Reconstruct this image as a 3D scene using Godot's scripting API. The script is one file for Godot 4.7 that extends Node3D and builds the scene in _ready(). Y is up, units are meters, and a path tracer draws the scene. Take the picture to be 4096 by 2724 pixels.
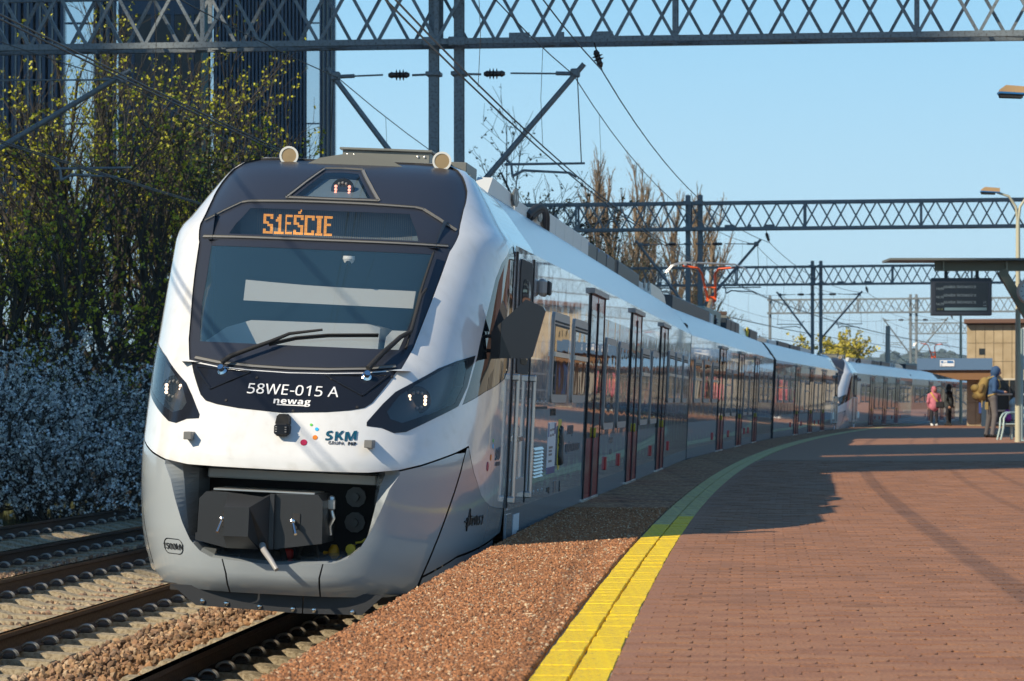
extends Node3D
# A commuter train standing at a curved platform, seen through a long lens.
# World: metres, y up, platform surface y = 0, camera looks along -z. "zz" below is distance ahead of the camera (zz = -z).

const FOC := 11500.0            # focal length in pixels of the 4096 x 2724 photograph
const EYE := 0.95
const A0 := -1.5468             # platform edge: x = A0 + A1 zz + A2 zz^2
const A1 := 0.06222
const A2 := 0.0006393
const HALF := 1.2               # half width of the train
const TRACK := -1.25            # track centre, from the platform edge
const RAIL := -0.76             # rail head
const ROLL := 0.045             # cant of the curve
const SUNDIR := Vector3(0.627, -0.574, -0.527)

var rng := RandomNumberGenerator.new()
var M := {}                     # materials
var taken := {}
# mesh under construction
var gv := PackedVector3Array()
var gn := PackedVector3Array()
var gc := PackedColorArray()
var gu := PackedVector2Array()

# ---------------------------------------------------------------- small helpers
func lin(r: float, g: float, b: float, a := 1.0) -> Color:
	var c := Color(r, g, b).linear_to_srgb()
	c.a = a
	return c

func mat(id: String, c: Color, rough := 0.6, metal := 0.0) -> StandardMaterial3D:
	var m := StandardMaterial3D.new()
	m.resource_name = id
	m.albedo_color = c
	m.roughness = rough
	m.metallic = metal
	M[id] = m
	return m

func noise_tex(freq: float, oct := 4, size := 512, kind := FastNoiseLite.TYPE_SIMPLEX_SMOOTH, ramp: Array = [], sd := 1) -> NoiseTexture2D:
	var n := FastNoiseLite.new()
	n.seed = sd
	n.noise_type = kind
	n.frequency = freq
	n.fractal_octaves = oct
	var t := NoiseTexture2D.new()
	t.width = size
	t.height = size
	t.seamless = true
	t.noise = n
	if ramp.size():
		var g := Gradient.new()
		var offs := PackedFloat32Array()
		var cols := PackedColorArray()
		for r in ramp:
			offs.append(r[0])
			cols.append(r[1])
		g.offsets = offs
		g.colors = cols
		t.color_ramp = g
	return t

func tri_map(m: StandardMaterial3D, scale: float, world := true) -> StandardMaterial3D:
	m.uv1_triplanar = true
	m.uv1_world_triplanar = world
	m.uv1_scale = Vector3.ONE * scale
	return m

func bump(m: StandardMaterial3D, t: Texture2D, cm: float) -> StandardMaterial3D:
	m.heightmap_enabled = true
	m.heightmap_texture = t
	m.heightmap_scale = cm
	return m

func numbered(called: String) -> String:
	if not taken.has(called):
		taken[called] = 0
		return called
	taken[called] += 1
	return "%s_%03d" % [called, taken[called]]

func thing(called: String, label: String, category: String, at := Vector3.ZERO, group := "") -> Node3D:
	var o := Node3D.new()
	o.name = numbered(called)
	add_child(o)
	o.position = at
	tag(o, label, category, group)
	return o

func tag(o: Node, label: String, category: String, group := "") -> void:
	o.set_meta("label", label)
	o.set_meta("category", category)
	if group != "":
		o.set_meta("group", group)

func structure(o: Node) -> Node:
	o.set_meta("kind", "structure")
	return o

func group_node(called: String, parent: Node) -> Node3D:
	var o := Node3D.new()
	o.name = called
	parent.add_child(o, true)
	return o

func put(called: String, mesh: Mesh, m: Material, parent: Node, xf := Transform3D()) -> MeshInstance3D:
	var o := MeshInstance3D.new()
	o.name = called if parent != self else numbered(called)
	o.mesh = mesh
	o.material_override = null
	o.transform = xf
	if mesh.get_surface_count():
		o.set_surface_override_material(0, m)
	parent.add_child(o, true)
	return o

# ---------------------------------------------------------------- mesh building
func begin() -> void:
	gv = PackedVector3Array()
	gn = PackedVector3Array()
	gc = PackedColorArray()
	gu = PackedVector2Array()

func tri(a: Vector3, b: Vector3, c: Vector3, na: Vector3, nb: Vector3, nc: Vector3) -> void:
	gv.append(a)
	gn.append(na)
	if (b - a).cross(c - a).dot(na + nb + nc) > 0.0:
		gv.append(c)
		gv.append(b)
		gn.append(nc)
		gn.append(nb)
	else:
		gv.append(b)
		gv.append(c)
		gn.append(nb)
		gn.append(nc)

func ftri(a: Vector3, b: Vector3, c: Vector3, hint: Vector3) -> void:
	var n := (b - a).cross(c - a).normalized()
	if n.dot(hint) < 0.0:
		n = -n
	tri(a, b, c, n, n, n)

func quad(a: Vector3, b: Vector3, c: Vector3, d: Vector3, hint: Vector3) -> void:
	ftri(a, b, c, hint)
	ftri(a, c, d, hint)

func done(colored := false) -> ArrayMesh:
	var arr := []
	arr.resize(Mesh.ARRAY_MAX)
	arr[Mesh.ARRAY_VERTEX] = gv
	arr[Mesh.ARRAY_NORMAL] = gn
	if colored:
		arr[Mesh.ARRAY_COLOR] = gc
	if gu.size() == gv.size() and gu.size() > 0:
		arr[Mesh.ARRAY_TEX_UV] = gu
	var m := ArrayMesh.new()
	if gv.size():
		m.add_surface_from_arrays(Mesh.PRIMITIVE_TRIANGLES, arr)
	return m

func tint(c: Color) -> void:      # colour every vertex added since the last call
	while gc.size() < gv.size():
		gc.append(c)

func box(c: Vector3, s: Vector3, b := Basis()) -> void:
	var hx := b.x * s.x * 0.5
	var hy := b.y * s.y * 0.5
	var hz := b.z * s.z * 0.5
	for k in [[hx, hy, hz], [hy, hz, hx], [hz, hx, hy]]:
		for sg in [-1.0, 1.0]:
			var n: Vector3 = k[0] * sg
			var p: Vector3 = c + n
			quad(p - k[1] - k[2], p + k[1] - k[2], p + k[1] + k[2], p - k[1] + k[2], n)

func cbox(c: Vector3, s: Vector3, r: float, b := Basis()) -> void:   # box with chamfered edges
	var h := s * 0.5
	var ax := [b.x.normalized(), b.y.normalized(), b.z.normalized()]
	for i in 3:
		var j := (i + 1) % 3
		var k := (i + 2) % 3
		for sg in [-1.0, 1.0]:
			var n: Vector3 = ax[i] * sg
			var p: Vector3 = c + n * h[i]
			var u: Vector3 = ax[j] * (h[j] - r)
			var v: Vector3 = ax[k] * (h[k] - r)
			quad(p - u - v, p + u - v, p + u + v, p - u + v, n)
			for sj in [-1.0, 1.0]:      # edge between +-i and +-j
				var nj: Vector3 = ax[j] * sj
				var p1: Vector3 = c + n * h[i] + nj * (h[j] - r)
				var p2: Vector3 = c + n * (h[i] - r) + nj * h[j]
				quad(p1 - v, p1 + v, p2 + v, p2 - v, n + nj)
	for sx in [-1.0, 1.0]:
		for sy in [-1.0, 1.0]:
			for sz in [-1.0, 1.0]:
				var q: Vector3 = c + ax[0] * sx * (h.x - r) + ax[1] * sy * (h.y - r) + ax[2] * sz * (h.z - r)
				var d: Vector3 = ax[0] * sx + ax[1] * sy + ax[2] * sz
				ftri(q + ax[0] * sx * r, q + ax[1] * sy * r, q + ax[2] * sz * r, d)

func bar(a: Vector3, b: Vector3, w: float, h: float, up := Vector3.UP) -> void:
	var z := (b - a)
	var l := z.length()
	if l < 1e-5:
		return
	z /= l
	var x := up.cross(z)
	x = x.normalized() if x.length() > 1e-4 else Vector3.RIGHT
	box((a + b) * 0.5, Vector3(w, h, l), Basis(x, z.cross(x).normalized(), z))

func ring_basis(d: Vector3) -> Array:
	var x := d.cross(Vector3.UP)
	if x.length() < 0.05:
		x = d.cross(Vector3.RIGHT)
	x = x.normalized()
	return [x, x.cross(d).normalized()]

func tube(pts: PackedVector3Array, r0: float, r1: float, sides := 8, caps := true) -> void:
	var n := pts.size()
	var prev := []
	for i in n:
		var d := (pts[mini(i + 1, n - 1)] - pts[maxi(i - 1, 0)]).normalized()
		var bs := ring_basis(d)
		if prev.size():      # keep the frame from flipping
			var x: Vector3 = prev[2] - d * prev[2].dot(d)
			if x.length() > 1e-3:
				x = x.normalized()
				bs = [x, x.cross(d).normalized()]
		var r := lerpf(r0, r1, float(i) / maxi(n - 1, 1))
		var ring := PackedVector3Array()
		var nor := PackedVector3Array()
		for k in sides:
			var a := TAU * k / sides
			var q: Vector3 = bs[0] * cos(a) + bs[1] * sin(a)
			nor.append(q)
			ring.append(pts[i] + q * r)
		if i > 0:
			for k in sides:
				var k2 := (k + 1) % sides
				tri(prev[0][k], prev[0][k2], ring[k2], prev[1][k], prev[1][k2], nor[k2])
				tri(prev[0][k], ring[k2], ring[k], prev[1][k], nor[k2], nor[k])
		if caps and (i == 0 or i == n - 1):
			var dd := -d if i == 0 else d
			for k in range(1, sides - 1):
				tri(ring[0], ring[k], ring[k + 1], dd, dd, dd)
		prev = [ring, nor, bs[0]]

func rod(a: Vector3, b: Vector3, r: float, sides := 8) -> void:
	tube(PackedVector3Array([a, b]), r, r, sides)

func lathe(at: Vector3, axis: Vector3, prof: Array, sides := 16) -> void:   # prof: [distance along axis, radius]
	axis = axis.normalized()
	var bs := ring_basis(axis)
	for i in range(1, prof.size()):
		var p0: Array = prof[i - 1]
		var p1: Array = prof[i]
		var slope := Vector2(p1[1] - p0[1], p1[0] - p0[0])
		for k in sides:
			var q := []
			for kk in [k, k + 1]:
				var a: float = TAU * kk / sides
				q.append(bs[0] * cos(a) + bs[1] * sin(a))
			var n0: Vector3 = (q[0] * slope.y - axis * slope.x).normalized()
			var n1: Vector3 = (q[1] * slope.y - axis * slope.x).normalized()
			var a0: Vector3 = at + axis * p0[0] + q[0] * p0[1]
			var a1: Vector3 = at + axis * p0[0] + q[1] * p0[1]
			var b0: Vector3 = at + axis * p1[0] + q[0] * p1[1]
			var b1: Vector3 = at + axis * p1[0] + q[1] * p1[1]
			if p0[1] > 1e-5:
				tri(a0, a1, b1, n0, n1, n1)
			if p1[1] > 1e-5:
				tri(a0, b1, b0, n0, n1, n0)

func prism(poly: PackedVector2Array, o: Vector3, ax: Vector3, ay: Vector3, depth: Vector3) -> void:   # polygon in the ax, ay plane, pushed by depth
	var ids := Geometry2D.triangulate_polygon(poly)
	var p := PackedVector3Array()
	for q in poly:
		p.append(o + ax * q.x + ay * q.y)
	for i in range(0, ids.size(), 3):
		ftri(p[ids[i]], p[ids[i + 1]], p[ids[i + 2]], -depth)
		ftri(p[ids[i]] + depth, p[ids[i + 1]] + depth, p[ids[i + 2]] + depth, depth)
	var ccw := not Geometry2D.is_polygon_clockwise(poly)
	for i in poly.size():
		var j := (i + 1) % poly.size()
		var e := poly[j] - poly[i]
		var n2 := Vector2(e.y, -e.x) * (1.0 if ccw else -1.0)
		quad(p[i], p[j], p[j] + depth, p[i] + depth, ax * n2.x + ay * n2.y)

func round_rect(x0: float, y0: float, x1: float, y1: float, r: float, n := 4) -> PackedVector2Array:
	var out := PackedVector2Array()
	for c in [[x1 - r, y1 - r, 0.0], [x0 + r, y1 - r, 0.25], [x0 + r, y0 + r, 0.5], [x1 - r, y0 + r, 0.75]]:
		for i in n + 1:
			var a: float = TAU * (c[2] + 0.25 * i / n)
			out.append(Vector2(c[0] + cos(a) * r, c[1] + sin(a) * r))
	return out

func cylinder(r: float, h: float, sides := 12) -> CylinderMesh:
	var c := CylinderMesh.new()
	c.top_radius = r
	c.bottom_radius = r
	c.height = h
	c.radial_segments = sides
	c.rings = 1
	return c

func unit_box() -> BoxMesh:
	if not M.has("_box"):
		M["_box"] = BoxMesh.new()
	return M["_box"]

func bar_node(called: String, a: Vector3, b: Vector3, w: float, h: float, m: Material, parent: Node, up := Vector3.UP) -> MeshInstance3D:   # a bar from the shared unit box
	var z := b - a
	var l := z.length()
	z /= l
	var x := up.cross(z)
	x = x.normalized() if x.length() > 1e-4 else Vector3.RIGHT
	return put(called, unit_box(), m, parent, Transform3D(Basis(x * w, z.cross(x).normalized() * h, z * l), (a + b) * 0.5))

func text_arrays(s: String, size: float, depth := 0.004, bold := false, italic := false, spacing := 0.0) -> Array:
	var t := TextMesh.new()
	var f := SystemFont.new()
	f.font_names = PackedStringArray(["Droid Sans"])
	f.font_weight = 700 if bold else 400
	var fv := FontVariation.new()
	fv.base_font = f
	fv.spacing_glyph = int(spacing)
	if italic:
		fv.variation_transform = Transform2D(Vector2(1, 0.0), Vector2(0.22, 1), Vector2.ZERO)
	t.font = fv
	t.text = s
	t.font_size = 64
	t.pixel_size = size / 64.0
	t.depth = depth
	t.curve_step = 2.0
	return t.get_mesh_arrays()

func text_mesh(s: String, size: float, depth := 0.004, bold := false) -> ArrayMesh:
	var arr := text_arrays(s, size, depth, bold)
	var m := ArrayMesh.new()
	if arr.size() and arr[0] != null and arr[0].size():
		m.add_surface_from_arrays(Mesh.PRIMITIVE_TRIANGLES, arr)
	return m

# ---------------------------------------------------------------- where things stand
func edge_x(zz: float) -> float:
	return A0 + A1 * zz + A2 * zz * zz

func heading(zz: float) -> Vector2:      # (x, zz) of the unit vector along the line, away from the camera
	return Vector2(A1 + 2.0 * A2 * zz, 1.0).normalized()

func along(zz: float, off: float, y: float) -> Vector3:   # off metres to the right of the platform edge
	var d := heading(zz)
	return Vector3(edge_x(zz) + off * d.y, y, -(zz - off * d.x))

func away(zz: float) -> Vector3:
	var d := heading(zz)
	return Vector3(d.x, 0, -d.y)

func rightward(zz: float) -> Vector3:
	var d := heading(zz)
	return Vector3(d.y, 0, d.x)

func photo(px: float, py: float, dist: float) -> Vector3:   # the point seen at a pixel of the photograph at that distance ahead
	return Vector3((px - 2048.0) / FOC * dist, EYE - (py - 1610.0) / FOC * dist, -dist)

func strip(z0: float, z1: float, step: float, o0: float, y0: float, o1: float, y1: float) -> void:   # ribbon that follows the curve
	var n := maxi(1, int(ceil((z1 - z0) / step)))
	for i in n:
		var a := lerpf(z0, z1, float(i) / n)
		var b := lerpf(z0, z1, float(i + 1) / n)
		quad(along(a, o0, y0), along(a, o1, y1), along(b, o1, y1), along(b, o0, y0), Vector3(0, 1, 0) if absf(o1 - o0) > 1e-3 else rightward(a) * signf(y1 - y0))

func _ready() -> void:
	rng.seed = 20240409
	# ------------------------------------------------ camera, sky, sun, exposure
	var cam := Camera3D.new()
	cam.name = "camera"
	add_child(cam)
	cam.position = Vector3(0, EYE, 0)
	cam.far = 6000.0
	cam.current = true
	var lens := CameraAttributesPhysical.new()
	lens.frustum_near = 0.5
	lens.frustum_far = 6000.0
	lens.frustum_focal_length = 101.0
	lens.frustum_focus_distance = 19.5
	lens.exposure_aperture = 9.0
	cam.attributes = lens
	cam.set_frustum(0.5 * 2724.0 / FOC, Vector2(0, 0.5 * (1610.0 - 1362.0) / FOC), 0.5, 6000.0)
	var env := Environment.new()
	env.background_mode = Environment.BG_SKY
	var sky := Sky.new()
	var sm := PanoramaSkyMaterial.new()
	sm.panorama = clear_sky()
	sky.sky_material = sm
	env.sky = sky
	env.tonemap_mode = Environment.TONE_MAPPER_LINEAR
	env.tonemap_exposure = 1.27
	env.background_energy_multiplier = 0.80
	env.sdfgi_enabled = true
	env.ssao_enabled = true
	env.ssil_enabled = true
	env.fog_enabled = true
	env.fog_density = 0.00016
	env.fog_light_color = Color(0.80, 0.90, 0.98)
	var we := WorldEnvironment.new()
	we.name = "environment"
	we.environment = env
	add_child(we)
	var sun := DirectionalLight3D.new()
	sun.name = "sun"
	add_child(sun)
	sun.look_at_from_position(Vector3.ZERO, SUNDIR, Vector3.UP)
	sun.light_energy = 1.5
	sun.light_angular_distance = 0.53
	sun.light_color = Color(1.0, 0.94, 0.84)
	sun.shadow_enabled = true

	materials()
	# ------------------------------------------------ the setting
	ground()
	platform()
	tracks()
	shade_buildings()
	tower()
	station()
	far_things()
	# ------------------------------------------------ the train
	train()
	# ------------------------------------------------ overhead line
	overhead()
	# ------------------------------------------------ plants
	plants()
	# ------------------------------------------------ furniture and people
	furniture()
	people()

func clear_sky() -> ImageTexture:      # cloudless spring sky: pale at the horizon, deeper blue towards the zenith
	var stops := [[0.0, Vector3(0.68, 0.88, 0.97)], [3.0, Vector3(0.54, 0.81, 0.97)], [8.0, Vector3(0.345, 0.68, 0.95)], [20.0, Vector3(0.17, 0.40, 0.72)], [45.0, Vector3(0.075, 0.21, 0.46)], [90.0, Vector3(0.04, 0.13, 0.33)]]
	var im := Image.create(64, 1024, false, Image.FORMAT_RGBF)
	for y in 1024:
		var el := 90.0 - 180.0 * (y + 0.5) / 1024.0
		var c := Vector3(0.20, 0.19, 0.17)
		if el >= 0.0:
			for k in stops.size() - 1:
				if el >= stops[k][0] and el <= stops[k + 1][0]:
					c = stops[k][1].lerp(stops[k + 1][1], (el - stops[k][0]) / (stops[k + 1][0] - stops[k][0]))
		for x in 64:
			im.set_pixel(x, y, Color(c.x, c.y, c.z))
	return ImageTexture.create_from_image(im)

func materials() -> void:
	var fine := noise_tex(0.09, 3, 512, FastNoiseLite.TYPE_CELLULAR)
	var soft := noise_tex(0.012, 4, 512)
	M["fine"] = fine
	M["soft"] = soft
	var wave := noise_tex(0.006, 2, 512)
	# --- train paint
	var white := mat("white_paint", lin(0.70, 0.71, 0.72), 0.10)
	white.albedo_texture = noise_tex(0.012, 5, 512, FastNoiseLite.TYPE_SIMPLEX, [[0.0, Color(0.93, 0.925, 0.91)], [0.4, Color(0.985, 0.985, 0.98)], [1.0, Color(1, 1, 1)]], 31)
	tri_map(white, 0.9, false)
	white.clearcoat_enabled = true
	white.clearcoat = 0.5
	white.clearcoat_roughness = 0.03
	var side := mat("side_paint", lin(0.70, 0.71, 0.72), 0.05)
	side.clearcoat_enabled = true
	side.clearcoat = 0.9
	side.clearcoat_roughness = 0.02
	side.metallic_specular = 0.62
	tri_map(side, 0.45, false)
	bump(side, wave, 0.42)
	var grey := mat("grey_paint", lin(0.33, 0.37, 0.40), 0.14)
	grey.clearcoat_enabled = true
	grey.clearcoat = 0.5
	grey.clearcoat_roughness = 0.04
	var skirt := mat("skirt_paint", lin(0.20, 0.24, 0.27), 0.2)
	var roofw := mat("roof_paint", lin(0.70, 0.72, 0.74), 0.22)
	tri_map(roofw, 0.45, false)
	bump(roofw, wave, 0.4)
	var band := mat("band_paint", lin(0.085, 0.09, 0.095), 0.05)
	band.metallic_specular = 0.66
	tri_map(band, 0.45, false)
	bump(band, wave, 0.34)
	var glass_dark := mat("dark_glass", lin(0.012, 0.016, 0.02), 0.02)
	glass_dark.metallic_specular = 0.62
	tri_map(glass_dark, 0.35, false)
	bump(glass_dark, wave, 0.12)
	var red := mat("door_red", lin(0.40, 0.028, 0.034), 0.12)
	red.metallic_specular = 0.45
	tri_map(red, 0.45, false)
	bump(red, wave, 0.15)
	var black := mat("black_gloss", lin(0.012, 0.014, 0.020), 0.12)
	black.metallic_specular = 0.45
	var dusty := mat("mask_dusty", lin(0.026, 0.030, 0.042), 0.33)
	mat("rubber", lin(0.015, 0.015, 0.016), 0.7)
	mat("trim_grey", lin(0.17, 0.17, 0.165), 0.5)
	mat("frame_grey", lin(0.33, 0.32, 0.31), 0.35)
	var pane := mat("windscreen_glass", lin(0.10, 0.24, 0.38, 0.17), 0.02)
	pane.transparency = BaseMaterial3D.TRANSPARENCY_ALPHA
	pane.metallic_specular = 0.6
	var clear := mat("clear_glass", lin(0.10, 0.2, 0.3, 0.05), 0.02)
	clear.transparency = BaseMaterial3D.TRANSPARENCY_ALPHA
	mat("cab_cream", lin(0.40, 0.43, 0.43), 0.6)
	mat("cab_dark", lin(0.10, 0.125, 0.15), 0.7)
	mat("alu", lin(0.62, 0.62, 0.60), 0.3, 0.85)
	mat("chrome", lin(0.75, 0.75, 0.75), 0.12, 1.0)
	mat("roof_grey", lin(0.15, 0.155, 0.14), 0.45)
	mat("roof_black", lin(0.02, 0.03, 0.04), 0.45)
	mat("roof_beige", lin(0.36, 0.36, 0.28), 0.55)
	mat("roof_white", lin(0.62, 0.63, 0.60), 0.4)
	mat("bronze", lin(0.33, 0.24, 0.13), 0.45, 0.3)
	mat("coupler", lin(0.026, 0.028, 0.031), 0.34)
	mat("cavity", lin(0.03, 0.03, 0.032), 0.7)
	mat("deflector", lin(0.020, 0.022, 0.026), 0.5)
	mat("yellow_part", lin(0.62, 0.33, 0.02), 0.45)
	mat("red_part", lin(0.45, 0.02, 0.02), 0.45)
	mat("orange_part", lin(0.75, 0.10, 0.015), 0.4)
	mat("ink_white", lin(0.8, 0.8, 0.8), 0.35)
	mat("ink_black", lin(0.015, 0.017, 0.02), 0.4)
	mat("ink_blue", lin(0.005, 0.075, 0.13), 0.35)
	mat("ink_grey", lin(0.12, 0.12, 0.13), 0.4)
	mat("dot_green", lin(0.12, 0.55, 0.08), 0.4)
	mat("dot_cyan", lin(0.03, 0.42, 0.75), 0.4)
	mat("dot_orange", lin(0.72, 0.20, 0.01), 0.4)
	mat("dot_crimson", lin(0.42, 0.008, 0.06), 0.4)
	mat("sticker_blue", lin(0.03, 0.06, 0.22), 0.4)
	mat("sticker_white", lin(0.7, 0.72, 0.75), 0.4)
	mat("emblem_yellow", lin(0.6, 0.47, 0.03), 0.4)
	var led := mat("led_amber", lin(0.5, 0.22, 0.05), 0.5)
	led.emission_enabled = true
	led.emission = Color(1.0, 0.66, 0.25)
	led.emission_energy_multiplier = 0.85
	mat("led_off", lin(0.09, 0.13, 0.155), 0.5)
	var lampon := mat("lamp_led", lin(0.9, 0.7, 0.5), 0.4)
	lampon.emission_enabled = true
	lampon.emission = Color(1.0, 0.86, 0.72)
	lampon.emission_energy_multiplier = 2.2
	var lampred := mat("lamp_led_top", lin(0.8, 0.3, 0.2), 0.4)
	lampred.emission_enabled = true
	lampred.emission = Color(1.0, 0.66, 0.56)
	lampred.emission_energy_multiplier = 1.2
	# --- platform
	var agg := mat("aggregate", Color.WHITE, 0.92)
	agg.albedo_texture = noise_tex(0.035, 6, 1024, FastNoiseLite.TYPE_VALUE, [[0.0, lin(0.09, 0.036, 0.018)], [0.36, lin(0.22, 0.095, 0.042)], [0.52, lin(0.36, 0.165, 0.07)], [0.66, lin(0.50, 0.26, 0.12)], [1.0, lin(0.74, 0.56, 0.36)]], 5)
	tri_map(agg, 0.9)
	bump(agg, noise_tex(0.045, 4, 1024, FastNoiseLite.TYPE_VALUE, [], 8), 1.0)
	agg.detail_enabled = true
	agg.detail_blend_mode = BaseMaterial3D.BLEND_MODE_MUL
	agg.detail_albedo = noise_tex(0.006, 5, 512, FastNoiseLite.TYPE_SIMPLEX_SMOOTH, [[0.0, Color(0.72, 0.70, 0.68)], [0.5, Color(0.95, 0.94, 0.92)], [1.0, Color(1, 1, 1)]], 6)
	agg.detail_uv_layer = BaseMaterial3D.DETAIL_UV_1
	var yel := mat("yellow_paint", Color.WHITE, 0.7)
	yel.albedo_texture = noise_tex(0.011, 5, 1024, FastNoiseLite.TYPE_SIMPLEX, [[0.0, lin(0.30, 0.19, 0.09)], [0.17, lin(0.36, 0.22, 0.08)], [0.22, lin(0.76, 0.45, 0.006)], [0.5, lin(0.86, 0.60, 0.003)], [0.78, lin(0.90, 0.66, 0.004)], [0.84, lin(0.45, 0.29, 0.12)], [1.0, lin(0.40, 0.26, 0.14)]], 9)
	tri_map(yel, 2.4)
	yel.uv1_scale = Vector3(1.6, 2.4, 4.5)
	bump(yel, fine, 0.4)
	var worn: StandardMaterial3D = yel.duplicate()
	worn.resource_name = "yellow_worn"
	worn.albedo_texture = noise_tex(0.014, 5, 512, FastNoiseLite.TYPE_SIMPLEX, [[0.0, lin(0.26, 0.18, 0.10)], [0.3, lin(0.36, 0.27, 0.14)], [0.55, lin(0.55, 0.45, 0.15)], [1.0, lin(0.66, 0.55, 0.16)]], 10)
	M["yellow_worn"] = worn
	var sand := mat("joint_sand", lin(0.52, 0.43, 0.32), 0.95)
	tri_map(sand, 3.0)
	bump(sand, fine, 0.8)
	var cols := [Vector3(0.335, 0.152, 0.075), Vector3(0.36, 0.168, 0.083), Vector3(0.31, 0.140, 0.070), Vector3(0.375, 0.180, 0.090)]
	var grain := noise_tex(0.07, 3, 512, FastNoiseLite.TYPE_SIMPLEX, [[0.0, Color(0.74, 0.72, 0.70)], [0.45, Color(0.94, 0.93, 0.92)], [1.0, Color(1, 1, 1)]], 12)
	for i in 5:
		var c: Vector3 = cols[i] if i < 4 else Vector3.ONE
		var bm := mat("brick%d" % i, lin(c.x, c.y, c.z), 0.82)
		bm.albedo_texture = grain
		tri_map(bm, 1.3)
		bump(bm, fine, 0.35)
		if i == 4:
			bm.albedo_color = Color.WHITE
			bm.vertex_color_use_as_albedo = true
	var pave := mat("far_paving", lin(0.345, 0.160, 0.080), 0.85)
	tri_map(pave, 1.2)
	pave.albedo_texture = grain
	mat("platform_wall", lin(0.24, 0.23, 0.21), 0.9)
	# --- track
	var steel := mat("rail_side", lin(0.115, 0.075, 0.045), 0.75, 0.15)
	tri_map(steel, 3.0)
	steel.albedo_texture = noise_tex(0.03, 4, 256, FastNoiseLite.TYPE_SIMPLEX, [[0.0, Color(0.55, 0.5, 0.45)], [1.0, Color(1, 1, 1)]], 3)
	mat("rail_head", lin(0.42, 0.42, 0.42), 0.22, 0.9)
	var conc := mat("sleeper_concrete", lin(0.44, 0.38, 0.275), 0.9)
	tri_map(conc, 2.0)
	conc.albedo_texture = noise_tex(0.02, 5, 512, FastNoiseLite.TYPE_SIMPLEX, [[0.0, Color(0.58, 0.54, 0.48)], [0.5, Color(0.9, 0.88, 0.84)], [1.0, Color(1, 1, 1)]], 4)
	bump(conc, fine, 0.5)
	mat("clip_steel", lin(0.40, 0.36, 0.30), 0.4, 0.5)
	mat("clip_base", lin(0.05, 0.042, 0.036), 0.8)
	var stone := mat("ballast_stone", Color.WHITE, 0.9)
	stone.vertex_color_use_as_albedo = true
	var bed := mat("ballast_bed", lin(0.15, 0.115, 0.08), 0.95)
	tri_map(bed, 1.5)
	bump(bed, noise_tex(0.03, 3, 512, FastNoiseLite.TYPE_CELLULAR), 4.0)
	bed.albedo_texture = noise_tex(0.03, 3, 512, FastNoiseLite.TYPE_CELLULAR, [[0.0, Color(0.5, 0.45, 0.4)], [1.0, Color(1, 0.96, 0.9)]])
	var soil := mat("soil", lin(0.10, 0.095, 0.055), 0.95)
	tri_map(soil, 0.8)
	bump(soil, fine, 3.0)
	# --- overhead line
	var gal := mat("mast_paint", lin(0.20, 0.235, 0.255), 0.55, 0.25)
	tri_map(gal, 1.5)
	gal.albedo_texture = noise_tex(0.02, 5, 512, FastNoiseLite.TYPE_SIMPLEX, [[0.0, Color(0.62, 0.56, 0.52)], [0.35, Color(0.92, 0.92, 0.92)], [1.0, Color(1, 1, 1)]], 17)
	mat("wire", lin(0.05, 0.045, 0.04), 0.5, 0.5)
	mat("insulator", lin(0.05, 0.035, 0.03), 0.25)
	# --- buildings
	mat("fin_metal", lin(0.03, 0.065, 0.115), 0.4, 0.0)
	mat("tower_glass", lin(0.012, 0.022, 0.04), 0.03)
	M["tower_glass"].metallic_specular = 0.8
	mat("tower_mirror", lin(0.70, 0.72, 0.74), 0.06, 0.9)
	mat("tower_dark", lin(0.006, 0.009, 0.014), 0.3)
	mat("green_panel", lin(0.05, 0.14, 0.15), 0.3)
	var tile := mat("wall_tile", lin(0.46, 0.37, 0.235), 0.55)
	tri_map(tile, 0.5)
	tile.albedo_texture = noise_tex(0.01, 4, 256, FastNoiseLite.TYPE_SIMPLEX, [[0.0, Color(0.86, 0.84, 0.8)], [1.0, Color(1, 1, 1)]], 21)
	mat("joint_dark", lin(0.20, 0.16, 0.10), 0.8)
	mat("roof_brown", lin(0.14, 0.075, 0.05), 0.6)
	mat("fascia_blue", lin(0.085, 0.16, 0.27), 0.5)
	mat("post_blue", lin(0.02, 0.045, 0.075), 0.5)
	mat("wood_brown", lin(0.20, 0.10, 0.04), 0.7)
	mat("window_dark", lin(0.02, 0.022, 0.022), 0.06)
	mat("window_frame", lin(0.5, 0.48, 0.40), 0.5)
	mat("beam_olive", lin(0.22, 0.19, 0.12), 0.5)
	mat("pole_cream", lin(0.46, 0.44, 0.32), 0.5)
	mat("pole_green", lin(0.36, 0.46, 0.44), 0.45)
	mat("screen_case", lin(0.03, 0.036, 0.05), 0.4)
	mat("screen", lin(0.006, 0.008, 0.014), 0.15)
	mat("screen_text", lin(0.20, 0.25, 0.28), 0.4)
	mat("screen_bar", lin(0.16, 0.25, 0.28), 0.4)
	mat("screen_yellow", lin(0.16, 0.16, 0.03), 0.4)
	mat("concrete", lin(0.36, 0.33, 0.28), 0.9)
	mat("office_wall", lin(0.32, 0.30, 0.28), 0.8)
	mat("brick_dark", lin(0.10, 0.062, 0.045), 0.85)
	mat("lamp_blue", lin(0.02, 0.14, 0.36), 0.4)
	mat("lamp_rust", lin(0.46, 0.30, 0.15), 0.8)
	mat("clock_rim", lin(0.55, 0.38, 0.30), 0.5)
	mat("clock_face", lin(0.55, 0.55, 0.52), 0.4)
	# --- plants
	mat("bark", lin(0.05, 0.043, 0.032), 0.9)
	mat("bark_light", lin(0.20, 0.145, 0.09), 0.9)
	var vc := mat("leaf", Color.WHITE, 0.6)
	vc.vertex_color_use_as_albedo = true
	vc.backlight_enabled = true
	vc.backlight = Color(0.5, 0.5, 0.3)
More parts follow.
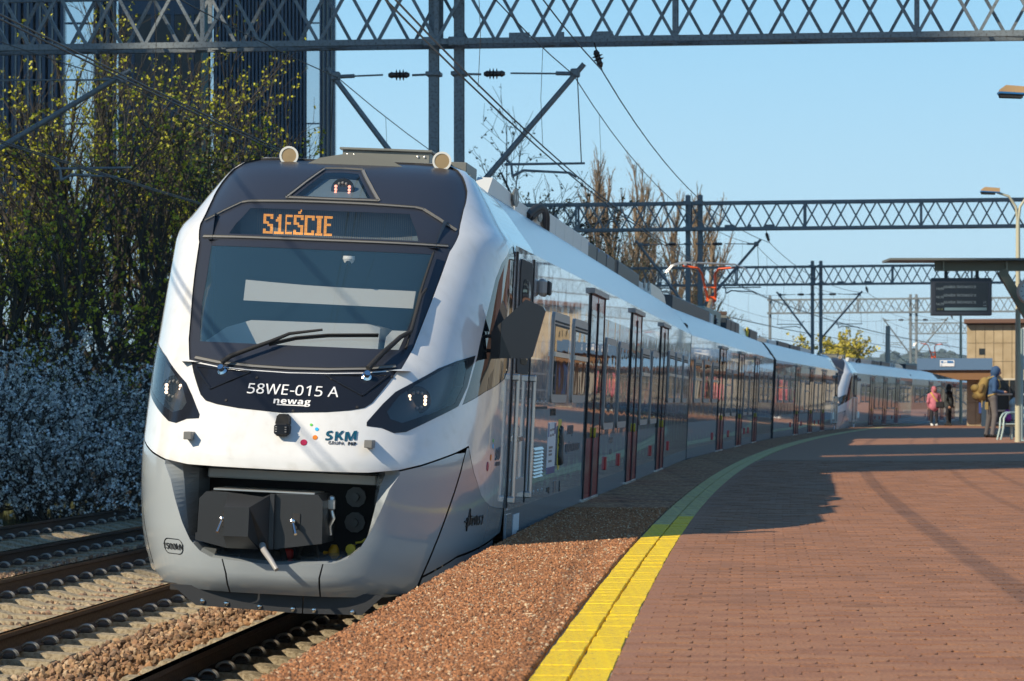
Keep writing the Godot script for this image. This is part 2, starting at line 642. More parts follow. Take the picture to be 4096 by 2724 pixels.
	var pet := mat("petal", lin(0.78, 0.80, 0.80), 0.7)
	pet.backlight_enabled = true
	pet.backlight = Color(0.4, 0.4, 0.4)
	var hill := mat("hill_wood", lin(0.035, 0.05, 0.035), 0.95)
	tri_map(hill, 0.02)
	bump(hill, fine, 60.0)
	var cl := mat("figure", Color.WHITE, 0.85)
	cl.vertex_color_use_as_albedo = true

func ground() -> void:
	begin()
	quad(Vector3(-3000, -1.25, 400), Vector3(3000, -1.25, 400), Vector3(3000, -1.25, -5000), Vector3(-3000, -1.25, -5000), Vector3.UP)
	structure(put("ground", done(), M.soil, self))
	# ballast bed under the three tracks
	begin()
	strip(2, 320, 4, TRACK - 9.4, -1.2, TRACK - 8.7, -0.97)
	strip(2, 320, 4, TRACK - 8.7, -0.97, TRACK - 8.2, -1.045)
	strip(2, 320, 4, TRACK - 8.2, -1.045, 0.2, -1.045)
	structure(put("track_bed", done(), M.ballast_bed, self))

func tile_xf(zz: float, off: float, y: float, sx: float, sz: float) -> Transform3D:
	return Transform3D(Basis(rightward(zz) * sx, Vector3.UP, -away(zz) * sz), along(zz, off, y))

func platform() -> void:
	var root := Node3D.new()
	root.name = "platform"
	add_child(root)
	structure(root)
	begin()      # body: bed under the paving, front wall
	strip(3, 300, 3, 0.03, -0.02, 1.25, -0.02)
	strip(3, 300, 3, 0.05, -1.2, 0.05, -0.02)
	put("front_wall", done(), M.platform_wall, root)
	begin()
	strip(3, 47.2, 2, 1.19, -0.0055, 12.0, -0.0055)
	put("sand_bed", done(), M.joint_sand, root)
	begin()
	strip(47.2, 300, 3, 1.22, 0.0, 12.0, 0.0)
	strip(3, 300, 3, 12.0, 0.0, 12.001, -1.2)
	put("paving", done(), M.far_paving, root)
	# edge slabs of washed aggregate
	var slab := []
	for v in 3:
		begin()
		cbox(Vector3(0, -0.03, 0), Vector3(0.905, 0.06, 0.634), 0.008)
		slab.append(done())
	var zz := 5.0
	var i := 0
	while zz < 130.0:
		put("edge_slab", slab[i % 3], M.aggregate, root, tile_xf(zz, 0.455 + 0.002 * sin(i * 1.7), 0.0 + 0.0018 * sin(i * 2.3), 1, 1))
		zz += 0.641
		i += 1
	# washed pebbles standing proud of the slabs
	var pxs := [[], []]
	var pcs := [[], []]
	for n in 46000:
		var pz := 9.0 + 17.0 * pow(rng.randf(), 1.5)
		var po := rng.randf_range(0.006, 0.905)
		var r := rng.randf_range(0.0045, 0.0105)
		var xf := Transform3D(Basis.from_euler(Vector3(rng.randf() * TAU, rng.randf() * TAU, rng.randf() * TAU)).scaled(Vector3.ONE * r), along(pz, po, r * rng.randf_range(-0.25, 0.3)))
		var k := n % 2
		pxs[k].append(xf)
		var v := Vector3(0.33, 0.145, 0.062) * rng.randf_range(0.55, 1.35)
		if rng.randf() < 0.10:
			v = Vector3(0.55, 0.40, 0.25) * rng.randf_range(0.7, 1.2)
		pcs[k].append(Color(v.x, v.y, v.z))
	for k in 2:
		many("slab_pebbles", stone_mesh(70 + k), M.ballast_stone, pxs[k], pcs[k], root)
	# yellow warning line: two rows of painted tiles, with an open crack between
	begin()
	cbox(Vector3(0, -0.02, 0), Vector3(0.129, 0.04, 0.1985), 0.0025)
	var yt := done()
	zz = 6.0
	i = 0
	while zz < 36.0:
		for row in 2:
			var a := tile_xf(zz + 0.04 * row, 0.992 + 0.141 * row + rng.randf_range(-0.003, 0.003), rng.randf_range(-0.003, 0.002), 1, 1)
			a.basis = a.basis.rotated(Vector3.UP, rng.randf_range(-0.01, 0.01))
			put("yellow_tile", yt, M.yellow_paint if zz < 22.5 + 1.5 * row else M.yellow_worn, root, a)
		zz += 0.2
		i += 1
	begin()
	while zz < 130.0:
		for row in 2:
			var p := along(zz, 0.992 + 0.141 * row, -0.02)
			box(p, Vector3(0.128, 0.04, 0.99), Basis(rightward(zz), Vector3.UP, -away(zz)))
		zz += 1.0
	put("yellow_line", done(), M.yellow_worn, root)
	# brick paving: raking bond, bricks lie across the platform, corners nicked at the near side
	begin()
	var hx := 0.0985
	var hz := 0.0525
	var poly := PackedVector2Array([Vector2(-hx, -hz), Vector2(hx, -hz), Vector2(hx, hz - 0.032), Vector2(hx - 0.012, hz), Vector2(-hx + 0.012, hz), Vector2(-hx, hz - 0.032)])
	prism(poly, Vector3(0, -0.05, 0), Vector3.RIGHT, Vector3(0, 0, 1), Vector3(0, 0.05, 0))
	var brick := done()
	var xs := []
	var cs := []
	var near := 0
	var patch := FastNoiseLite.new()
	patch.seed = 77
	patch.frequency = 0.02
	zz = 8.2
	var j := 0
	while zz < 47.0:
		var far_off := 0.178 * zz - edge_x(zz) + 1.1
		var off := 1.20 + 0.1 + 0.0667 * (j % 3) - 0.2 * (j % 3 / 2)
		while off - 0.1 < 1.2:
			off += 0.2
		var gap := off - 0.1 - 1.2      # cut brick against the yellow tiles
		if gap > 0.012:
			var cut := tile_xf(zz, 1.2 + gap * 0.5, -0.001, gap / 0.2, 1)
			xs.append(cut)
			cs.append(Color(0.345, 0.163, 0.091))
		while off < far_off:
			if off > 1.2:
				var xf := tile_xf(zz, off, rng.randf_range(-0.0025, 0.0015), 1, 1)
				var tilt := rng.randf_range(-0.012, 0.012)
				xf.basis = xf.basis.rotated(Vector3.RIGHT, tilt)
				var px := 2048.0 + FOC * xf.origin.x / -xf.origin.z
				if near < 300 and zz > 9.3 and px < 4150.0:
					put("brick", brick, M["brick%d" % rng.randi_range(0, 3)], root, xf)
					near += 1
				else:
					xs.append(xf)
					var k := rng.randf_range(0.82, 1.1) * (1.0 + 0.16 * patch.get_noise_2d(xf.origin.x * 60.0, xf.origin.z * 25.0))
					var w := rng.randf_range(-0.02, 0.02)
					cs.append(Color(0.345 * k + w * 0.5, 0.160 * k + w * 0.4, 0.080 * k + w * 0.4))
			off += 0.2
		zz += 0.1075
		j += 1
	many("brick_field", brick, M.brick4, xs, cs, root)

func many(called: String, mesh: Mesh, m: Material, xs: Array, cs: Array, parent: Node) -> MultiMeshInstance3D:
	var mm := MultiMesh.new()
	mm.transform_format = MultiMesh.TRANSFORM_3D
	mm.use_colors = cs.size() > 0
	mm.mesh = mesh
	mm.instance_count = xs.size()
	for i in xs.size():
		mm.set_instance_transform(i, xs[i])
		if cs.size():
			mm.set_instance_color(i, cs[i])
	var o := MultiMeshInstance3D.new()
	o.name = called if parent != self else numbered(called)
	o.multimesh = mm
	o.material_override = m
	o.set_meta("kind", "stuff")
	parent.add_child(o, true)
	return o

# ---------------------------------------------------------------- tracks
func sweep(sec: PackedVector2Array, off: float, z0: float, z1: float, step: float, lean: float) -> void:   # section (across, up from rail head) along the curve
	var n := int(ceil((z1 - z0) / step))
	for i in n:
		var a := lerpf(z0, z1, float(i) / n)
		var b := lerpf(z0, z1, float(i + 1) / n)
		for k in sec.size() - 1:
			var p := sec[k]
			var q := sec[k + 1]
			var e := q - p
			var hint := rightward(a) * e.y - Vector3.UP * e.x
			var pa := along(a, off + p.x, RAIL + p.y - lean)
			var qa := along(a, off + q.x, RAIL + q.y - lean)
			var qb := along(b, off + q.x, RAIL + q.y - lean)
			var pb := along(b, off + p.x, RAIL + p.y - lean)
			quad(pa, qa, qb, pb, hint)

func tracks() -> void:
	# a sleeper: ends high, middle waisted; x across the track
	begin()
	var prof := [[-1.25, -0.235], [-1.2, -0.17], [-0.45, -0.165], [-0.25, -0.205], [0.25, -0.205], [0.45, -0.165], [1.2, -0.17], [1.25, -0.235]]
	for i in range(1, prof.size()):
		var p: Array = prof[i - 1]
		var q: Array = prof[i]
		var wt := 0.10
		var wb := 0.14
		quad(Vector3(p[0], p[1], -wt), Vector3(q[0], q[1], -wt), Vector3(q[0], q[1], wt), Vector3(p[0], p[1], wt), Vector3.UP)
		for s in [-1.0, 1.0]:
			quad(Vector3(p[0], p[1], wt * s), Vector3(q[0], q[1], wt * s), Vector3(q[0], -0.36, wb * s), Vector3(p[0], -0.36, wb * s), Vector3(0, 0.2, s))
	for s in [-1.0, 1.0]:
		quad(Vector3(1.25 * s, -0.235, -0.1), Vector3(1.25 * s, -0.235, 0.1), Vector3(1.27 * s, -0.36, 0.14), Vector3(1.27 * s, -0.36, -0.14), Vector3(s, 0.2, 0))
	var sleeper := done()
	begin()      # sprung clip: a block with two hoops
	cbox(Vector3(0, 0.012, 0), Vector3(0.09, 0.034, 0.11), 0.01)
	var clip_block := done()
	begin()
	var pts := PackedVector3Array()
	for k in 9:
		var a := PI * k / 8.0
		pts.append(Vector3(0.06 * cos(a), 0.018 + 0.045 * sin(a), -0.026))
	for k in 9:
		var a := PI * (8 - k) / 8.0
		pts.append(Vector3(0.06 * cos(a), 0.018 + 0.045 * sin(a), 0.026))
	tube(pts, 0.010, 0.010, 6)
	var hoop := done()
	var names := [["railway track that the train stands on, beside the platform edge", 0.0, 3.0, 44.0, 13.0], ["sunlit railway track next to the train, with concrete sleepers and spring clips", -3.45, 3.0, 150.0, 14.0], ["shaded railway track along the blossoming bushes", -6.7, 3.0, 150.0, 26.0]]
	for t in names:
		var root := thing("railway_track", t[0], "track", Vector3.ZERO, "parallel railway tracks")
		var off: float = TRACK + t[1]
		for s in [-1.0, 1.0]:
			var c: float = off + s * 0.7535
			var lean: float = s * 0.7535 * ROLL
			begin()
			sweep(PackedVector2Array([Vector2(0.035, -0.004), Vector2(0.036, -0.035), Vector2(0.010, -0.05), Vector2(0.009, -0.13), Vector2(0.03, -0.145), Vector2(0.072, -0.155), Vector2(0.072, -0.166)]), c, t[2], 300, 2.0, lean)
			sweep(PackedVector2Array([Vector2(-0.072, -0.166), Vector2(-0.072, -0.155), Vector2(-0.03, -0.145), Vector2(-0.009, -0.13), Vector2(-0.010, -0.05), Vector2(-0.036, -0.035), Vector2(-0.035, -0.004)]), c, t[2], 300, 2.0, lean)
			var r := put("rail", done(), M.rail_side, root)
			begin()
			sweep(PackedVector2Array([Vector2(-0.035, -0.004), Vector2(-0.02, 0.0), Vector2(0.02, 0.0), Vector2(0.035, -0.004)]), c, t[2], 300, 2.0, lean)
			for k in range(0, gn.size()):
				gn[k] = Vector3.UP
			put("running_surface", done(), M.rail_head, r)
		var zz: float = t[4]
		var last := 0
		while zz < t[3] and last < 300:
			var b := Basis(rightward(zz), Vector3.UP, -away(zz)).rotated(-away(zz), -ROLL)
			var sl := put("sleeper", sleeper, M.sleeper_concrete, root, Transform3D(b, along(zz, off, RAIL)))
			if zz < 75.0:
				for s in [-1.0, 1.0]:
					for e in [-1.0, 1.0]:
						var at := Transform3D(Basis(), Vector3(s * 0.7535 + e * 0.115, -0.165, 0))
						var cb := put("clip_base", clip_block, M.clip_base, sl, at)
						cb.set_meta("label", "dark cast shoulder of a rail fastening")
						put("spring_clip", hoop, M.clip_steel, sl, at)
			zz += 0.6
			last += 1
	ballast()

func stone_mesh(sd: int) -> ArrayMesh:
	var r := RandomNumberGenerator.new()
	r.seed = sd
	var ico := [Vector3(0, 1, 0)]
	for k in 5:
		ico.append(Vector3(cos(TAU * k / 5) * 0.89, 0.45, sin(TAU * k / 5) * 0.89))
	for k in 5:
		ico.append(Vector3(cos(TAU * (k + 0.5) / 5) * 0.89, -0.45, sin(TAU * (k + 0.5) / 5) * 0.89))
	ico.append(Vector3(0, -1, 0))
	for i in ico.size():
		ico[i] = ico[i] * r.randf_range(0.62, 1.25) * Vector3(1.1, 0.75, 0.95)
	var f := []
	for k in 5:
		var k1 := (k + 1) % 5
		f.append([0, 1 + k, 1 + k1])
		f.append([1 + k, 6 + k, 1 + k1])
		f.append([1 + k1, 6 + k, 6 + k1])
		f.append([11, 6 + k, 6 + k1])
	begin()
	for t in f:
		ftri(ico[t[0]], ico[t[1]], ico[t[2]], ico[t[0]] + ico[t[1]] + ico[t[2]])
	return done()

func ballast() -> void:
	var tones := [Vector3(0.30, 0.17, 0.085), Vector3(0.22, 0.14, 0.085), Vector3(0.36, 0.24, 0.14), Vector3(0.16, 0.115, 0.085), Vector3(0.40, 0.31, 0.21), Vector3(0.24, 0.15, 0.10)]
	var sets := [[], [], []]
	var cols := [[], [], []]
	for n in 80000:
		var zz := 0.0
		var off := 0.0
		if n < 52000:
			zz = rng.randf_range(13.5, 33.0)
			off = TRACK + rng.randf_range(-5.6, 0.95)
		else:
			zz = rng.randf_range(27.0, 62.0)
			off = TRACK + rng.randf_range(-8.8, -1.2)
		var px := 2048.0 + FOC * (edge_x(zz) + off) / zz
		if px < -260.0 or px > 1700.0:
			continue
		var t := off - TRACK
		var y := -0.985
		var keep := true
		for c in [0.0, -3.45, -6.7]:
			var d: float = t - c
			for s in [-0.7535, 0.7535]:
				if absf(d - s) < 0.1:
					keep = false
			if absf(d) < 1.27:
				y = -1.0 - d * ROLL
				var ph := fposmod(zz - (13.0 if c == 0.0 else (14.0 if c == -3.45 else 26.0)) + 0.3, 0.6) - 0.3
				if absf(ph) < 0.125:
					keep = rng.randf() < 0.04
			elif absf(d) < 1.75:
				y = maxf(y, -0.955 - d * ROLL * 0.6)
		if not keep:
			continue
		y += rng.randf_range(-0.045, 0.022)
		var k := rng.randi_range(0, 2)
		var sz := rng.randf_range(0.018, 0.036)
		var b := Basis.from_euler(Vector3(rng.randf() * TAU, rng.randf() * TAU, rng.randf() * TAU)).scaled(Vector3.ONE * sz)
		sets[k].append(Transform3D(b, along(zz, off, y)))
		# stones by the train have rusted orange; further left they are greyer
		var warm := clampf((t + 2.6) / 1.6, 0.0, 1.0) * rng.randf_range(0.3, 1.0)
		var v: Vector3 = tones[rng.randi_range(1, 5)].lerp(Vector3(0.40, 0.19, 0.065), warm * 0.75) * rng.randf_range(0.75, 1.2)
		cols[k].append(Color(v.x, v.y, v.z))
	for k in 3:
		var o := many("ballast_stones", stone_mesh(40 + k), M.ballast_stone, sets[k], cols[k], self)
		tag(o, "loose brown and orange ballast stones between the tracks", "gravel")

# ---------------------------------------------------------------- train
# Car axes: x towards the platform, y up from the rail head, z towards the camera end; z = 0 is the seam behind the cab.
const WF := [[0.40, 2.2], [0.47, 2.38], [0.6, 2.5], [0.9, 2.56], [1.32, 2.58], [1.5, 2.5], [1.65, 2.42], [1.95, 2.2], [2.1, 2.05], [2.5, 1.66], [2.75, 1.38], [2.95, 1.15], [3.15, 0.88], [3.3, 0.64], [3.38, 0.47], [3.44, 0.25], [3.47, 0.0]]
const WB := [[0.40, 1.02], [0.47, 1.08], [0.6, 1.13], [0.9, 1.185], [1.2, 1.2], [2.80, 1.2], [2.90, 1.182], [3.0, 1.11], [3.2, 0.985], [3.39, 0.85], [3.44, 0.76], [3.47, 0.66]]

func smooth_at(tab: Array, x: float) -> float:
	var n := tab.size()
	if x <= tab[0][0]:
		return tab[0][1]
	if x >= tab[n - 1][0]:
		return tab[n - 1][1]
	var i := 0
	while x > tab[i + 1][0]:
		i += 1
	var h: float = tab[i + 1][0] - tab[i][0]
	var s: float = (x - tab[i][0]) / h
	var d: float = (tab[i + 1][1] - tab[i][1]) / h
	var d0 := d
	var d1 := d
	if i > 0:
		var e: float = (tab[i][1] - tab[i - 1][1]) / (tab[i][0] - tab[i - 1][0])
		d0 = 0.0 if e * d <= 0.0 else 2.0 * e * d / (e + d)
	if i < n - 2:
		var e: float = (tab[i + 2][1] - tab[i + 1][1]) / (tab[i + 2][0] - tab[i + 1][0])
		d1 = 0.0 if e * d <= 0.0 else 2.0 * e * d / (e + d)
	var s2 := s * s
	var s3 := s2 * s
	return tab[i][1] * (2 * s3 - 3 * s2 + 1) + h * d0 * (s3 - 2 * s2 + s) + tab[i + 1][1] * (-2 * s3 + 3 * s2) + h * d1 * (s3 - s2)

func nose_raw(t: float, w: float) -> Vector3:
	var ph := t * PI * 0.5
	var s := sin(ph)
	var c := cos(ph)
	var r := pow(pow(absf(s), 3.0) + pow(absf(c), 3.0), -1.0 / 3.0)
	return Vector3(smooth_at(WB, w) * s * r, w, smooth_at(WF, w) * c * r)

func nose_normal(t: float, w: float) -> Vector3:
	var e := 0.006
	var wl := clampf(w, 0.41, 3.455)
	var a := nose_raw(t + e, wl) - nose_raw(t - e, wl)
	var b := nose_raw(t, wl + 0.008) - nose_raw(t, wl - 0.008)
	var n := b.cross(a).normalized()
	var outward := Vector3(sin(t * PI * 0.5), 0.25, cos(t * PI * 0.5))
	return n if n.dot(outward) > 0.0 else -n

func nose(t: float, w: float, off := 0.0) -> Vector3:
	return nose_raw(t, w) + nose_normal(t, w) * off

func sym(half: Array) -> PackedVector2Array:     # right half from top to bottom, mirrored
	var out := PackedVector2Array()
	for p in half:
		out.append(Vector2(p[0], p[1]))
	for i in range(half.size() - 1, -1, -1):
		if half[i][0] > 1e-4:
			out.append(Vector2(-half[i][0], half[i][1]))
	return out

func poly(a: Array, flip := false) -> PackedVector2Array:
	var out := PackedVector2Array()
	for p in a:
		out.append(Vector2(-p[0] if flip else p[0], p[1]))
	return out

func bounds(p: PackedVector2Array) -> Rect2:
	var r := Rect2(p[0], Vector2.ZERO)
	for q in p:
		r = r.expand(q)
	return r

func nose_patch(outer: PackedVector2Array, holes: Array, off := 0.0, st := 0.035, sw := 0.055) -> ArrayMesh:
	begin()
	var bb := bounds(outer)
	var hb := []
	for h in holes:
		hb.append(bounds(h))
	var nt := int(ceil(bb.size.x / st))
	var nw := int(ceil(bb.size.y / sw))
	for i in nt:
		for j in nw:
			var x0 := bb.position.x + bb.size.x * i / nt
			var x1 := bb.position.x + bb.size.x * (i + 1) / nt
			var y0 := bb.position.y + bb.size.y * j / nw
			var y1 := bb.position.y + bb.size.y * (j + 1) / nw
			var cell := PackedVector2Array([Vector2(x0, y0), Vector2(x1, y0), Vector2(x1, y1), Vector2(x0, y1)])
			var parts := Geometry2D.intersect_polygons(cell, outer)
			var cr := Rect2(x0, y0, x1 - x0, y1 - y0)
			for k in holes.size():
				if not cr.intersects(hb[k]):
					continue
				var nxt := []
				for p in parts:
					for q in Geometry2D.clip_polygons(p, holes[k]):
						if not Geometry2D.is_polygon_clockwise(q):
							nxt.append(q)
				parts.assign(nxt)
			for p in parts:
				var ids := Geometry2D.triangulate_polygon(p)
				for k in range(0, ids.size(), 3):
					var q := [p[ids[k]], p[ids[k + 1]], p[ids[k + 2]]]
					var v := []
					var n := []
					for c in q:
						var nn := nose_normal(c.x, c.y)
						n.append(nn)
						v.append(nose_raw(c.x, c.y) + nn * off)
					tri(v[0], v[1], v[2], n[0], n[1], n[2])
	return done()

func dense(p: PackedVector2Array, closed := true, step := 0.03) -> PackedVector2Array:
	var out := PackedVector2Array()
	var n := p.size()
	for i in (n if closed else n - 1):
		var a := p[i]
		var b := p[(i + 1) % n]
		var m := maxi(1, int(ceil(a.distance_to(b) / step)))
		for k in m:
			out.append(a.lerp(b, float(k) / m))
	if not closed:
		out.append(p[n - 1])
	return out

func nose_rim(p: PackedVector2Array, o0: float, o1: float) -> void:      # wall round an opening, between two offsets
	var q := dense(p)
	var mid := Vector2.ZERO
	for a in q:
		mid += a / q.size()
	for i in q.size():
		var a := q[i]
		var b := q[(i + 1) % q.size()]
		var inward := nose_raw(lerpf(a.x, mid.x, 0.1), lerpf(a.y, mid.y, 0.1)) - nose_raw(a.x, a.y)
		quad(nose(a.x, a.y, o0), nose(b.x, b.y, o0), nose(b.x, b.y, o1), nose(a.x, a.y, o1), inward)

func nose_line(pts: Array, flip: bool, width: float, off: float) -> void:     # raised strip that follows the surface
	var q := dense(poly(pts, flip), false)
	for i in q.size() - 1:
		var a := nose(q[i].x, q[i].y, off)
		var b := nose(q[i + 1].x, q[i + 1].y, off)
		var n := nose_normal(q[i].x, q[i].y)
		var s := (b - a).cross(n).normalized() * width * 0.5
		quad(a - s, a + s, b + s, b - s, n)
		var d := n * -off
		quad(a - s, b - s, b - s + d, a - s + d, -s)
		quad(a + s, b + s, b + s + d, a + s + d, s)

func nose_tube(pts: Array, r0: float, r1: float, off: float, sides := 6) -> void:
	var q := dense(poly(pts), false, 0.05)
	var p := PackedVector3Array()
	for a in q:
		p.append(nose(a.x, a.y, off))
	tube(p, r0, r1, sides)

func nose_text(called: String, s: String, size: float, t0: float, w0: float, m: Material, root: Node, bold := false, italic := false, spacing := 0.0, stretch := 1.0, off := 0.003) -> void:
	var arr := text_arrays(s, size, 0.004, bold, italic, spacing)
	if arr.is_empty() or arr[0] == null:
		return
	var src: PackedVector3Array = arr[0]
	var idx: PackedInt32Array = arr[Mesh.ARRAY_INDEX]
	var scale := 1.0 / maxf((nose_raw(t0 + 0.01, w0) - nose_raw(t0 - 0.01, w0)).length() / 0.02, 0.05)
	var v0 := nose_raw(t0, w0).x
	var slope := (nose_raw(t0 + 0.01, w0).x - nose_raw(t0 - 0.01, w0).x) / maxf((nose_raw(t0 + 0.01, w0) - nose_raw(t0 - 0.01, w0)).length(), 1e-4)
	begin()
	var up := maxf((nose_raw(t0, w0 + 0.01) - nose_raw(t0, w0 - 0.01)).length() / 0.02, 0.5)
	for k in range(0, idx.size(), 3):
		var v := []
		var n := Vector3.ZERO
		for c in 3:
			var p := src[idx[k + c]]
			var w := w0 + p.y / up
			var t := t0 + p.x * scale * stretch if absf(t0) > 0.5 else nose_t(v0 + p.x * slope * stretch, w)
			n = nose_normal(t, w)
			v.append(nose_raw(t, w) + n * (off + p.z + 0.002))
		ftri(v[0], v[1], v[2], n)
	put(called, done(), m, root)

func nose_t(v: float, w: float) -> float:      # the t whose point at height w stands v metres off the axis
	var k := absf(v) / smooth_at(WB, w)
	var lo := 0.0
	var hi := 1.0
	for i in 22:
		var m := (lo + hi) * 0.5
		var s := sin(m * PI * 0.5)
		var c := cos(m * PI * 0.5)
		if s * pow(s * s * s + c * c * c, -1.0 / 3.0) < k:
			lo = m
		else:
			hi = m
	return lo * signf(v)

func nose_frame(t: float, w: float, off := 0.0) -> Transform3D:
	var n := nose_normal(t, w)
	var x := Vector3.UP.cross(n).normalized()
	return Transform3D(Basis(x, n.cross(x).normalized(), n), nose(t, w, off))

func side_quad(x: float, w0: float, w1: float, u0: float, u1: float, inset := 0.0) -> void:
	var s := signf(x)
	var xx := x - s * inset
	quad(Vector3(xx, w0, u0), Vector3(xx, w1, u0), Vector3(xx, w1, u1), Vector3(xx, w0, u1), Vector3(s, 0, 0))

func plate(u0: float, u1: float, w0: float, w1: float, side: float, x0: float, x1: float) -> void:
	box(Vector3(side * (x0 + x1) * 0.5, (w0 + w1) * 0.5, (u0 + u1) * 0.5), Vector3(x1 - x0, w1 - w0, absf(u1 - u0)))

const ROOF := [[1.2, 2.90], [1.17, 2.95], [1.10, 3.04], [1.0, 3.17], [0.9, 3.29], [0.84, 3.345], [0.76, 3.37], [0.4, 3.385], [0.0, 3.39]]

func car_shell(root: Node3D, u0: float, u1: float, side: float, cab: bool) -> void:
	# roof
	begin()
	var sec := PackedVector2Array()
	for p in ROOF:
		sec.append(Vector2(p[0], p[1]))
	for i in range(ROOF.size() - 2, -1, -1):
		sec.append(Vector2(-ROOF[i][0], ROOF[i][1]))
	var ns := PackedVector3Array()
	for i in sec.size():
		var e := sec[mini(i + 1, sec.size() - 1)] - sec[maxi(i - 1, 0)]
		ns.append(Vector3(-e.y, e.x, 0).normalized() * (1.0 if e.x < 0 else 1.0))
		if ns[i].y < 0:
			ns[i] = -ns[i]
	for i in sec.size() - 1:
		var us := -1.28 if cab else u0
		var a := Vector3(sec[i].x, sec[i].y, us)
		var b := Vector3(sec[i + 1].x, sec[i + 1].y, us)
		var dz := Vector3(0, 0, u1 - us)
		tri(a, b, b + dz, ns[i], ns[i + 1], ns[i + 1])
		tri(a, b + dz, a + dz, ns[i], ns[i + 1], ns[i])
	put("roof", done(), M.roof_paint, root)
	begin()      # body sides painted white, below and above the dark window band
	for s in [-1.0, 1.0]:
		var x: float = s * HALF
		if cab:
			side_quad(x, 0.98, 2.90, u0, -6.66)
			side_quad(x, 0.98, 1.43, -6.66, u1)
			side_quad(x, 2.62, 2.90, -6.66, u1)
		else:
			side_quad(x, 0.98, 1.43, u0, u1)
			side_quad(x, 2.62, 2.90, u0, u1)
	put("body_side", done(), M.side_paint, root)
	begin()
	for s in [-1.0, 1.0]:
		var x: float = s * HALF
		if cab:
			side_quad(x, 1.43, 2.62, -6.66, u1)
		else:
			side_quad(x, 1.43, 2.62, u0, u1)
	put("window_band", done(), M.band_paint, root)
	begin()
	for s in [-1.0, 1.0]:
		side_quad(s * HALF, 0.60, 0.98, u0, u1)
		quad(Vector3(s * HALF, 0.60, u0), Vector3(s * HALF, 0.60, u1), Vector3(s * 1.12, 0.56, u1), Vector3(s * 1.12, 0.56, u0), Vector3(s * 0.3, -1, 0))
	put("skirt", done(), M.skirt_paint, root)
	begin()      # floor, end walls
	quad(Vector3(-1.12, 0.57, u0), Vector3(1.12, 0.57, u0), Vector3(1.12, 0.57, u1), Vector3(-1.12, 0.57, u1), Vector3.DOWN)
	for e in ([u1] if cab else [u0, u1]):
		var hint := Vector3(0, 0, 1) if e == maxf(u0, u1) else Vector3(0, 0, -1)
		quad(Vector3(-HALF, 0.6, e), Vector3(HALF, 0.6, e), Vector3(HALF, 2.9, e), Vector3(-HALF, 2.9, e), hint)
		quad(Vector3(-HALF, 2.9, e), Vector3(HALF, 2.9, e), Vector3(0.84, 3.345, e), Vector3(-0.84, 3.345, e), hint)
	put("underfloor", done(), M.cavity, root)

func car_window(root: Node3D, u0: float, u1: float, w0: float, w1: float, side: float, hopper: float) -> void:
	var n := group_node("window", root)
	begin()
	prism(round_rect(-absf(u1 - u0) * 0.5, w0, absf(u1 - u0) * 0.5, w1, 0.09), Vector3(side * HALF, 0, (u0 + u1) * 0.5), Vector3(0, 0, -1), Vector3.UP, Vector3(side * 0.014, 0, 0))
	put("frame", done(), M.frame_grey, n)
	begin()
	prism(round_rect(-absf(u1 - u0) * 0.5 + 0.09, w0 + 0.07, absf(u1 - u0) * 0.5 - 0.05, w1 - (0.12 if hopper > 0.0 else 0.07), 0.03), Vector3(side * (HALF + 0.012), 0, (u0 + u1) * 0.5), Vector3(0, 0, -1), Vector3.UP, Vector3(side * 0.005, 0, 0))
	put("pane", done(), M.dark_glass, n)
	if hopper > 0.0:
		begin()
		plate(u0 + 0.06 * signf(u1 - u0), u1 - 0.05 * signf(u1 - u0), hopper - 0.02, hopper + 0.02, side, HALF + 0.012, HALF + 0.03)
		put("bar", done(), M.alu, n)
		begin()
		plate(u0 + 0.08 * signf(u1 - u0), u1 - 0.07 * signf(u1 - u0), w1 - 0.115, w1 - 0.10, side, HALF + 0.012, HALF + 0.02)
		plate(u0 + 0.08 * signf(u1 - u0), u1 - 0.07 * signf(u1 - u0), w1 - 0.085, w1 - 0.07, side, HALF + 0.012, HALF + 0.02)
		put("hopper_rail", done(), M.rubber, n)

func car_door(root: Node3D, uc: float, side: float) -> void:
	var n := group_node("door", root)
	var d := 0.87
	for s in [-1.0, 1.0]:
		var a: float = uc + s * 0.045
		var b: float = uc + s * (d - 0.03)
		begin()
		plate(a, b, 0.84, 2.80, side, HALF - 0.02, HALF + 0.008)
		put("leaf", done(), M.door_red, n)
		begin()
		prism(round_rect(minf(a, b) + 0.10, 1.42, maxf(a, b) - 0.08, 2.66, 0.05), Vector3(side * (HALF + 0.006), 0, 0), Vector3(0, 0, 1), Vector3.UP, Vector3(side * 0.006, 0, 0))
		put("pane", done(), M.dark_glass, n)
	begin()
	plate(uc - 0.045, uc + 0.045, 0.84, 2.74, side, HALF - 0.02, HALF + 0.020)
	plate(uc - d, uc - d + 0.03, 0.84, 2.82, side, HALF - 0.02, HALF + 0.016)
	plate(uc + d - 0.03, uc + d, 0.84, 2.82, side, HALF - 0.02, HALF + 0.016)
	put("seal", done(), M.rubber, n)
	begin()
	plate(uc - d - 0.06, uc + d + 0.06, 2.81, 2.86, side, HALF, HALF + 0.045)
	put("gutter", done(), M.frame_grey, n)
	begin()
	plate(uc - d, uc + d, 0.79, 0.835, side, HALF - 0.05, HALF + 0.02)
	put("step", done(), M.alu, n)
	begin()
	prism(round_rect(-0.022, 1.42, 0.022, 1.52, 0.02), Vector3(side * (HALF + 0.02), 0, uc), Vector3(0, 0, 1), Vector3.UP, Vector3(side * 0.02, 0, 0))
	put("opening_button", done(), M.emblem_yellow, n)

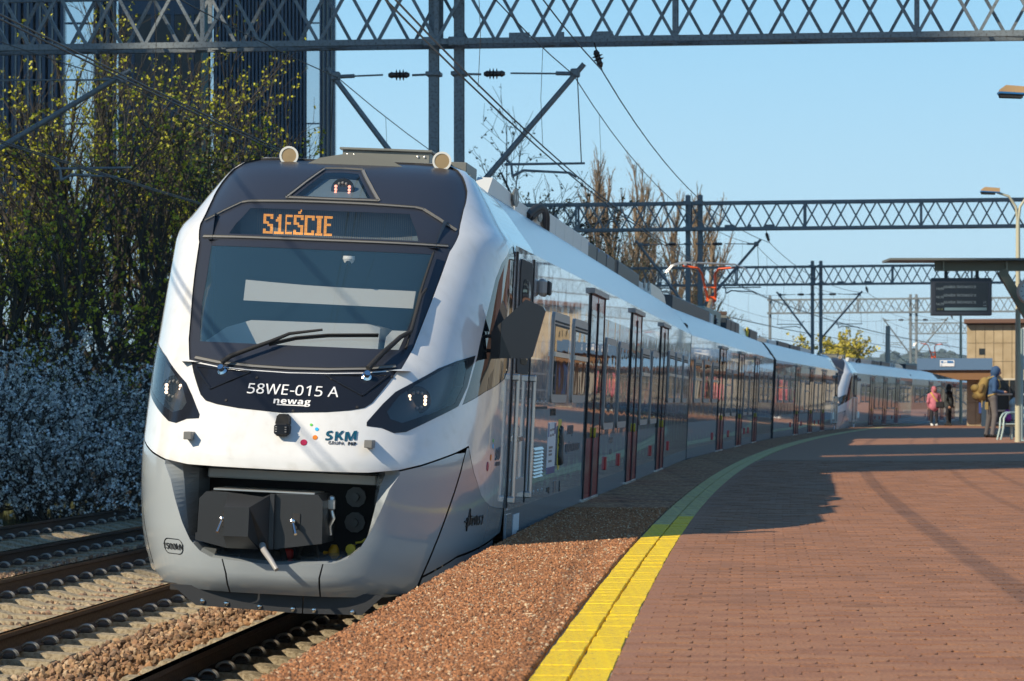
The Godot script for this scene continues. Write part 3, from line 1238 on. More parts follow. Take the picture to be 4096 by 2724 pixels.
func roof_box(root: Node3D, called: String, u0: float, u1: float, v0: float, v1: float, w1: float, m: Material, w0 := 3.33, r := 0.02) -> Node3D:
	begin()
	cbox(Vector3((v0 + v1) * 0.5, (w0 + w1) * 0.5, (u0 + u1) * 0.5), Vector3(absf(v1 - v0), w1 - w0, absf(u1 - u0)), r)
	return put(called, done(), m, root)

func running_gear(root: Node3D, us: Array, side: float) -> void:
	for u in us:
		var b := group_node("bogie", root)
		begin()
		for s in [-1.0, 1.0]:
			cbox(Vector3(s * 0.98, 0.46, u), Vector3(0.14, 0.22, 2.6), 0.04)
		cbox(Vector3(0, 0.5, u), Vector3(1.9, 0.2, 0.5), 0.03)
		put("bogie_frame", done(), M.cavity, b)
		for z in [-0.95, 0.95]:
			for s in [-1.0, 1.0]:
				begin()
				lathe(Vector3(s * 0.70, 0.40, u + z), Vector3(s, 0, 0), [[-0.06, 0.0], [-0.06, 0.43], [0.0, 0.415], [0.06, 0.40], [0.06, 0.33], [0.03, 0.30], [0.03, 0.12], [0.08, 0.10], [0.08, 0.0]], 24)
				put("wheel", done(), M.rail_side, b)

func car_places(root: Node3D, side: float) -> void:      # small things low on the platform side
	for u in [-0.9, -1.75, -2.2, -4.4, -5.3, -22.4, -23.5, -26.2]:
		begin()
		plate(u, u - 0.45, 0.60, 0.80, side, HALF - 0.03, HALF + 0.006)
		put("skirt_recess", done(), M.cavity, root)

func lead_car(zz: float, seam_shift: float, side: float, label: String, full: bool) -> Node3D:
	# zz: where the front bogie stands; the car is a chord of the curve
	var root := thing("train_car", label, "train car", Vector3.ZERO, "coupled train cars at the platform")
	var a := along(zz, TRACK, RAIL)
	var b := along(zz + 23.2, TRACK, RAIL)
	place_car(root, a, b, seam_shift, side)
	car_shell(root, 0.0, -27.45, side, true)
	for u in [-6.72, -12.66, -18.62]:
		car_door(root, u - 0.87, side)
	for w in [[-3.05, -4.5], [-5.0, -6.42], [-20.85, -22.35], [-22.87, -24.4], [-25.1, -26.6]]:
		car_window(root, w[0], w[1], 1.765, 2.52, side, 2.17)
	for w in [[-8.85, -10.25, 0.0], [-10.83, -12.22, 0.0], [-14.72, -16.2, 2.12], [-16.8, -18.27, 0.0]]:
		car_window(root, w[0], w[1], 1.485, 2.437, side, w[2])
	car_places(root, side)
	running_gear(root, [-3.6, -26.4], side)
	for u in [-9.4, -11.4, -17.3, -21.6]:      # red emergency handles
		begin()
		prism(round_rect(-0.07, 1.06, 0.07, 1.20, 0.02), Vector3(side * HALF, 0, u), Vector3(0, 0, 1), Vector3.UP, Vector3(side * 0.02, 0, 0))
		put("emergency_handle", done(), M.red_part, root)
	begin()      # white fairing that joins the nose to the lower roof line
	for i in 24:
		var wa := lerpf(2.6, 3.47, i / 24.0)
		var wb := lerpf(2.6, 3.47, (i + 1) / 24.0)
		for s in [-1.0, 1.0]:
			var a2 := Vector3(smooth_at(WB, wa) * s, wa, 0.0)
			var b2 := Vector3(smooth_at(WB, wb) * s, wb, 0.0)
			var c2 := Vector3(roof_x(wa) * s, minf(wa, 3.39), -1.3)
			var d2 := Vector3(roof_x(wb) * s, minf(wb, 3.39), -1.3)
			quad(a2, b2, d2, c2, Vector3(s * 0.6, 1, 0))
	quad(Vector3(-0.66, 3.47, 0), Vector3(0.66, 3.47, 0), Vector3(0.5, 3.392, -1.3), Vector3(-0.5, 3.392, -1.3), Vector3.UP)
	put("roof_joint", done(), M.white_paint, root)
	cab_nose(root, side, full)
	roof_gear_lead(root)
	return root

func roof_x(w: float) -> float:
	if w <= 2.90:
		return HALF + 0.001
	for i in ROOF.size() - 1:
		if w >= ROOF[i][1] and w <= ROOF[i + 1][1]:
			return lerpf(ROOF[i][0], ROOF[i + 1][0], (w - ROOF[i][1]) / (ROOF[i + 1][1] - ROOF[i][1])) + 0.004
	return 0.0

func place_car(root: Node3D, a: Vector3, b: Vector3, shift: float, side: float) -> void:
	var fw := (a - b).normalized()
	var n := Vector3.UP.cross(fw).normalized()
	var x := n * cos(ROLL) - Vector3.UP * sin(ROLL)
	var y := n * sin(ROLL) + Vector3.UP * cos(ROLL)
	if side > 0.0:
		root.transform = Transform3D(Basis(x, y, fw), a + fw * shift)
	else:      # the car faces away: its own x points away from the platform
		root.transform = Transform3D(Basis(-x, y, -fw), b - fw * shift)

func middle_car(z0: float, z1: float, label: String) -> void:
	var root := thing("train_car", label, "train car", Vector3.ZERO, "coupled train cars at the platform")
	var a := along(lerpf(z0, z1, 0.05), TRACK, RAIL)
	var b := along(lerpf(z0, z1, 0.95), TRACK, RAIL)
	var l := a.distance_to(b) / 0.9
	place_car(root, a, b, l * 0.05, 1.0)
	car_shell(root, -0.06, -l + 0.06, 1.0, false)
	var c := -l * 0.5
	for d in [-5.95, 0.0, 5.95]:
		car_door(root, c + d, 1.0)
	for d in [-5.95, 0.0]:
		for k in 2:
			var u: float = c + d + 5.95 - 1.2 - 2.0 * k
			car_window(root, u + 0.03, u - 1.42, 1.485, 2.437, 1.0, 2.12 if (k == 0 and d == 0.0) else 0.0)
	for s in [-1.0, 1.0]:
		for k in 3:
			var u: float = c + s * (7.15 + 2.15 * k)
			car_window(root, maxf(u, u + s * 1.5), minf(u, u + s * 1.5), 1.765, 2.52, 1.0, 2.17 if k != 1 else 0.0)
	for d in [-3.5, -2.0, 3.4, 8.0]:
		begin()
		prism(round_rect(-0.07, 1.06, 0.07, 1.20, 0.02), Vector3(HALF, 0, c + d), Vector3(0, 0, 1), Vector3.UP, Vector3(0.02, 0, 0))
		put("emergency_handle", done(), M.red_part, root)
	for u in [-0.9, -2.2, -l + 1.2, -l + 2.8]:
		begin()
		plate(u, u - 0.55, 0.60, 0.80, 1.0, HALF - 0.03, HALF + 0.006)
		put("skirt_recess", done(), M.cavity, root)
	running_gear(root, [-1.6, -l + 1.6], 1.0)
	for e in [0]:      # gangway bellows between the cars
		begin()
		for k in 4:
			var u: float = 0.22 - 0.12 * k
			cbox(Vector3(0, 1.85, u), Vector3(2.24, 2.5, 0.09), 0.03)
		put("gangway_bellows", done(), M.rubber, root)
	begin()
	for k in 4:
		cbox(Vector3(0, 1.85, -l - 0.22 + 0.12 * k), Vector3(2.24, 2.5, 0.09), 0.03)
	put("gangway_bellows", done(), M.rubber, root)
	# roof: dark cabinets, beige pantograph well, silver duct
	roof_box(root, "roof_cabinet", -0.8, -9.6, -0.55, 0.78, 3.60, M.roof_black)
	roof_box(root, "roof_cabinet", -9.7, -10.4, -0.5, 0.8, 3.55, M.roof_white)
	roof_box(root, "roof_cabinet", -10.5, -15.2, -0.4, 0.62, 3.72, M.roof_beige)
	for k in 3:
		roof_box(root, "vent_grille", -15.4 - 1.55 * k, -16.8 - 1.55 * k, -0.5, 0.74, 3.62, M.roof_black)
	begin()
	prism(PackedVector2Array([Vector2(-0.6, 3.34), Vector2(0.72, 3.34), Vector2(0.62, 3.62), Vector2(0.3, 3.72), Vector2(-0.3, 3.72)]), Vector3(0, 0, -20.3), Vector3.RIGHT, Vector3.UP, Vector3(0, 0, -3.4))
	put("roof_duct", done(), M.alu, root)
	roof_box(root, "roof_cabinet", -24.0, -l + 0.6, -0.5, 0.76, 3.60, M.roof_black)
	for k in 2:
		begin()
		lathe(Vector3(0.62, 3.38, -10.0 - 3.2 * k), Vector3.UP, [[0, 0.07], [0.05, 0.05], [0.08, 0.09], [0.11, 0.05], [0.14, 0.09], [0.17, 0.04], [0.24, 0.04], [0.24, 0.0]], 10)
		put("insulator", done(), M.insulator, root)
	for k in 2:
		begin()
		var pts := PackedVector3Array()
		for q in 9:
			var f := q / 8.0
			pts.append(Vector3(0.70, 3.40 + 0.22 * sin(PI * f), -23.6 - 0.5 * k + 0.35 * (f - 0.5)))
		tube(pts, 0.018, 0.018, 6)
		put("cable_loop", done(), M.emblem_yellow, root)
	pantograph(root, -19.6)

func pantograph(root: Node3D, u: float) -> void:
	var p := group_node("pantograph", root)
	begin()
	bar(Vector3(-0.5, 3.75, u - 0.6), Vector3(0.5, 3.75, u - 0.6), 0.06, 0.06)
	bar(Vector3(-0.5, 3.75, u + 0.6), Vector3(0.5, 3.75, u + 0.6), 0.06, 0.06)
	bar(Vector3(-0.4, 3.75, u - 0.6), Vector3(-0.4, 3.75, u + 0.6), 0.06, 0.06)
	bar(Vector3(0.4, 3.75, u - 0.6), Vector3(0.4, 3.75, u + 0.6), 0.06, 0.06)
	for x in [-0.4, 0.4]:
		for z in [-0.55, 0.55]:
			rod(Vector3(x, 3.4, u + z), Vector3(x, 3.75, u + z), 0.05, 8)
	put("base_frame", done(), M.roof_grey, p)
	begin()
	var knee := Vector3(0.0, 4.18, u - 0.95)
	tube(PackedVector3Array([Vector3(0, 3.78, u + 0.25), knee]), 0.07, 0.055, 8)
	put("lower_arm", done(), M.bronze, p)
	begin()
	for s in [-1.0, 1.0]:
		tube(PackedVector3Array([knee + Vector3(s * 0.10, 0.06, 0), Vector3(s * 0.16, 4.75, u + 0.35), Vector3(s * 0.24, 4.86, u + 0.45), Vector3(s * 0.60, 4.91, u + 0.45)]), 0.032, 0.026, 8)
	bar(knee + Vector3(-0.12, 0.02, 0), knee + Vector3(0.12, 0.02, 0), 0.10, 0.12)
	bar(Vector3(-0.14, 4.45, u - 0.28), Vector3(0.14, 4.45, u - 0.28), 0.03, 0.03)
	tube(PackedVector3Array([Vector3(0.05, 3.75, u + 0.3), knee + Vector3(0.05, -0.05, 0.02)]), 0.02, 0.02, 6)
	put("upper_arm", done(), M.orange_part, p)
	begin()
	for z in [-0.18, 0.18]:
		tube(PackedVector3Array([Vector3(-1.0, 4.72, u + 0.45 + z), Vector3(-0.86, 4.90, u + 0.45 + z), Vector3(-0.62, 4.985, u + 0.45 + z), Vector3(0.62, 4.985, u + 0.45 + z), Vector3(0.86, 4.90, u + 0.45 + z), Vector3(1.0, 4.72, u + 0.45 + z)]), 0.018, 0.018, 6)
	for x in [-0.55, 0.55]:
		bar(Vector3(x, 4.93, u + 0.24), Vector3(x, 4.93, u + 0.66), 0.04, 0.05)
	put("collector_head", done(), M.alu, p)

func roof_gear_lead(root: Node3D) -> void:
	# fairing hump and grey cabinet just behind the brow
	begin()
	var hp := PackedVector2Array([Vector2(-0.42, 3.38), Vector2(0.42, 3.38), Vector2(0.26, 3.46), Vector2(0.08, 3.495), Vector2(-0.08, 3.495), Vector2(-0.26, 3.46)])
	prism(hp, Vector3(0.04, 0, 0.25), Vector3.RIGHT, Vector3.UP, Vector3(0, 0, -0.75))
	put("roof_hump", done(), M.roof_grey, root)
	var cab := roof_box(root, "roof_cabinet", -0.6, -1.75, -0.20, 0.46, 3.595, M.roof_grey, 3.36, 0.006)
	begin()
	cbox(Vector3(0.13, 3.603, -1.175), Vector3(0.70, 0.018, 1.2), 0.004)
	put("lid", done(), M.roof_grey, cab)
	for x in [-0.16, -0.11, 0.37, 0.42]:
		begin()
		lathe(Vector3(x, 3.56, -0.598), Vector3(0, 0, 1), [[0.0, 0.010], [0.007, 0.008], [0.010, 0.0]], 8)
		put("rivet", done(), M.alu, cab)
	roof_box(root, "roof_cabinet", -1.45, -2.1, 0.50, 0.63, 3.60, M.roof_grey, 3.36, 0.006)
	for s in [[-0.46, 3.475], [0.655, 3.475]]:      # round horns
		var hn := group_node("horn", root)
		begin()
		lathe(Vector3(s[0], s[1], 0.14), Vector3(0.06, 0, 1), [[-0.12, 0.0], [-0.12, 0.045], [-0.02, 0.055], [0.0, 0.066], [0.012, 0.066], [0.016, 0.060]], 24)
		put("horn_body", done(), M.bronze, hn)
		begin()
		lathe(Vector3(s[0], s[1], 0.155), Vector3(0.06, 0, 1), [[0.0, 0.069], [0.006, 0.069], [0.006, 0.054], [0.0, 0.054]], 24)
		put("horn_ring", done(), M.roof_white, hn)
		begin()
		lathe(Vector3(s[0], s[1], 0.156), Vector3(0.06, 0, 1), [[0.0, 0.055], [0.001, 0.0]], 24)
		put("horn_gauze", done(), M.bronze, hn)
		begin()
		cbox(Vector3(s[0], 3.40, 0.05), Vector3(0.06, 0.08, 0.10), 0.01)
		put("horn_foot", done(), M.roof_grey, hn)
	# low white fairing with lifting lugs
	begin()
	prism(PackedVector2Array([Vector2(-1.3, 3.36), Vector2(-1.6, 3.50), Vector2(-3.0, 3.475), Vector2(-3.2, 3.36)]), Vector3(0.70, 0, 0), Vector3(0, 0, 1), Vector3.UP, Vector3(0.12, 0, 0))
	prism(PackedVector2Array([Vector2(-3.4, 3.36), Vector2(-3.4, 3.47), Vector2(-5.6, 3.45), Vector2(-5.6, 3.36)]), Vector3(0.70, 0, 0), Vector3(0, 0, 1), Vector3.UP, Vector3(0.10, 0, 0))
	put("roof_fairing", done(), M.roof_white, root)
	for u in [-3.1, -5.15, -20.3, -21.3]:
		begin()
		var ring := PackedVector2Array()
		for k in 8:
			ring.append(Vector2(cos(TAU * (k + 0.5) / 8) * 0.22, 3.45 + sin(TAU * (k + 0.5) / 8) * 0.075))
		prism(ring, Vector3(0.83, 0, u), Vector3(0, 0, 1), Vector3.UP, Vector3(0.015, 0, 0))
		var lug := put("lifting_lug", done(), M.roof_grey, root)
		for k in [-0.09, 0.09]:
			begin()
			lathe(Vector3(0.846, 3.45, u + k), Vector3(1, 0, 0), [[0.0, 0.032], [0.002, 0.0]], 12)
			put("lug_hole", done(), M.roof_white, lug)
	for k in 2:
		begin()
		var pts := PackedVector3Array()
		for q in 9:
			var f := q / 8.0
			pts.append(Vector3(0.80 + 0.05 * sin(PI * f), 3.38 + 0.14 * sin(PI * f) - 0.03 * f, -4.4 - 1.5 * f - 0.25 * k))
		tube(pts, 0.035, 0.035, 8)
		put("roof_cable", done(), M.rubber, root)
	for k in 5:
		roof_box(root, "roof_cabinet", -5.95 - 0.96 * k, -6.89 - 0.96 * k, -0.6, 0.82, 3.53, M.roof_white, 3.33, 0.006)
	for k in 3:
		roof_box(root, "roof_cabinet", -10.8 - 1.42 * k, -12.15 - 1.42 * k, -0.6, 0.80, 3.535, M.roof_black)
		begin()
		cbox(Vector3(0.78, 3.50, -11.0 - 1.42 * k), Vector3(0.05, 0.05, 0.12), 0.01)
		put("blue_latch", done(), M.lamp_blue, root)
	roof_box(root, "roof_cabinet", -15.6, -19.7, -0.6, 0.80, 3.55, M.roof_black)
	roof_box(root, "roof_cabinet", -19.75, -22.3, -0.55, 0.70, 3.53, M.roof_white)
	begin()
	prism(PackedVector2Array([Vector2(-22.5, 3.33), Vector2(-22.5, 3.54), Vector2(-24.6, 3.54), Vector2(-26.2, 3.47), Vector2(-26.8, 3.33)]), Vector3(-0.5, 0, 0), Vector3(0, 0, 1), Vector3.UP, Vector3(1.3, 0, 0))
	put("roof_duct", done(), M.alu, root)

const MASK := [[0.0, 3.466], [0.40, 3.466], [0.70, 3.455], [0.675, 3.385], [0.64, 3.25], [0.555, 3.10], [0.49, 2.94], [0.45, 2.78], [0.435, 2.6], [0.42, 2.44], [0.402, 2.27], [0.385, 2.1], [0.36, 1.962], [0.25, 1.928], [0.13, 1.914], [0.0, 1.908]]
const GLASS := [[0.0, 2.76], [0.395, 2.763], [0.378, 2.55], [0.37, 2.35], [0.355, 2.2], [0.342, 2.095], [0.0, 2.093]]
const LEDWIN := [[0.0, 3.046], [0.318, 3.048], [0.338, 2.853], [0.0, 2.848]]
const LAMPFRAME := [[0.0, 3.378], [0.098, 3.374], [0.153, 3.25], [0.198, 3.132], [0.0, 3.13]]
const LAMPGLASS := [[0.0, 3.35], [0.084, 3.342], [0.127, 3.245], [0.163, 3.154], [0.0, 3.15]]
const PANEL := [[0.0, 1.899], [0.13, 1.905], [0.25, 1.919], [0.347, 1.945], [0.33, 1.875], [0.305, 1.79], [0.288, 1.735], [0.267, 1.70], [0.225, 1.68], [0.15, 1.662], [0.0, 1.645]]
const HEADLAMP := [[0.62, 2.08], [0.54, 2.034], [0.478, 1.98], [0.40, 1.875], [0.352, 1.81], [0.32, 1.73], [0.280, 1.61], [0.281, 1.585], [0.325, 1.577], [0.365, 1.546], [0.40, 1.556], [0.49, 1.655], [0.567, 1.733], [0.598, 1.867]]
const LENS := [[0.585, 2.045], [0.50, 1.985], [0.415, 1.87], [0.365, 1.79], [0.335, 1.68], [0.348, 1.635], [0.385, 1.612], [0.47, 1.68], [0.55, 1.75], [0.578, 1.87]]
const SIDEBLACK := [[0.632, 2.075], [0.606, 1.867], [0.585, 1.742], [0.705, 1.836], [0.9, 1.933], [0.955, 2.0], [0.975, 2.2], [0.985, 2.886], [0.93, 2.885], [0.85, 2.86], [0.738, 2.741], [0.698, 2.627], [0.678, 2.49], [0.655, 2.324], [0.637, 2.15]]
const WHITELOW := [[0.0, 1.285], [0.2, 1.287], [0.3, 1.29], [0.39, 1.312], [0.46, 1.35], [0.515, 1.388], [0.578, 1.43], [0.633, 1.472], [0.645, 1.415], [0.672, 1.292], [0.725, 1.133], [0.762, 1.085], [0.81, 1.046], [0.893, 1.019], [1.0, 1.002]]
const RIDGE := [[0.0, 1.36], [0.39, 1.36], [0.393, 1.28], [0.365, 1.186], [0.345, 1.06], [0.318, 0.915], [0.29, 0.805], [0.255, 0.735], [0.215, 0.70], [0.13, 0.688], [0.0, 0.674]]

func offset_poly(p: PackedVector2Array, d: float) -> PackedVector2Array:
	var r := Geometry2D.offset_polygon(p, d)
	return r[0] if r.size() else p

func cab_nose(root: Node3D, side: float, full: bool) -> void:
	var mask := sym(MASK)
	var panel := sym(PANEL)
	var holes := [mask, panel]
	for f in [false, true]:
		holes.append(poly(HEADLAMP, f))
		holes.append(poly(SIDEBLACK, f))
	# white shell
	var shell := PackedVector2Array()
	for p in WHITELOW:
		shell.append(Vector2(p[0], p[1]))
	shell.append(Vector2(1.0, 3.47))
	shell.append(Vector2(-1.0, 3.47))
	for i in range(WHITELOW.size() - 1, 0, -1):
		shell.append(Vector2(-WHITELOW[i][0], WHITELOW[i][1]))
	put("nose_shell", nose_patch(shell, holes), M.white_paint, root)
	begin()      # the shell turns inwards along its lower edge
	var low := []
	for p in WHITELOW.slice(0, 8):
		low.append(p)
	for f in [1.0, -1.0]:
		for i in low.size() - 1:
			var a := nose(low[i][0] * f, low[i][1])
			var b := nose(low[i + 1][0] * f, low[i + 1][1])
			var ia := Vector3(a.x * 0.86, a.y - 0.015, a.z - 0.30)
			var ib := Vector3(b.x * 0.86, b.y - 0.015, b.z - 0.30)
			quad(a, b, ib, ia, Vector3.DOWN)
	put("shell_underside", done(), M.white_paint, root)
	# black mask with rubber strips, recessed a little
	put("windscreen_mask", nose_patch(mask, [sym(GLASS), sym(LEDWIN), sym(LAMPGLASS)], -0.012), M.mask_dusty, root)
	begin()
	nose_rim(mask, 0.0, -0.013)
	put("mask_seal", done(), M.rubber, root)
	begin()
	for f in [false, true]:
		nose_line([[0.480, 2.945], [0.427, 3.018], [0.372, 3.085], [0.34, 3.096], [0.14, 3.104], [0.0, 3.105]], f, 0.024, -0.006)
		nose_line([[0.443, 2.826], [0.2, 2.824], [0.0, 2.823]], f, 0.022, -0.006)
		nose_line([[0.343, 1.983], [0.25, 1.957], [0.13, 1.942], [0.0, 1.937]], f, 0.022, -0.006)
	var lf := dense(sym(LAMPFRAME))
	var ring := []
	for q in lf:
		ring.append([q.x, q.y])
	ring.append(ring[0])
	nose_line(ring, false, 0.024, -0.006)
	put("rubber_strip", done(), M.trim_grey, root)
	put("windscreen", nose_patch(sym(GLASS), [], -0.014), M.windscreen_glass, root)
	# destination display
	var disp := group_node("destination_display", root)
	begin()      # upright board behind the raked glass
	box(Vector3(0, 2.95, 0.83), Vector3(1.30, 0.30, 0.02))
	put("led_board", done(), M.led_off, disp)
	if full:
		led_text(disp)
		begin()      # columns of unlit diodes
		for i in 76:
			box(Vector3(-0.53 + 0.0145 * i, 2.955, 0.842), Vector3(0.004, 0.205, 0.002))
		put("led_rows", done(), M.trim_grey, disp)
	put("display_glass", nose_patch(sym(LEDWIN), [], -0.013), M.clear_glass, disp)
	# top lamp
	var top := group_node("top_lamp", root)
	put("lamp_well", nose_patch(sym(LAMPGLASS), [], -0.06), M.led_off, top)
	lamp_ring(top, Transform3D(Basis(), nose(0.025, 3.245, -0.045)), 0.048, 0.011, M.lamp_led_top)
	put("lamp_glass", nose_patch(sym(LAMPGLASS), [], -0.013), M.clear_glass, top)
	# black number panel below the windscreen
	var pn := group_node("number_panel", root)
	put("panel_skin", nose_patch(panel, [], 0.006), M.black_gloss, pn)
	begin()
	nose_rim(panel, -0.01, 0.006)
	put("panel_edge", done(), M.rubber, pn)
	for p in [[-0.195, 1.705], [0.245, 1.70], [0.04, 1.658], [-0.105, 1.86], [0.15, 1.875], [0.335, 1.905]]:
		begin()
		var fr := nose_frame(p[0], p[1], 0.006)
		lathe(fr.origin, fr.basis.z, [[0.0, 0.011], [0.005, 0.009], [0.007, 0.0]], 10)
		put("screw", done(), M.rubber, pn)
	for f in [1.0, -1.0]:      # dished wiper wells in the upper corners
		begin()
		var pts := [[0.325, 1.915], [0.255, 1.775], [0.13, 1.895]]
		for k in 3:
			var a: Array = pts[k]
			var b: Array = pts[(k + 1) % 3]
			tube(PackedVector3Array([nose(a[0] * f, a[1], 0.008), nose(lerpf(a[0], b[0], 0.5) * f, lerpf(a[1], b[1], 0.5), 0.010), nose(b[0] * f, b[1], 0.008)]), 0.008, 0.008, 8)
		put("wiper_well", done(), M.black_gloss, pn)
	if full:
		nose_text("lettering", "58WE-015 A", 0.112, 0.025, 1.787, M.ink_white, pn, false, false, 0.0, 1.0, 0.008)
		nose_text("lettering", "newag", 0.062, 0.03, 1.716, M.ink_white, pn, true, false, 1.0, 1.25, 0.008)
		begin()
		nose_line([[-0.02, 1.692], [0.082, 1.692]], false, 0.007, 0.010)
		put("underline", done(), M.ink_white, pn)
	# headlamps
	for f in [false, true]:
		var s := -1.0 if f else 1.0
		var hl := group_node("headlight", root)
		var ol := poly(HEADLAMP, f)
		var ln := poly(LENS, f)
		put("lamp_housing", nose_patch(ol, [ln], 0.004), M.black_gloss, hl)
		put("lamp_bowl", nose_patch(ln, [], -0.07), M.coupler, hl)
		begin()
		nose_rim(ln, 0.004, -0.07)
		put("lamp_wall", done(), M.black_gloss, hl)
		begin()
		nose_rim(ol, -0.012, 0.004)
		put("lamp_seal", done(), M.rubber, hl)
		lamp_ring(hl, Transform3D(Basis(Vector3.UP, 0.25 * s), nose(0.438 * s, 1.782, -0.05)), 0.052, 0.0115, M.lamp_led)
		put("lens", nose_patch(ln, [], 0.003), M.clear_glass, hl)
		var wing := group_node("cab_side_window", root)
		put("pane", nose_patch(poly(SIDEBLACK, f), [], -0.003), M.dark_glass, wing)
		begin()
		nose_rim(poly(SIDEBLACK, f), 0.0, -0.006)
		put("seal", done(), M.rubber, wing)
	bumper(root, full)
	if full:
		cab_inside(root)
		wipers(root)
	nose_fittings(root, full)
	cab_side(root, side, full)

func lamp_ring(parent: Node, fr: Transform3D, r: float, led: float, m: Material) -> void:
	begin()
	lathe(fr.origin - fr.basis.z * 0.012, fr.basis.z, [[0.0, r * 1.75], [0.008, r * 1.66], [0.008, 0.0]], 24)
	put("lamp_plate", done(), M.black_gloss, parent)
	var n := fr.basis.z
	for k in 12:
		var on := k < 6
		var x := (-r if k < 3 else r) if on else (k % 3 - 1) * r * 0.52
		var y := (k % 3 - 1) * led * 2.05 if on else (r if k < 9 else -r) * (1.0 if k % 3 == 1 else 0.88)
		begin()
		lathe(fr * Vector3(x, y, 0.0), n, [[-0.004, led], [0.004, led * 0.9], [0.010, led * 0.5], [0.011, 0.0]], 10)
		put("led_on" if on else "led_dark", done(), m if on else M.trim_grey, parent)

const FONT := {
	"S": ["1111111", "1100011", "1100000", "1111000", "0001111", "0000011", "1100011", "1111111"],
	"1": ["0001100", "0011100", "0111100", "0001100", "0001100", "0001100", "0001100", "1111111"],
	"e": ["11111", "10000", "10000", "11110", "10000", "10000", "10000", "11111"],
	"C": ["1111111", "1100011", "1100000", "1100000", "1100000", "1100000", "1100011", "1111111"],
	"I": ["11111", "01110", "01110", "01110", "01110", "01110", "01110", "11111"],
	"E": ["111111", "110000", "110000", "111110", "110000", "110000", "110000", "111111"],
}

func led_text(parent: Node) -> void:
	begin()
	var x := -0.484
	var pitch := 0.0099
	for ch in ["S", "1", "e", "Z", "C", "I", "E"]:
		var rows: Array = FONT["S" if ch == "Z" else ch]
		var wd: int = rows[0].length()
		for j in rows.size():
			for i in wd:
				if rows[j][i] == "1":
					led_dot(x + i * pitch, 2.872 + (7 - j) * 0.0172, pitch)
		if ch == "Z":      # the acute accent
			led_dot(x + 3 * pitch, 3.018, pitch)
			led_dot(x + 4 * pitch, 3.018, pitch)
			led_dot(x + 4.6 * pitch, 3.032, pitch)
		x += (wd + 0.9) * pitch
	put("led_lettering", done(), M.led_amber, parent)

func led_dot(x: float, w: float, pitch: float) -> void:
	for k in 2:
		var y := w + 0.0045 + k * 0.0084
		var a := Vector3(x, y, 0.8445)
		quad(a + Vector3(-pitch * 0.44, -0.0033, 0), a + Vector3(pitch * 0.44, -0.0033, 0), a + Vector3(pitch * 0.44, 0.0033, 0), a + Vector3(-pitch * 0.44, 0.0033, 0), Vector3(0, 0, 1))

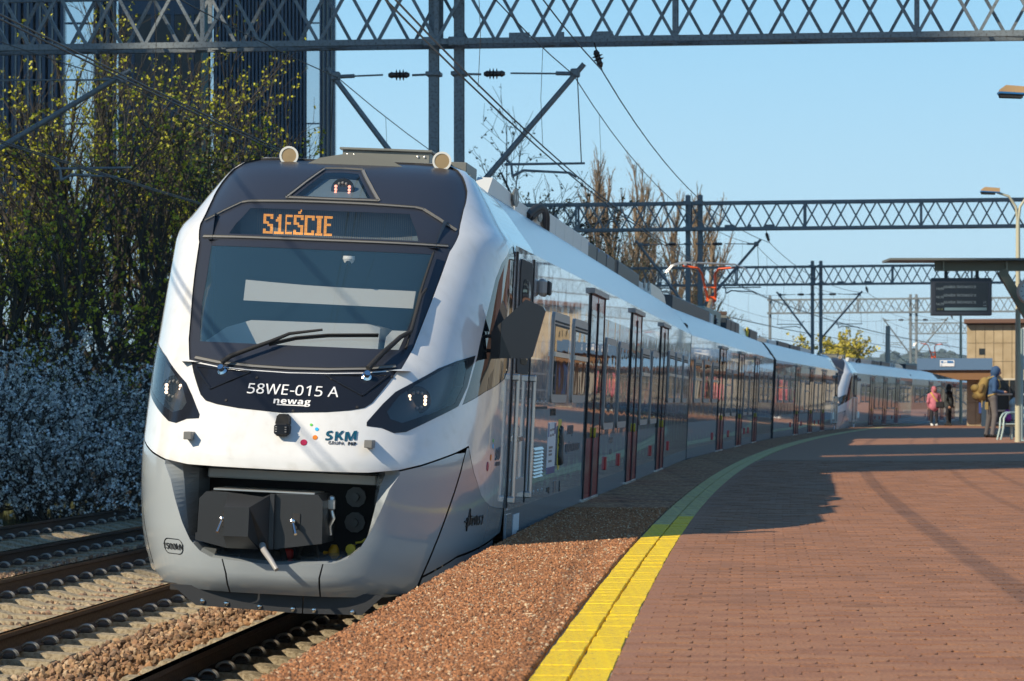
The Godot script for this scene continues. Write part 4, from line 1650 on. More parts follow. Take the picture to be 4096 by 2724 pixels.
func bumper(root: Node3D, full: bool) -> void:
	# lower grey mouldings: middle lip, two corner pieces, two side panels, with open joints between
	var ridge := sym(RIDGE)
	var mid := PackedVector2Array([Vector2(-0.176, 0.70), Vector2(-0.165, 0.60), Vector2(-0.168, 0.475), Vector2(0.168, 0.475), Vector2(0.165, 0.60), Vector2(0.176, 0.70)])
	put("bumper_lip", nose_patch(mid, [ridge]), M.grey_paint, root)
	for f in [false, true]:
		var corner := poly([[0.182, 0.72], [0.171, 0.60], [0.174, 0.475], [0.40, 0.478], [0.46, 0.50], [0.488, 0.555], [0.494, 0.61], [0.522, 0.822], [0.562, 1.076], [0.60, 1.296], [0.618, 1.425], [0.578, 1.418], [0.515, 1.376], [0.46, 1.338], [0.39, 1.30], [0.30, 1.278], [0.182, 1.275]], f)
		put("bumper_corner", nose_patch(corner, [ridge]), M.grey_paint, root)
		var flank := poly([[0.626, 1.455], [0.606, 1.296], [0.568, 1.076], [0.528, 0.822], [0.502, 0.62], [0.63, 0.735], [0.92, 0.812], [1.0, 0.83], [1.0, 1.0], [0.893, 1.017], [0.81, 1.044], [0.762, 1.083], [0.725, 1.131], [0.67, 1.29], [0.643, 1.413], [0.636, 1.455]], f)
		put("nose_flank", nose_patch(flank, []), M.grey_paint, root)
		var sill := poly([[0.50, 0.55], [0.504, 0.60], [0.63, 0.715], [0.92, 0.79], [0.94, 0.70], [0.65, 0.56]], f)
		put("nose_sill", nose_patch(sill, [], -0.006), M.grey_paint, root)
	# the opening turns inwards as a deep collar
	begin()
	var q := dense(ridge)
	for i in q.size():
		var a := q[i]
		var b := q[(i + 1) % q.size()]
		if a.y > 1.30 and b.y > 1.30:
			continue
		var pa := nose(a.x, a.y)
		var pb := nose(b.x, b.y)
		var ring_a := [pa]
		var ring_b := [pb]
		for s in [0.35, 0.7, 1.0]:
			for e in [[pa, ring_a], [pb, ring_b]]:
				var p: Vector3 = e[0]
				var ix := clampf(p.x, -0.57, 0.57)
				var ky := lerpf(p.y, p.y + (0.05 if p.y < 0.8 else -0.02), s)
				e[1].append(Vector3(lerpf(p.x, ix, sin(s * PI * 0.5)), ky, lerpf(p.z, minf(p.z, 1.85), s * s)))
		for k in 3:
			var cen: Vector3 = Vector3(0, 1.0, ring_a[k].z) - ring_a[k]
			quad(ring_a[k], ring_b[k], ring_b[k + 1], ring_a[k + 1], cen + Vector3(0, 0, 0.6))
	put("coupler_collar", done(), M.grey_paint, root)
	begin()      # dark space behind
	quad(Vector3(-0.9, 0.4, 1.45), Vector3(0.9, 0.4, 1.45), Vector3(0.9, 1.4, 1.45), Vector3(-0.9, 1.4, 1.45), Vector3(0, 0, 1))
	for s in [-1.0, 1.0]:
		quad(Vector3(s * 0.72, 0.4, 1.45), Vector3(s * 0.72, 1.4, 1.45), Vector3(s * 0.60, 1.4, 1.9), Vector3(s * 0.60, 0.4, 1.9), Vector3(-s, 0, 0))
	quad(Vector3(-0.7, 1.262, 1.45), Vector3(0.7, 1.262, 1.45), Vector3(0.62, 1.262, 2.2), Vector3(-0.62, 1.262, 2.2), Vector3.DOWN)
	quad(Vector3(-0.9, 0.5, 1.45), Vector3(0.9, 0.5, 1.45), Vector3(0.8, 0.5, 2.2), Vector3(-0.8, 0.5, 2.2), Vector3.UP)
	put("coupler_well", done(), M.cavity, root)
	begin()      # light bar above the well
	cbox(Vector3(0.02, 1.232, 2.02), Vector3(1.12, 0.07, 0.10), 0.01)
	put("well_lintel", done(), M.roof_white, root)
	# obstacle deflector
	var df := group_node("obstacle_deflector", root)
	begin()
	prism(PackedVector2Array([Vector2(-0.70, 0.50), Vector2(-0.53, 0.372), Vector2(0.168, 0.355), Vector2(0.168, 0.50)]), Vector3(0, 0, 2.28), Vector3.RIGHT, Vector3.UP, Vector3(0, 0, 0.02))
	prism(PackedVector2Array([Vector2(0.176, 0.50), Vector2(0.176, 0.355), Vector2(0.56, 0.365), Vector2(0.70, 0.50)]), Vector3(0, 0, 2.28), Vector3.RIGHT, Vector3.UP, Vector3(0, 0, 0.02))
	put("deflector_plate", done(), M.deflector, df)
	for x in [-0.488, -0.33, -0.112, 0.107, 0.246, 0.496]:
		begin()
		lathe(Vector3(x, 0.402 - 0.02 * clampf((x + 0.5) * 2.0, 0, 1), 2.30), Vector3(0, 0, 1), [[0.0, 0.017], [0.012, 0.017], [0.018, 0.010], [0.020, 0.0]], 10)
		put("bolt", done(), M.chrome, df)
	coupler(root, full)

func coupler(root: Node3D, full: bool) -> void:
	var cp := group_node("coupler", root)
	begin()
	prism(PackedVector2Array([Vector2(-0.442, 1.123), Vector2(-0.484, 1.078), Vector2(-0.488, 0.857), Vector2(-0.50, 0.857), Vector2(-0.50, 0.812), Vector2(-0.291, 0.768), Vector2(-0.297, 1.123)]), Vector3(0, 0, 2.1), Vector3.RIGHT, Vector3.UP, Vector3(0, 0, 0.45))
	put("cover_wing", done(), M.coupler, cp)
	begin()
	prism(PackedVector2Array([Vector2(0.0, 1.127), Vector2(0.282, 1.136), Vector2(0.316, 1.095), Vector2(0.321, 0.825), Vector2(-0.005, 0.773)]), Vector3(0, 0, 2.1), Vector3.RIGHT, Vector3.UP, Vector3(0, 0, 0.45))
	put("cover_wing", done(), M.coupler, cp)
	begin()      # boxy middle that stands forward
	var b := [Vector3(-0.295, 1.125, 2.55), Vector3(-0.01, 1.128, 2.56), Vector3(-0.005, 0.776, 2.56), Vector3(-0.085, 0.769, 2.55), Vector3(-0.291, 0.768, 2.55)]
	var fr := [Vector3(-0.278, 1.036, 2.75), Vector3(-0.118, 1.043, 2.75), Vector3(-0.118, 0.858, 2.75), Vector3(-0.275, 0.856, 2.75)]
	quad(fr[0], fr[1], fr[2], fr[3], Vector3(0, 0, 1))
	quad(b[0], b[1] + Vector3(-0.05, -0.02, 0.05), fr[1], fr[0], Vector3(0, 1, 0.5))
	quad(fr[1], b[1] + Vector3(-0.05, -0.02, 0.05), b[1] + Vector3(0, 0, 0), b[2], Vector3(1, 0, 1))
	quad(fr[1], b[2], b[3] + Vector3(0.02, 0, 0.02), fr[2], Vector3(1, 0, 1))
	quad(fr[3], fr[2], b[3], b[4], Vector3(0, -1, 0.5))
	quad(b[0], fr[0], fr[3], b[4], Vector3(-1, 0, 0.3))
	put("cover_middle", done(), M.coupler, cp)
	begin()
	bar(Vector3(-0.006, 1.128, 2.565), Vector3(-0.001, 0.776, 2.565), 0.03, 0.04, Vector3.FORWARD)
	put("cover_ridge", done(), M.coupler, cp)
	begin()
	cbox(Vector3(-0.08, 1.138, 2.30), Vector3(0.66, 0.014, 0.36), 0.003)
	put("top_plate", done(), M.alu, cp)
	for s in [[-0.318, 0.953, -0.335, 0.872], [0.137, 0.961, 0.17, 0.883]]:
		begin()
		cbox(Vector3(s[0] + 0.015, s[1], 2.553), Vector3(0.05, 0.10, 0.008), 0.002)
		put("handle_plate", done(), M.rubber, cp)
		begin()
		lathe(Vector3(s[0], s[1], 2.55), Vector3(0, 0, 1), [[0.0, 0.012], [0.035, 0.012], [0.045, 0.019], [0.062, 0.017], [0.07, 0.0]], 10)
		tube(PackedVector3Array([Vector3(s[0], s[1], 2.60), Vector3(s[2], s[3], 2.66)]), 0.008, 0.011, 8)
		put("t_handle", done(), M.chrome, cp)
	begin()
	tube(PackedVector3Array([Vector3(-0.052, 0.80, 2.60), Vector3(-0.03, 0.775, 2.66), Vector3(0.03, 0.715, 2.72), Vector3(0.078, 0.660, 2.76)]), 0.022, 0.016, 10)
	put("draw_lever", done(), M.frame_grey, cp)
	if not full:
		return
	begin()
	for y in [1.092, 0.921]:
		lathe(Vector3(0.36, y, 1.50), Vector3(0, 0, 1), [[0.0, 0.07], [0.02, 0.07], [0.02, 0.03], [0.09, 0.03], [0.09, 0.0]], 10)
	put("flange_bolt", done(), M.frame_grey, cp)
	begin()
	cbox(Vector3(0.335, 1.07, 2.33), Vector3(0.05, 0.07, 0.05), 0.008)
	tube(PackedVector3Array([Vector3(0.325, 1.05, 2.3), Vector3(0.35, 0.98, 2.32), Vector3(0.325, 0.93, 2.3), Vector3(0.33, 0.87, 2.28)]), 0.016, 0.012, 8)
	lathe(Vector3(0.335, 1.10, 2.33), Vector3.UP, [[0, 0.025], [0.02, 0.02], [0.03, 0.0]], 10)
	put("end_valve", done(), M.alu, cp)
	begin()
	tube(PackedVector3Array([Vector3(0.30, 0.66, 1.95), Vector3(0.30, 0.76, 1.95)]), 0.05, 0.035, 10)
	tube(PackedVector3Array([Vector3(0.23, 0.715, 1.95), Vector3(0.40, 0.70, 1.95)]), 0.032, 0.032, 10)
	lathe(Vector3(0.30, 0.76, 1.95), Vector3.UP, [[0, 0.035], [0.03, 0.018], [0.03, 0.0]], 10)
	put("yellow_cock", done(), M.yellow_part, cp)
	begin()
	lathe(Vector3(0.46, 0.775, 2.02), Vector3(-0.2, 0, 1), [[0.0, 0.03], [0.09, 0.03], [0.10, 0.0]], 12)
	put("air_tap", done(), M.chrome, cp)
	begin()
	lathe(Vector3(0.442, 0.775, 2.12), Vector3(-0.2, 0, 1), [[0.0, 0.034], [0.015, 0.034], [0.02, 0.0]], 12)
	tube(PackedVector3Array([Vector3(0.46, 0.815, 2.06), Vector3(0.50, 0.822, 2.06), Vector3(0.52, 0.84, 2.06), Vector3(0.59, 0.842, 2.06)]), 0.008, 0.008, 6)
	put("tap_handle", done(), M.emblem_yellow, cp)
	begin()
	tube(PackedVector3Array([Vector3(0.02, 0.77, 2.3), Vector3(0.06, 0.69, 2.36), Vector3(0.12, 0.70, 2.34), Vector3(0.13, 0.80, 2.2)]), 0.018, 0.018, 8)
	tube(PackedVector3Array([Vector3(0.10, 0.78, 2.25), Vector3(0.15, 0.70, 2.36), Vector3(0.17, 0.655, 2.40)]), 0.012, 0.012, 8)
	tube(PackedVector3Array([Vector3(0.22, 0.80, 2.2), Vector3(0.25, 0.72, 2.25), Vector3(0.24, 0.60, 2.2)]), 0.014, 0.014, 8)
	put("brake_hose", done(), M.rubber, cp)
	begin()
	cbox(Vector3(0.05, 0.735, 2.25), Vector3(0.07, 0.06, 0.05), 0.012)
	put("red_coupling", done(), M.red_part, cp)

func wipers(root: Node3D) -> void:
	var sets := [[[[-0.228, 1.925], [-0.202, 1.968], [-0.088, 2.065], [-0.022, 2.13], [0.09, 2.166]], [[-0.088, 2.068], [0.002, 2.117], [0.11, 2.144], [0.27, 2.161]]], [[[0.258, 1.928], [0.28, 1.994], [0.335, 2.144], [0.363, 2.188], [0.377, 2.433], [0.388, 2.482]], [[0.36, 2.087], [0.367, 2.236], [0.375, 2.469], [0.393, 2.745]]]]
	for s in sets:
		var w := group_node("wiper", root)
		begin()
		nose_tube(s[0], 0.020, 0.009, 0.045)
		put("arm", done(), M.rubber, w)
		begin()
		nose_tube(s[1], 0.010, 0.010, 0.018)
		nose_tube(s[1], 0.007, 0.007, 0.034)
		put("blade", done(), M.rubber, w)
		begin()
		var fr := nose_frame(s[0][0][0], s[0][0][1] - 0.03, -0.01)
		lathe(fr.origin, fr.basis.z, [[0.0, 0.038], [0.02, 0.034], [0.03, 0.02], [0.06, 0.02], [0.06, 0.0]], 12)
		put("pivot", done(), M.chrome, w)

func cab_inside(root: Node3D) -> void:
	var n := group_node("cab_interior", root)
	begin()      # back wall, ceiling, floor, sides
	quad(Vector3(-1.0, 1.9, 0.0), Vector3(1.0, 1.9, 0.0), Vector3(1.0, 3.1, 0.0), Vector3(-1.0, 3.1, 0.0), Vector3(0, 0, 1))
	quad(Vector3(-0.95, 2.80, 0.0), Vector3(0.95, 2.80, 0.0), Vector3(0.8, 2.80, 1.2), Vector3(-0.8, 2.80, 1.2), Vector3.DOWN)
	quad(Vector3(-1.0, 1.95, 0.0), Vector3(1.0, 1.95, 0.0), Vector3(0.75, 1.95, 2.1), Vector3(-0.75, 1.95, 2.1), Vector3.UP)
	for s in [-1.0, 1.0]:
		quad(Vector3(s * 1.0, 1.9, 0.0), Vector3(s * 1.0, 3.0, 0.0), Vector3(s * 0.80, 3.0, 1.0), Vector3(s * 0.66, 1.9, 2.0), Vector3(-s, 0, 0))
	put("cab_wall", done(), M.cab_dark, n)
	begin()      # sun blind and roof console
	var pts := PackedVector2Array([Vector2(-0.53, 2.39), Vector2(-0.52, 2.532), Vector2(-0.3, 2.520), Vector2(-0.1, 2.511), Vector2(0.2, 2.504), Vector2(0.66, 2.50), Vector2(0.645, 2.382)])
	prism(pts, Vector3(0, 0, 1.18), Vector3.RIGHT, Vector3.UP, Vector3(0, 0, 0.03))
	put("rear_console", done(), M.cab_cream, n)
	begin()
	prism(PackedVector2Array([Vector2(-0.80, 1.95), Vector2(-0.76, 2.10), Vector2(-0.62, 2.20), Vector2(-0.45, 2.255), Vector2(0.05, 2.258), Vector2(0.35, 2.262), Vector2(0.44, 2.24), Vector2(0.42, 1.95)]), Vector3(0, 0, 0.75), Vector3.RIGHT, Vector3.UP, Vector3(0, 0, 0.55))
	put("dashboard", done(), M.cab_cream, n)
	begin()
	prism(PackedVector2Array([Vector2(0.45, 1.95), Vector2(0.48, 2.18), Vector2(0.52, 2.225), Vector2(0.74, 2.225), Vector2(0.76, 1.95)]), Vector3(0, 0, 0.78), Vector3.RIGHT, Vector3.UP, Vector3(0, 0, 0.5))
	put("side_console", done(), M.cab_cream, n)
	begin()
	var fr := nose_frame(0.113, 2.735, -0.06)
	lathe(fr.origin + Vector3(0, 0.025, 0), Vector3.DOWN, [[0.0, 0.04], [0.02, 0.042], [0.045, 0.03], [0.055, 0.0]], 16)
	put("dome_camera", done(), M.roof_white, n)
	begin()
	lathe(fr.origin + Vector3(0, -0.018, 0.02), Vector3(0, -0.6, 1), [[0.0, 0.02], [0.014, 0.014], [0.016, 0.0]], 12)
	put("camera_eye", done(), M.black_gloss, n)

func disc(parent: Node, t: float, w: float, r: float, m: Material) -> void:
	begin()
	var fr := nose_frame(t, w, 0.0)
	lathe(fr.origin, fr.basis.z, [[0.0, r], [0.004, r], [0.0041, 0.0]], 20)
	put("logo_dot", done(), m, parent)

func nose_fittings(root: Node3D, full: bool) -> void:
	for s in [-0.30, 0.30]:
		begin()
		var fr := nose_frame(s, 1.473, 0.0)
		cbox(fr.origin + Vector3(0, 0, 0.045), Vector3(0.052, 0.050, 0.13), 0.003)
		put("lamp_bracket", done(), M.trim_grey, root)
	if not full:
		return
	var cm := group_node("front_camera", root)
	begin()
	var fc := nose_frame(0.015, 1.575, 0.0)
	cbox(fc.origin + Vector3(0, -0.035, 0.05), Vector3(0.098, 0.085, 0.11), 0.02)
	prism(PackedVector2Array([Vector2(-0.045, 0.0), Vector2(0.045, 0.0), Vector2(0.038, 0.05), Vector2(0.02, 0.065), Vector2(-0.02, 0.065), Vector2(-0.036, 0.05)]), fc.origin + Vector3(0, 0.0, -0.02), Vector3.RIGHT, Vector3.UP, Vector3(0, 0, 0.10))
	put("camera_case", done(), M.rubber, cm)
	begin()
	cbox(fc.origin + Vector3(0, -0.035, 0.106), Vector3(0.082, 0.06, 0.006), 0.002)
	put("camera_face", done(), M.black_gloss, cm)
	for k in 6:
		begin()
		cbox(fc.origin + Vector3((-1.0 if k < 3 else 1.0) * 0.031, -0.018 - 0.015 * (k % 3), 0.110), Vector3(0.012, 0.006, 0.003), 0.001)
		put("camera_key", done(), M.frame_grey, cm)
	var lg := group_node("front_logo", root)
	disc(lg, 0.107, 1.577, 0.0055 * 1.6, M.dot_green)
	disc(lg, 0.127, 1.551, 0.0075 * 1.6, M.dot_cyan)
	disc(lg, 0.125, 1.498, 0.0105 * 1.5, M.dot_orange)
	disc(lg, 0.090, 1.463, 0.0145 * 1.5, M.dot_crimson)
	nose_text("lettering", "SKM", 0.086, 0.208, 1.508, M.ink_blue, lg, true, true, 1.0, 1.15)
	nose_text("lettering", "GRUPA", 0.031, 0.194, 1.468, M.ink_grey, lg, false, false, 2.0, 1.0)
	nose_text("lettering", "PKP", 0.031, 0.243, 1.468, M.ink_black, lg, true)
	var ls := group_node("side_logo", root)
	disc(ls, 0.802, 1.50, 0.012, M.dot_green)
	disc(ls, 0.805, 1.46, 0.016, M.dot_cyan)
	disc(ls, 0.790, 1.385, 0.022, M.dot_orange)
	disc(ls, 0.765, 1.325, 0.032, M.dot_crimson)
	nose_text("lettering", "SKM", 0.11, 0.862, 1.395, M.ink_blue, ls, true, true, 0.0, 1.0)
	nose_text("lettering", "GRUPA PKP", 0.04, 0.865, 1.335, M.ink_grey, ls)
	nose_text("lettering", "IMPULS 2", 0.085, 0.70, 0.955, M.ink_black, root, true, true, 0.0, 1.25)
	begin()      # heartbeat mark in front of the model name
	nose_tube([[0.636, 0.965], [0.645, 0.96], [0.648, 0.985], [0.652, 0.90], [0.657, 0.99], [0.66, 1.045], [0.666, 0.985], [0.68, 0.985]], 0.006, 0.006, 0.004, 5)
	put("heartbeat_mark", done(), M.ink_black, root)
	nose_text("lettering", "1500kN", 0.052, -0.360, 0.751, M.ink_black, root, false, false, 0.0, 1.25)
	begin()
	var rr := round_rect(-0.102, -0.048, 0.102, 0.048, 0.046, 5)
	var p := PackedVector3Array()
	var sc := 1.0 / ((nose_raw(-0.35, 0.751) - nose_raw(-0.37, 0.751)).length() / 0.02)
	for q in rr:
		p.append(nose(-0.360 + q.x * sc, 0.751 + q.y, 0.002))
	p.append(p[0])
	tube(p, 0.0026, 0.0026, 5, false)
	put("rating_outline", done(), M.ink_black, root)

func side_text(parent: Node, s: String, size: float, u: float, w: float, side: float, m: Material, bold := false) -> void:
	var b := Basis(Vector3(0, 0, -side), Vector3.UP, Vector3(side, 0, 0))
	put("lettering", text_mesh(s, size, 0.004, bold), m, parent, Transform3D(b, Vector3(side * (HALF + 0.003), w, u)))

func mirror(root: Node3D, side: float) -> void:
	# mirror arm with wide black shield, seen from the front
	var m := group_node("mirror", root)
	begin()
	prism(PackedVector2Array([Vector2(1.235, 2.318), Vector2(1.398, 2.482), Vector2(1.520, 2.434), Vector2(1.536, 2.409), Vector2(1.46, 2.097), Vector2(1.442, 2.077), Vector2(1.235, 2.072)]), Vector3(0, 0, 1.0), Vector3(side, 0, 0), Vector3.UP, Vector3(0, 0, 0.035))
	put("mirror_shield", done(), M.black_gloss, m)
	begin()
	prism(PackedVector2Array([Vector2(1.168, 2.252), Vector2(1.234, 2.317), Vector2(1.234, 2.070), Vector2(1.172, 2.065)]), Vector3(0, 0, 0.97), Vector3(side, 0, 0), Vector3.UP, Vector3(0, 0, 0.07))
	put("mirror_case", done(), M.rubber, m)
	begin()
	prism(PackedVector2Array([Vector2(1.165, 2.255), Vector2(1.226, 2.472), Vector2(1.255, 2.413), Vector2(1.255, 2.28)]), Vector3(0, 0, 0.90), Vector3(side, 0, 0), Vector3.UP, Vector3(0, 0, 0.05))
	put("mirror_back", done(), M.cavity, m)
	begin()
	tube(PackedVector3Array([Vector3(side * 1.06, 2.12, 0.98), Vector3(side * 1.18, 2.12, 1.0)]), 0.014, 0.014, 6)
	tube(PackedVector3Array([Vector3(side * 1.06, 2.22, 0.98), Vector3(side * 1.18, 2.22, 1.0)]), 0.014, 0.014, 6)
	cbox(Vector3(side * 1.13, 2.17, 0.99), Vector3(0.02, 0.16, 0.03), 0.004)
	put("mirror_hinge", done(), M.rubber, m)

func cab_side(root: Node3D, side: float, full: bool) -> void:
	# cab door with window, grab rails and handle
	var d := group_node("cab_door", root)
	begin()
	plate(-0.18, -1.22, 0.98, 2.82, side, HALF, HALF + 0.006)
	put("door_leaf", done(), M.side_paint, d)
	begin()
	prism(round_rect(-1.12, 1.98, -0.28, 2.82, 0.07), Vector3(side * (HALF + 0.004), 0, 0), Vector3(0, 0, 1), Vector3.UP, Vector3(side * 0.012, 0, 0))
	put("door_window_frame", done(), M.rubber, d)
	begin()
	prism(round_rect(-0.98, 2.05, -0.42, 2.68, 0.12), Vector3(side * (HALF + 0.014), 0, 0), Vector3(0, 0, 1), Vector3.UP, Vector3(side * 0.006, 0, 0))
	put("pane", done(), M.dark_glass, d)
	for u in [-0.10, -1.30]:
		begin()
		rod(Vector3(side * (HALF + 0.045), 1.06, u), Vector3(side * (HALF + 0.045), 1.95, u), 0.016, 8)
		for w in [1.06, 1.95]:
			cbox(Vector3(side * (HALF + 0.03), w, u), Vector3(0.06, 0.05, 0.05), 0.008)
		put("grab_rail", done(), M.alu, d)
		begin()
		plate(u - 0.03, u + 0.03, 1.0, 2.86, side, HALF - 0.01, HALF + 0.010)
		put("door_seal", done(), M.rubber, d)
	begin()
	plate(-0.35, -0.62, 1.33, 1.58, side, HALF + 0.004, HALF + 0.012)
	put("handle_recess", done(), M.alu, d)
	begin()
	plate(-0.40, -0.66, 1.48, 1.515, side, HALF + 0.02, HALF + 0.045)
	put("handle", done(), M.chrome, d)
	begin()
	prism(round_rect(-1.15, 1.09, -0.25, 1.20, 0.02), Vector3(side * (HALF + 0.005), 0, 0), Vector3(0, 0, 1), Vector3.UP, Vector3(side * 0.01, 0, 0))
	put("kick_plate", done(), M.frame_grey, d)
	# step recess and socket cover in the skirt
	begin()
	plate(-0.12, -0.46, 0.72, 0.95, side, HALF, HALF + 0.006)
	put("socket_cover", done(), M.grey_paint, root)
	begin()
	plate(-0.62, -1.02, 0.72, 0.93, side, HALF, HALF + 0.004)
	put("step_recess", done(), M.sticker_white, root)
	# service panel with louvres
	var p := group_node("service_panel", root)
	begin()
	plate(-1.42, -2.80, 1.03, 1.80, side, HALF, HALF + 0.012)
	put("panel_plate", done(), M.side_paint, p)
	begin()
	plate(-1.50, -2.74, 1.715, 1.735, side, HALF + 0.008, HALF + 0.016)
	put("hinge_gap", done(), M.cavity, p)
	for k in 9:
		begin()
		var w: float = 1.175 + 0.027 * k
		prism(PackedVector2Array([Vector2(0.0, w), Vector2(0.022, w), Vector2(0.006, w + 0.02)]), Vector3(side * (HALF + 0.012), 0, -1.72), Vector3(side, 0, 0), Vector3.UP, Vector3(0, 0, -0.72))
		put("louvre", done(), M.alu, p)
	for u in [-1.6, -1.95, -2.3, -2.62]:
		for w in [1.77, 1.06]:
			begin()
			lathe(Vector3(side * (HALF + 0.012), w, u), Vector3(side, 0, 0), [[0.0, 0.014], [0.005, 0.010], [0.006, 0.0]], 8)
			put("panel_screw", done(), M.frame_grey, p)
	if full:
		mirror(root, side)
	var c := group_node("side_camera", root)
	begin()
	cbox(Vector3(side * (HALF + 0.035), 2.665, -1.75), Vector3(0.07, 0.135, 0.26), 0.025)
	put("camera_case", done(), M.frame_grey, c)
	begin()
	cbox(Vector3(side * (HALF + 0.075), 2.665, -1.82), Vector3(0.03, 0.11, 0.18), 0.012)
	put("camera_hood", done(), M.rubber, c)
	if not full:
		return
	var st := group_node("notices", root)
	begin()
	plate(-3.05, -3.75, 1.17, 1.60, side, HALF, HALF + 0.002)
	put("notice_sheet", done(), M.sticker_white, st)
	begin()
	plate(-3.05, -3.75, 1.17, 1.225, side, HALF + 0.001, HALF + 0.004)
	plate(-3.60, -3.74, 1.50, 1.59, side, HALF + 0.001, HALF + 0.004)
	plate(-3.07, -3.14, 1.48, 1.59, side, HALF + 0.001, HALF + 0.004)
	put("notice_print", done(), M.sticker_blue, st)
	begin()      # printed lines, too small to read
	for k in [[-3.22, -3.36, 1.535], [-3.40, -3.58, 1.54], [-3.22, -3.36, 1.49], [-3.42, -3.58, 1.495], [-3.18, -3.50, 1.39], [-3.18, -3.44, 1.36], [-3.18, -3.46, 1.33], [-3.18, -3.46, 1.275]]:
		plate(k[0], k[1], k[2] - 0.009, k[2] + 0.009, side, HALF + 0.001, HALF + 0.0035)
	put("notice_lines", done(), M.ink_grey, st)
	begin()
	prism(PackedVector2Array([Vector2(-4.25, 1.62), Vector2(-3.98, 1.62), Vector2(-3.98, 1.24), Vector2(-4.06, 1.185), Vector2(-4.17, 1.185), Vector2(-4.25, 1.24)]), Vector3(side * HALF, 0, 0), Vector3(0, 0, 1), Vector3.UP, Vector3(side * 0.002, 0, 0))
	put("crest_shield", done(), M.emblem_yellow, st)
	begin()      # dark rampant figure on the crest
	tube(PackedVector3Array([Vector3(side * 1.203, 1.24, -4.10), Vector3(side * 1.203, 1.33, -4.06), Vector3(side * 1.203, 1.40, -4.13), Vector3(side * 1.203, 1.48, -4.08), Vector3(side * 1.203, 1.55, -4.14)]), 0.045, 0.03, 6)
	for w in [1.30, 1.40, 1.47, 1.53]:
		tube(PackedVector3Array([Vector3(side * 1.203, w, -4.02), Vector3(side * 1.203, w + 0.02, -4.2)]), 0.014, 0.01, 5)
	put("crest_figure", done(), M.ink_black, st)
	side_text(st, "SAMORZĄD", 0.11, -5.15, 1.52, side, M.ink_grey)
	side_text(st, "WOJEWÓDZTWA POMORSKIEGO", 0.10, -5.45, 1.36, side, M.ink_grey)
	side_text(st, "newag", 0.07, -3.25, 1.045, side, M.ink_black, true)
	side_text(st, "A", 0.13, -4.3, 1.035, side, M.ink_black, true)
	begin()
	prism(round_rect(-3.98, 1.0, -3.74, 1.10, 0.01), Vector3(side * HALF, 0, 0), Vector3(0, 0, 1), Vector3.UP, Vector3(side * 0.003, 0, 0))
	put("data_plate", done(), M.ink_grey, st)
	side_text(st, "58WE-015 A", 0.085, -3.40, 1.685, side, M.ink_black)
	begin()
	plate(-9.9, -10.45, 1.355, 1.36, side, HALF + 0.001, HALF + 0.0035)
	for k in 8:
		plate(-9.92 - 0.07 * k, -9.96 - 0.07 * k, 1.33, 1.395, side, HALF + 0.001, HALF + 0.0035)
	for k in 4:
		plate(-10.1 - 0.07 * k, -10.14 - 0.07 * k, 1.21, 1.265, side, HALF + 0.001, HALF + 0.0035)
	put("faded_print", done(), M.ink_grey, st)

func train() -> void:
	lead_car(24.7, 3.96, 1.0, "leading white and grey train car with black mask, amber display and open coupler", true)
	middle_car(48.5, 76.0, "middle car of the front train, with orange pantograph on its roof")
	lead_car(76.05, 4.25, -1.0, "rear car of the front train, its cab coupled to the next white nose", false)
	lead_car(114.3, 3.96, 1.0, "car with bulging white cab nose right behind the front train", false)
	middle_car(137.4, 165.4, "last visible train car, partly behind the two standing people and the blue canopy post")

# ---------------------------------------------------------------- buildings
func shade_buildings() -> void:
	# blocks behind the photographer's left shoulder; their shadows cross the tracks and the platform in bands
	var specs := [[27.0, 35.0, -58.0, 76.0, "tall narrow office block beyond the tracks, left of the photographer"], [35.7, 44.2, -61.0, 76.0, "office block with flat roof next to the narrow block"], [51.6, 73.5, -64.0, 78.0, "long office slab beyond the tracks facing the station"], [79.5, 103.0, -70.0, 90.0, "tallest office block, standing furthest from the tracks"]]
	for s in specs:
		# box square to the line whose corners span c0..c1 across the sun's direction
		var cr: float = s[1] - s[0]
		var d := cr / 1.415
		var mid: float = (s[0] + s[1]) * 0.5
		var x: float = s[2]
		var zz := (mid + 0.643 * x) / 0.766
		var root := thing("office_block", s[4], "building", Vector3(x, -1.25, -zz), "office blocks beyond the tracks")
		root.rotation.y = -0.1
		begin()
		box(Vector3(0, s[3] * 0.5, 0), Vector3(d, s[3], d))
		put("wall", done(), M.office_wall, root)
		begin()
		box(Vector3(0, s[3] + 0.2, 0), Vector3(d + 0.3, 0.4, d + 0.3))
		put("roof", done(), M.roof_grey, root)
		for f in int(s[3] / 3.4) - 1:
			begin()
			box(Vector3(0, 2.4 + 3.4 * f, 0), Vector3(d + 0.06, 1.7, d * 0.86))
			put("window_row", done(), M.window_dark, root)
			begin()
			box(Vector3(0, 2.4 + 3.4 * f, 0), Vector3(d * 0.86, 1.7, d + 0.06))
			put("window_row", done(), M.window_dark, root)

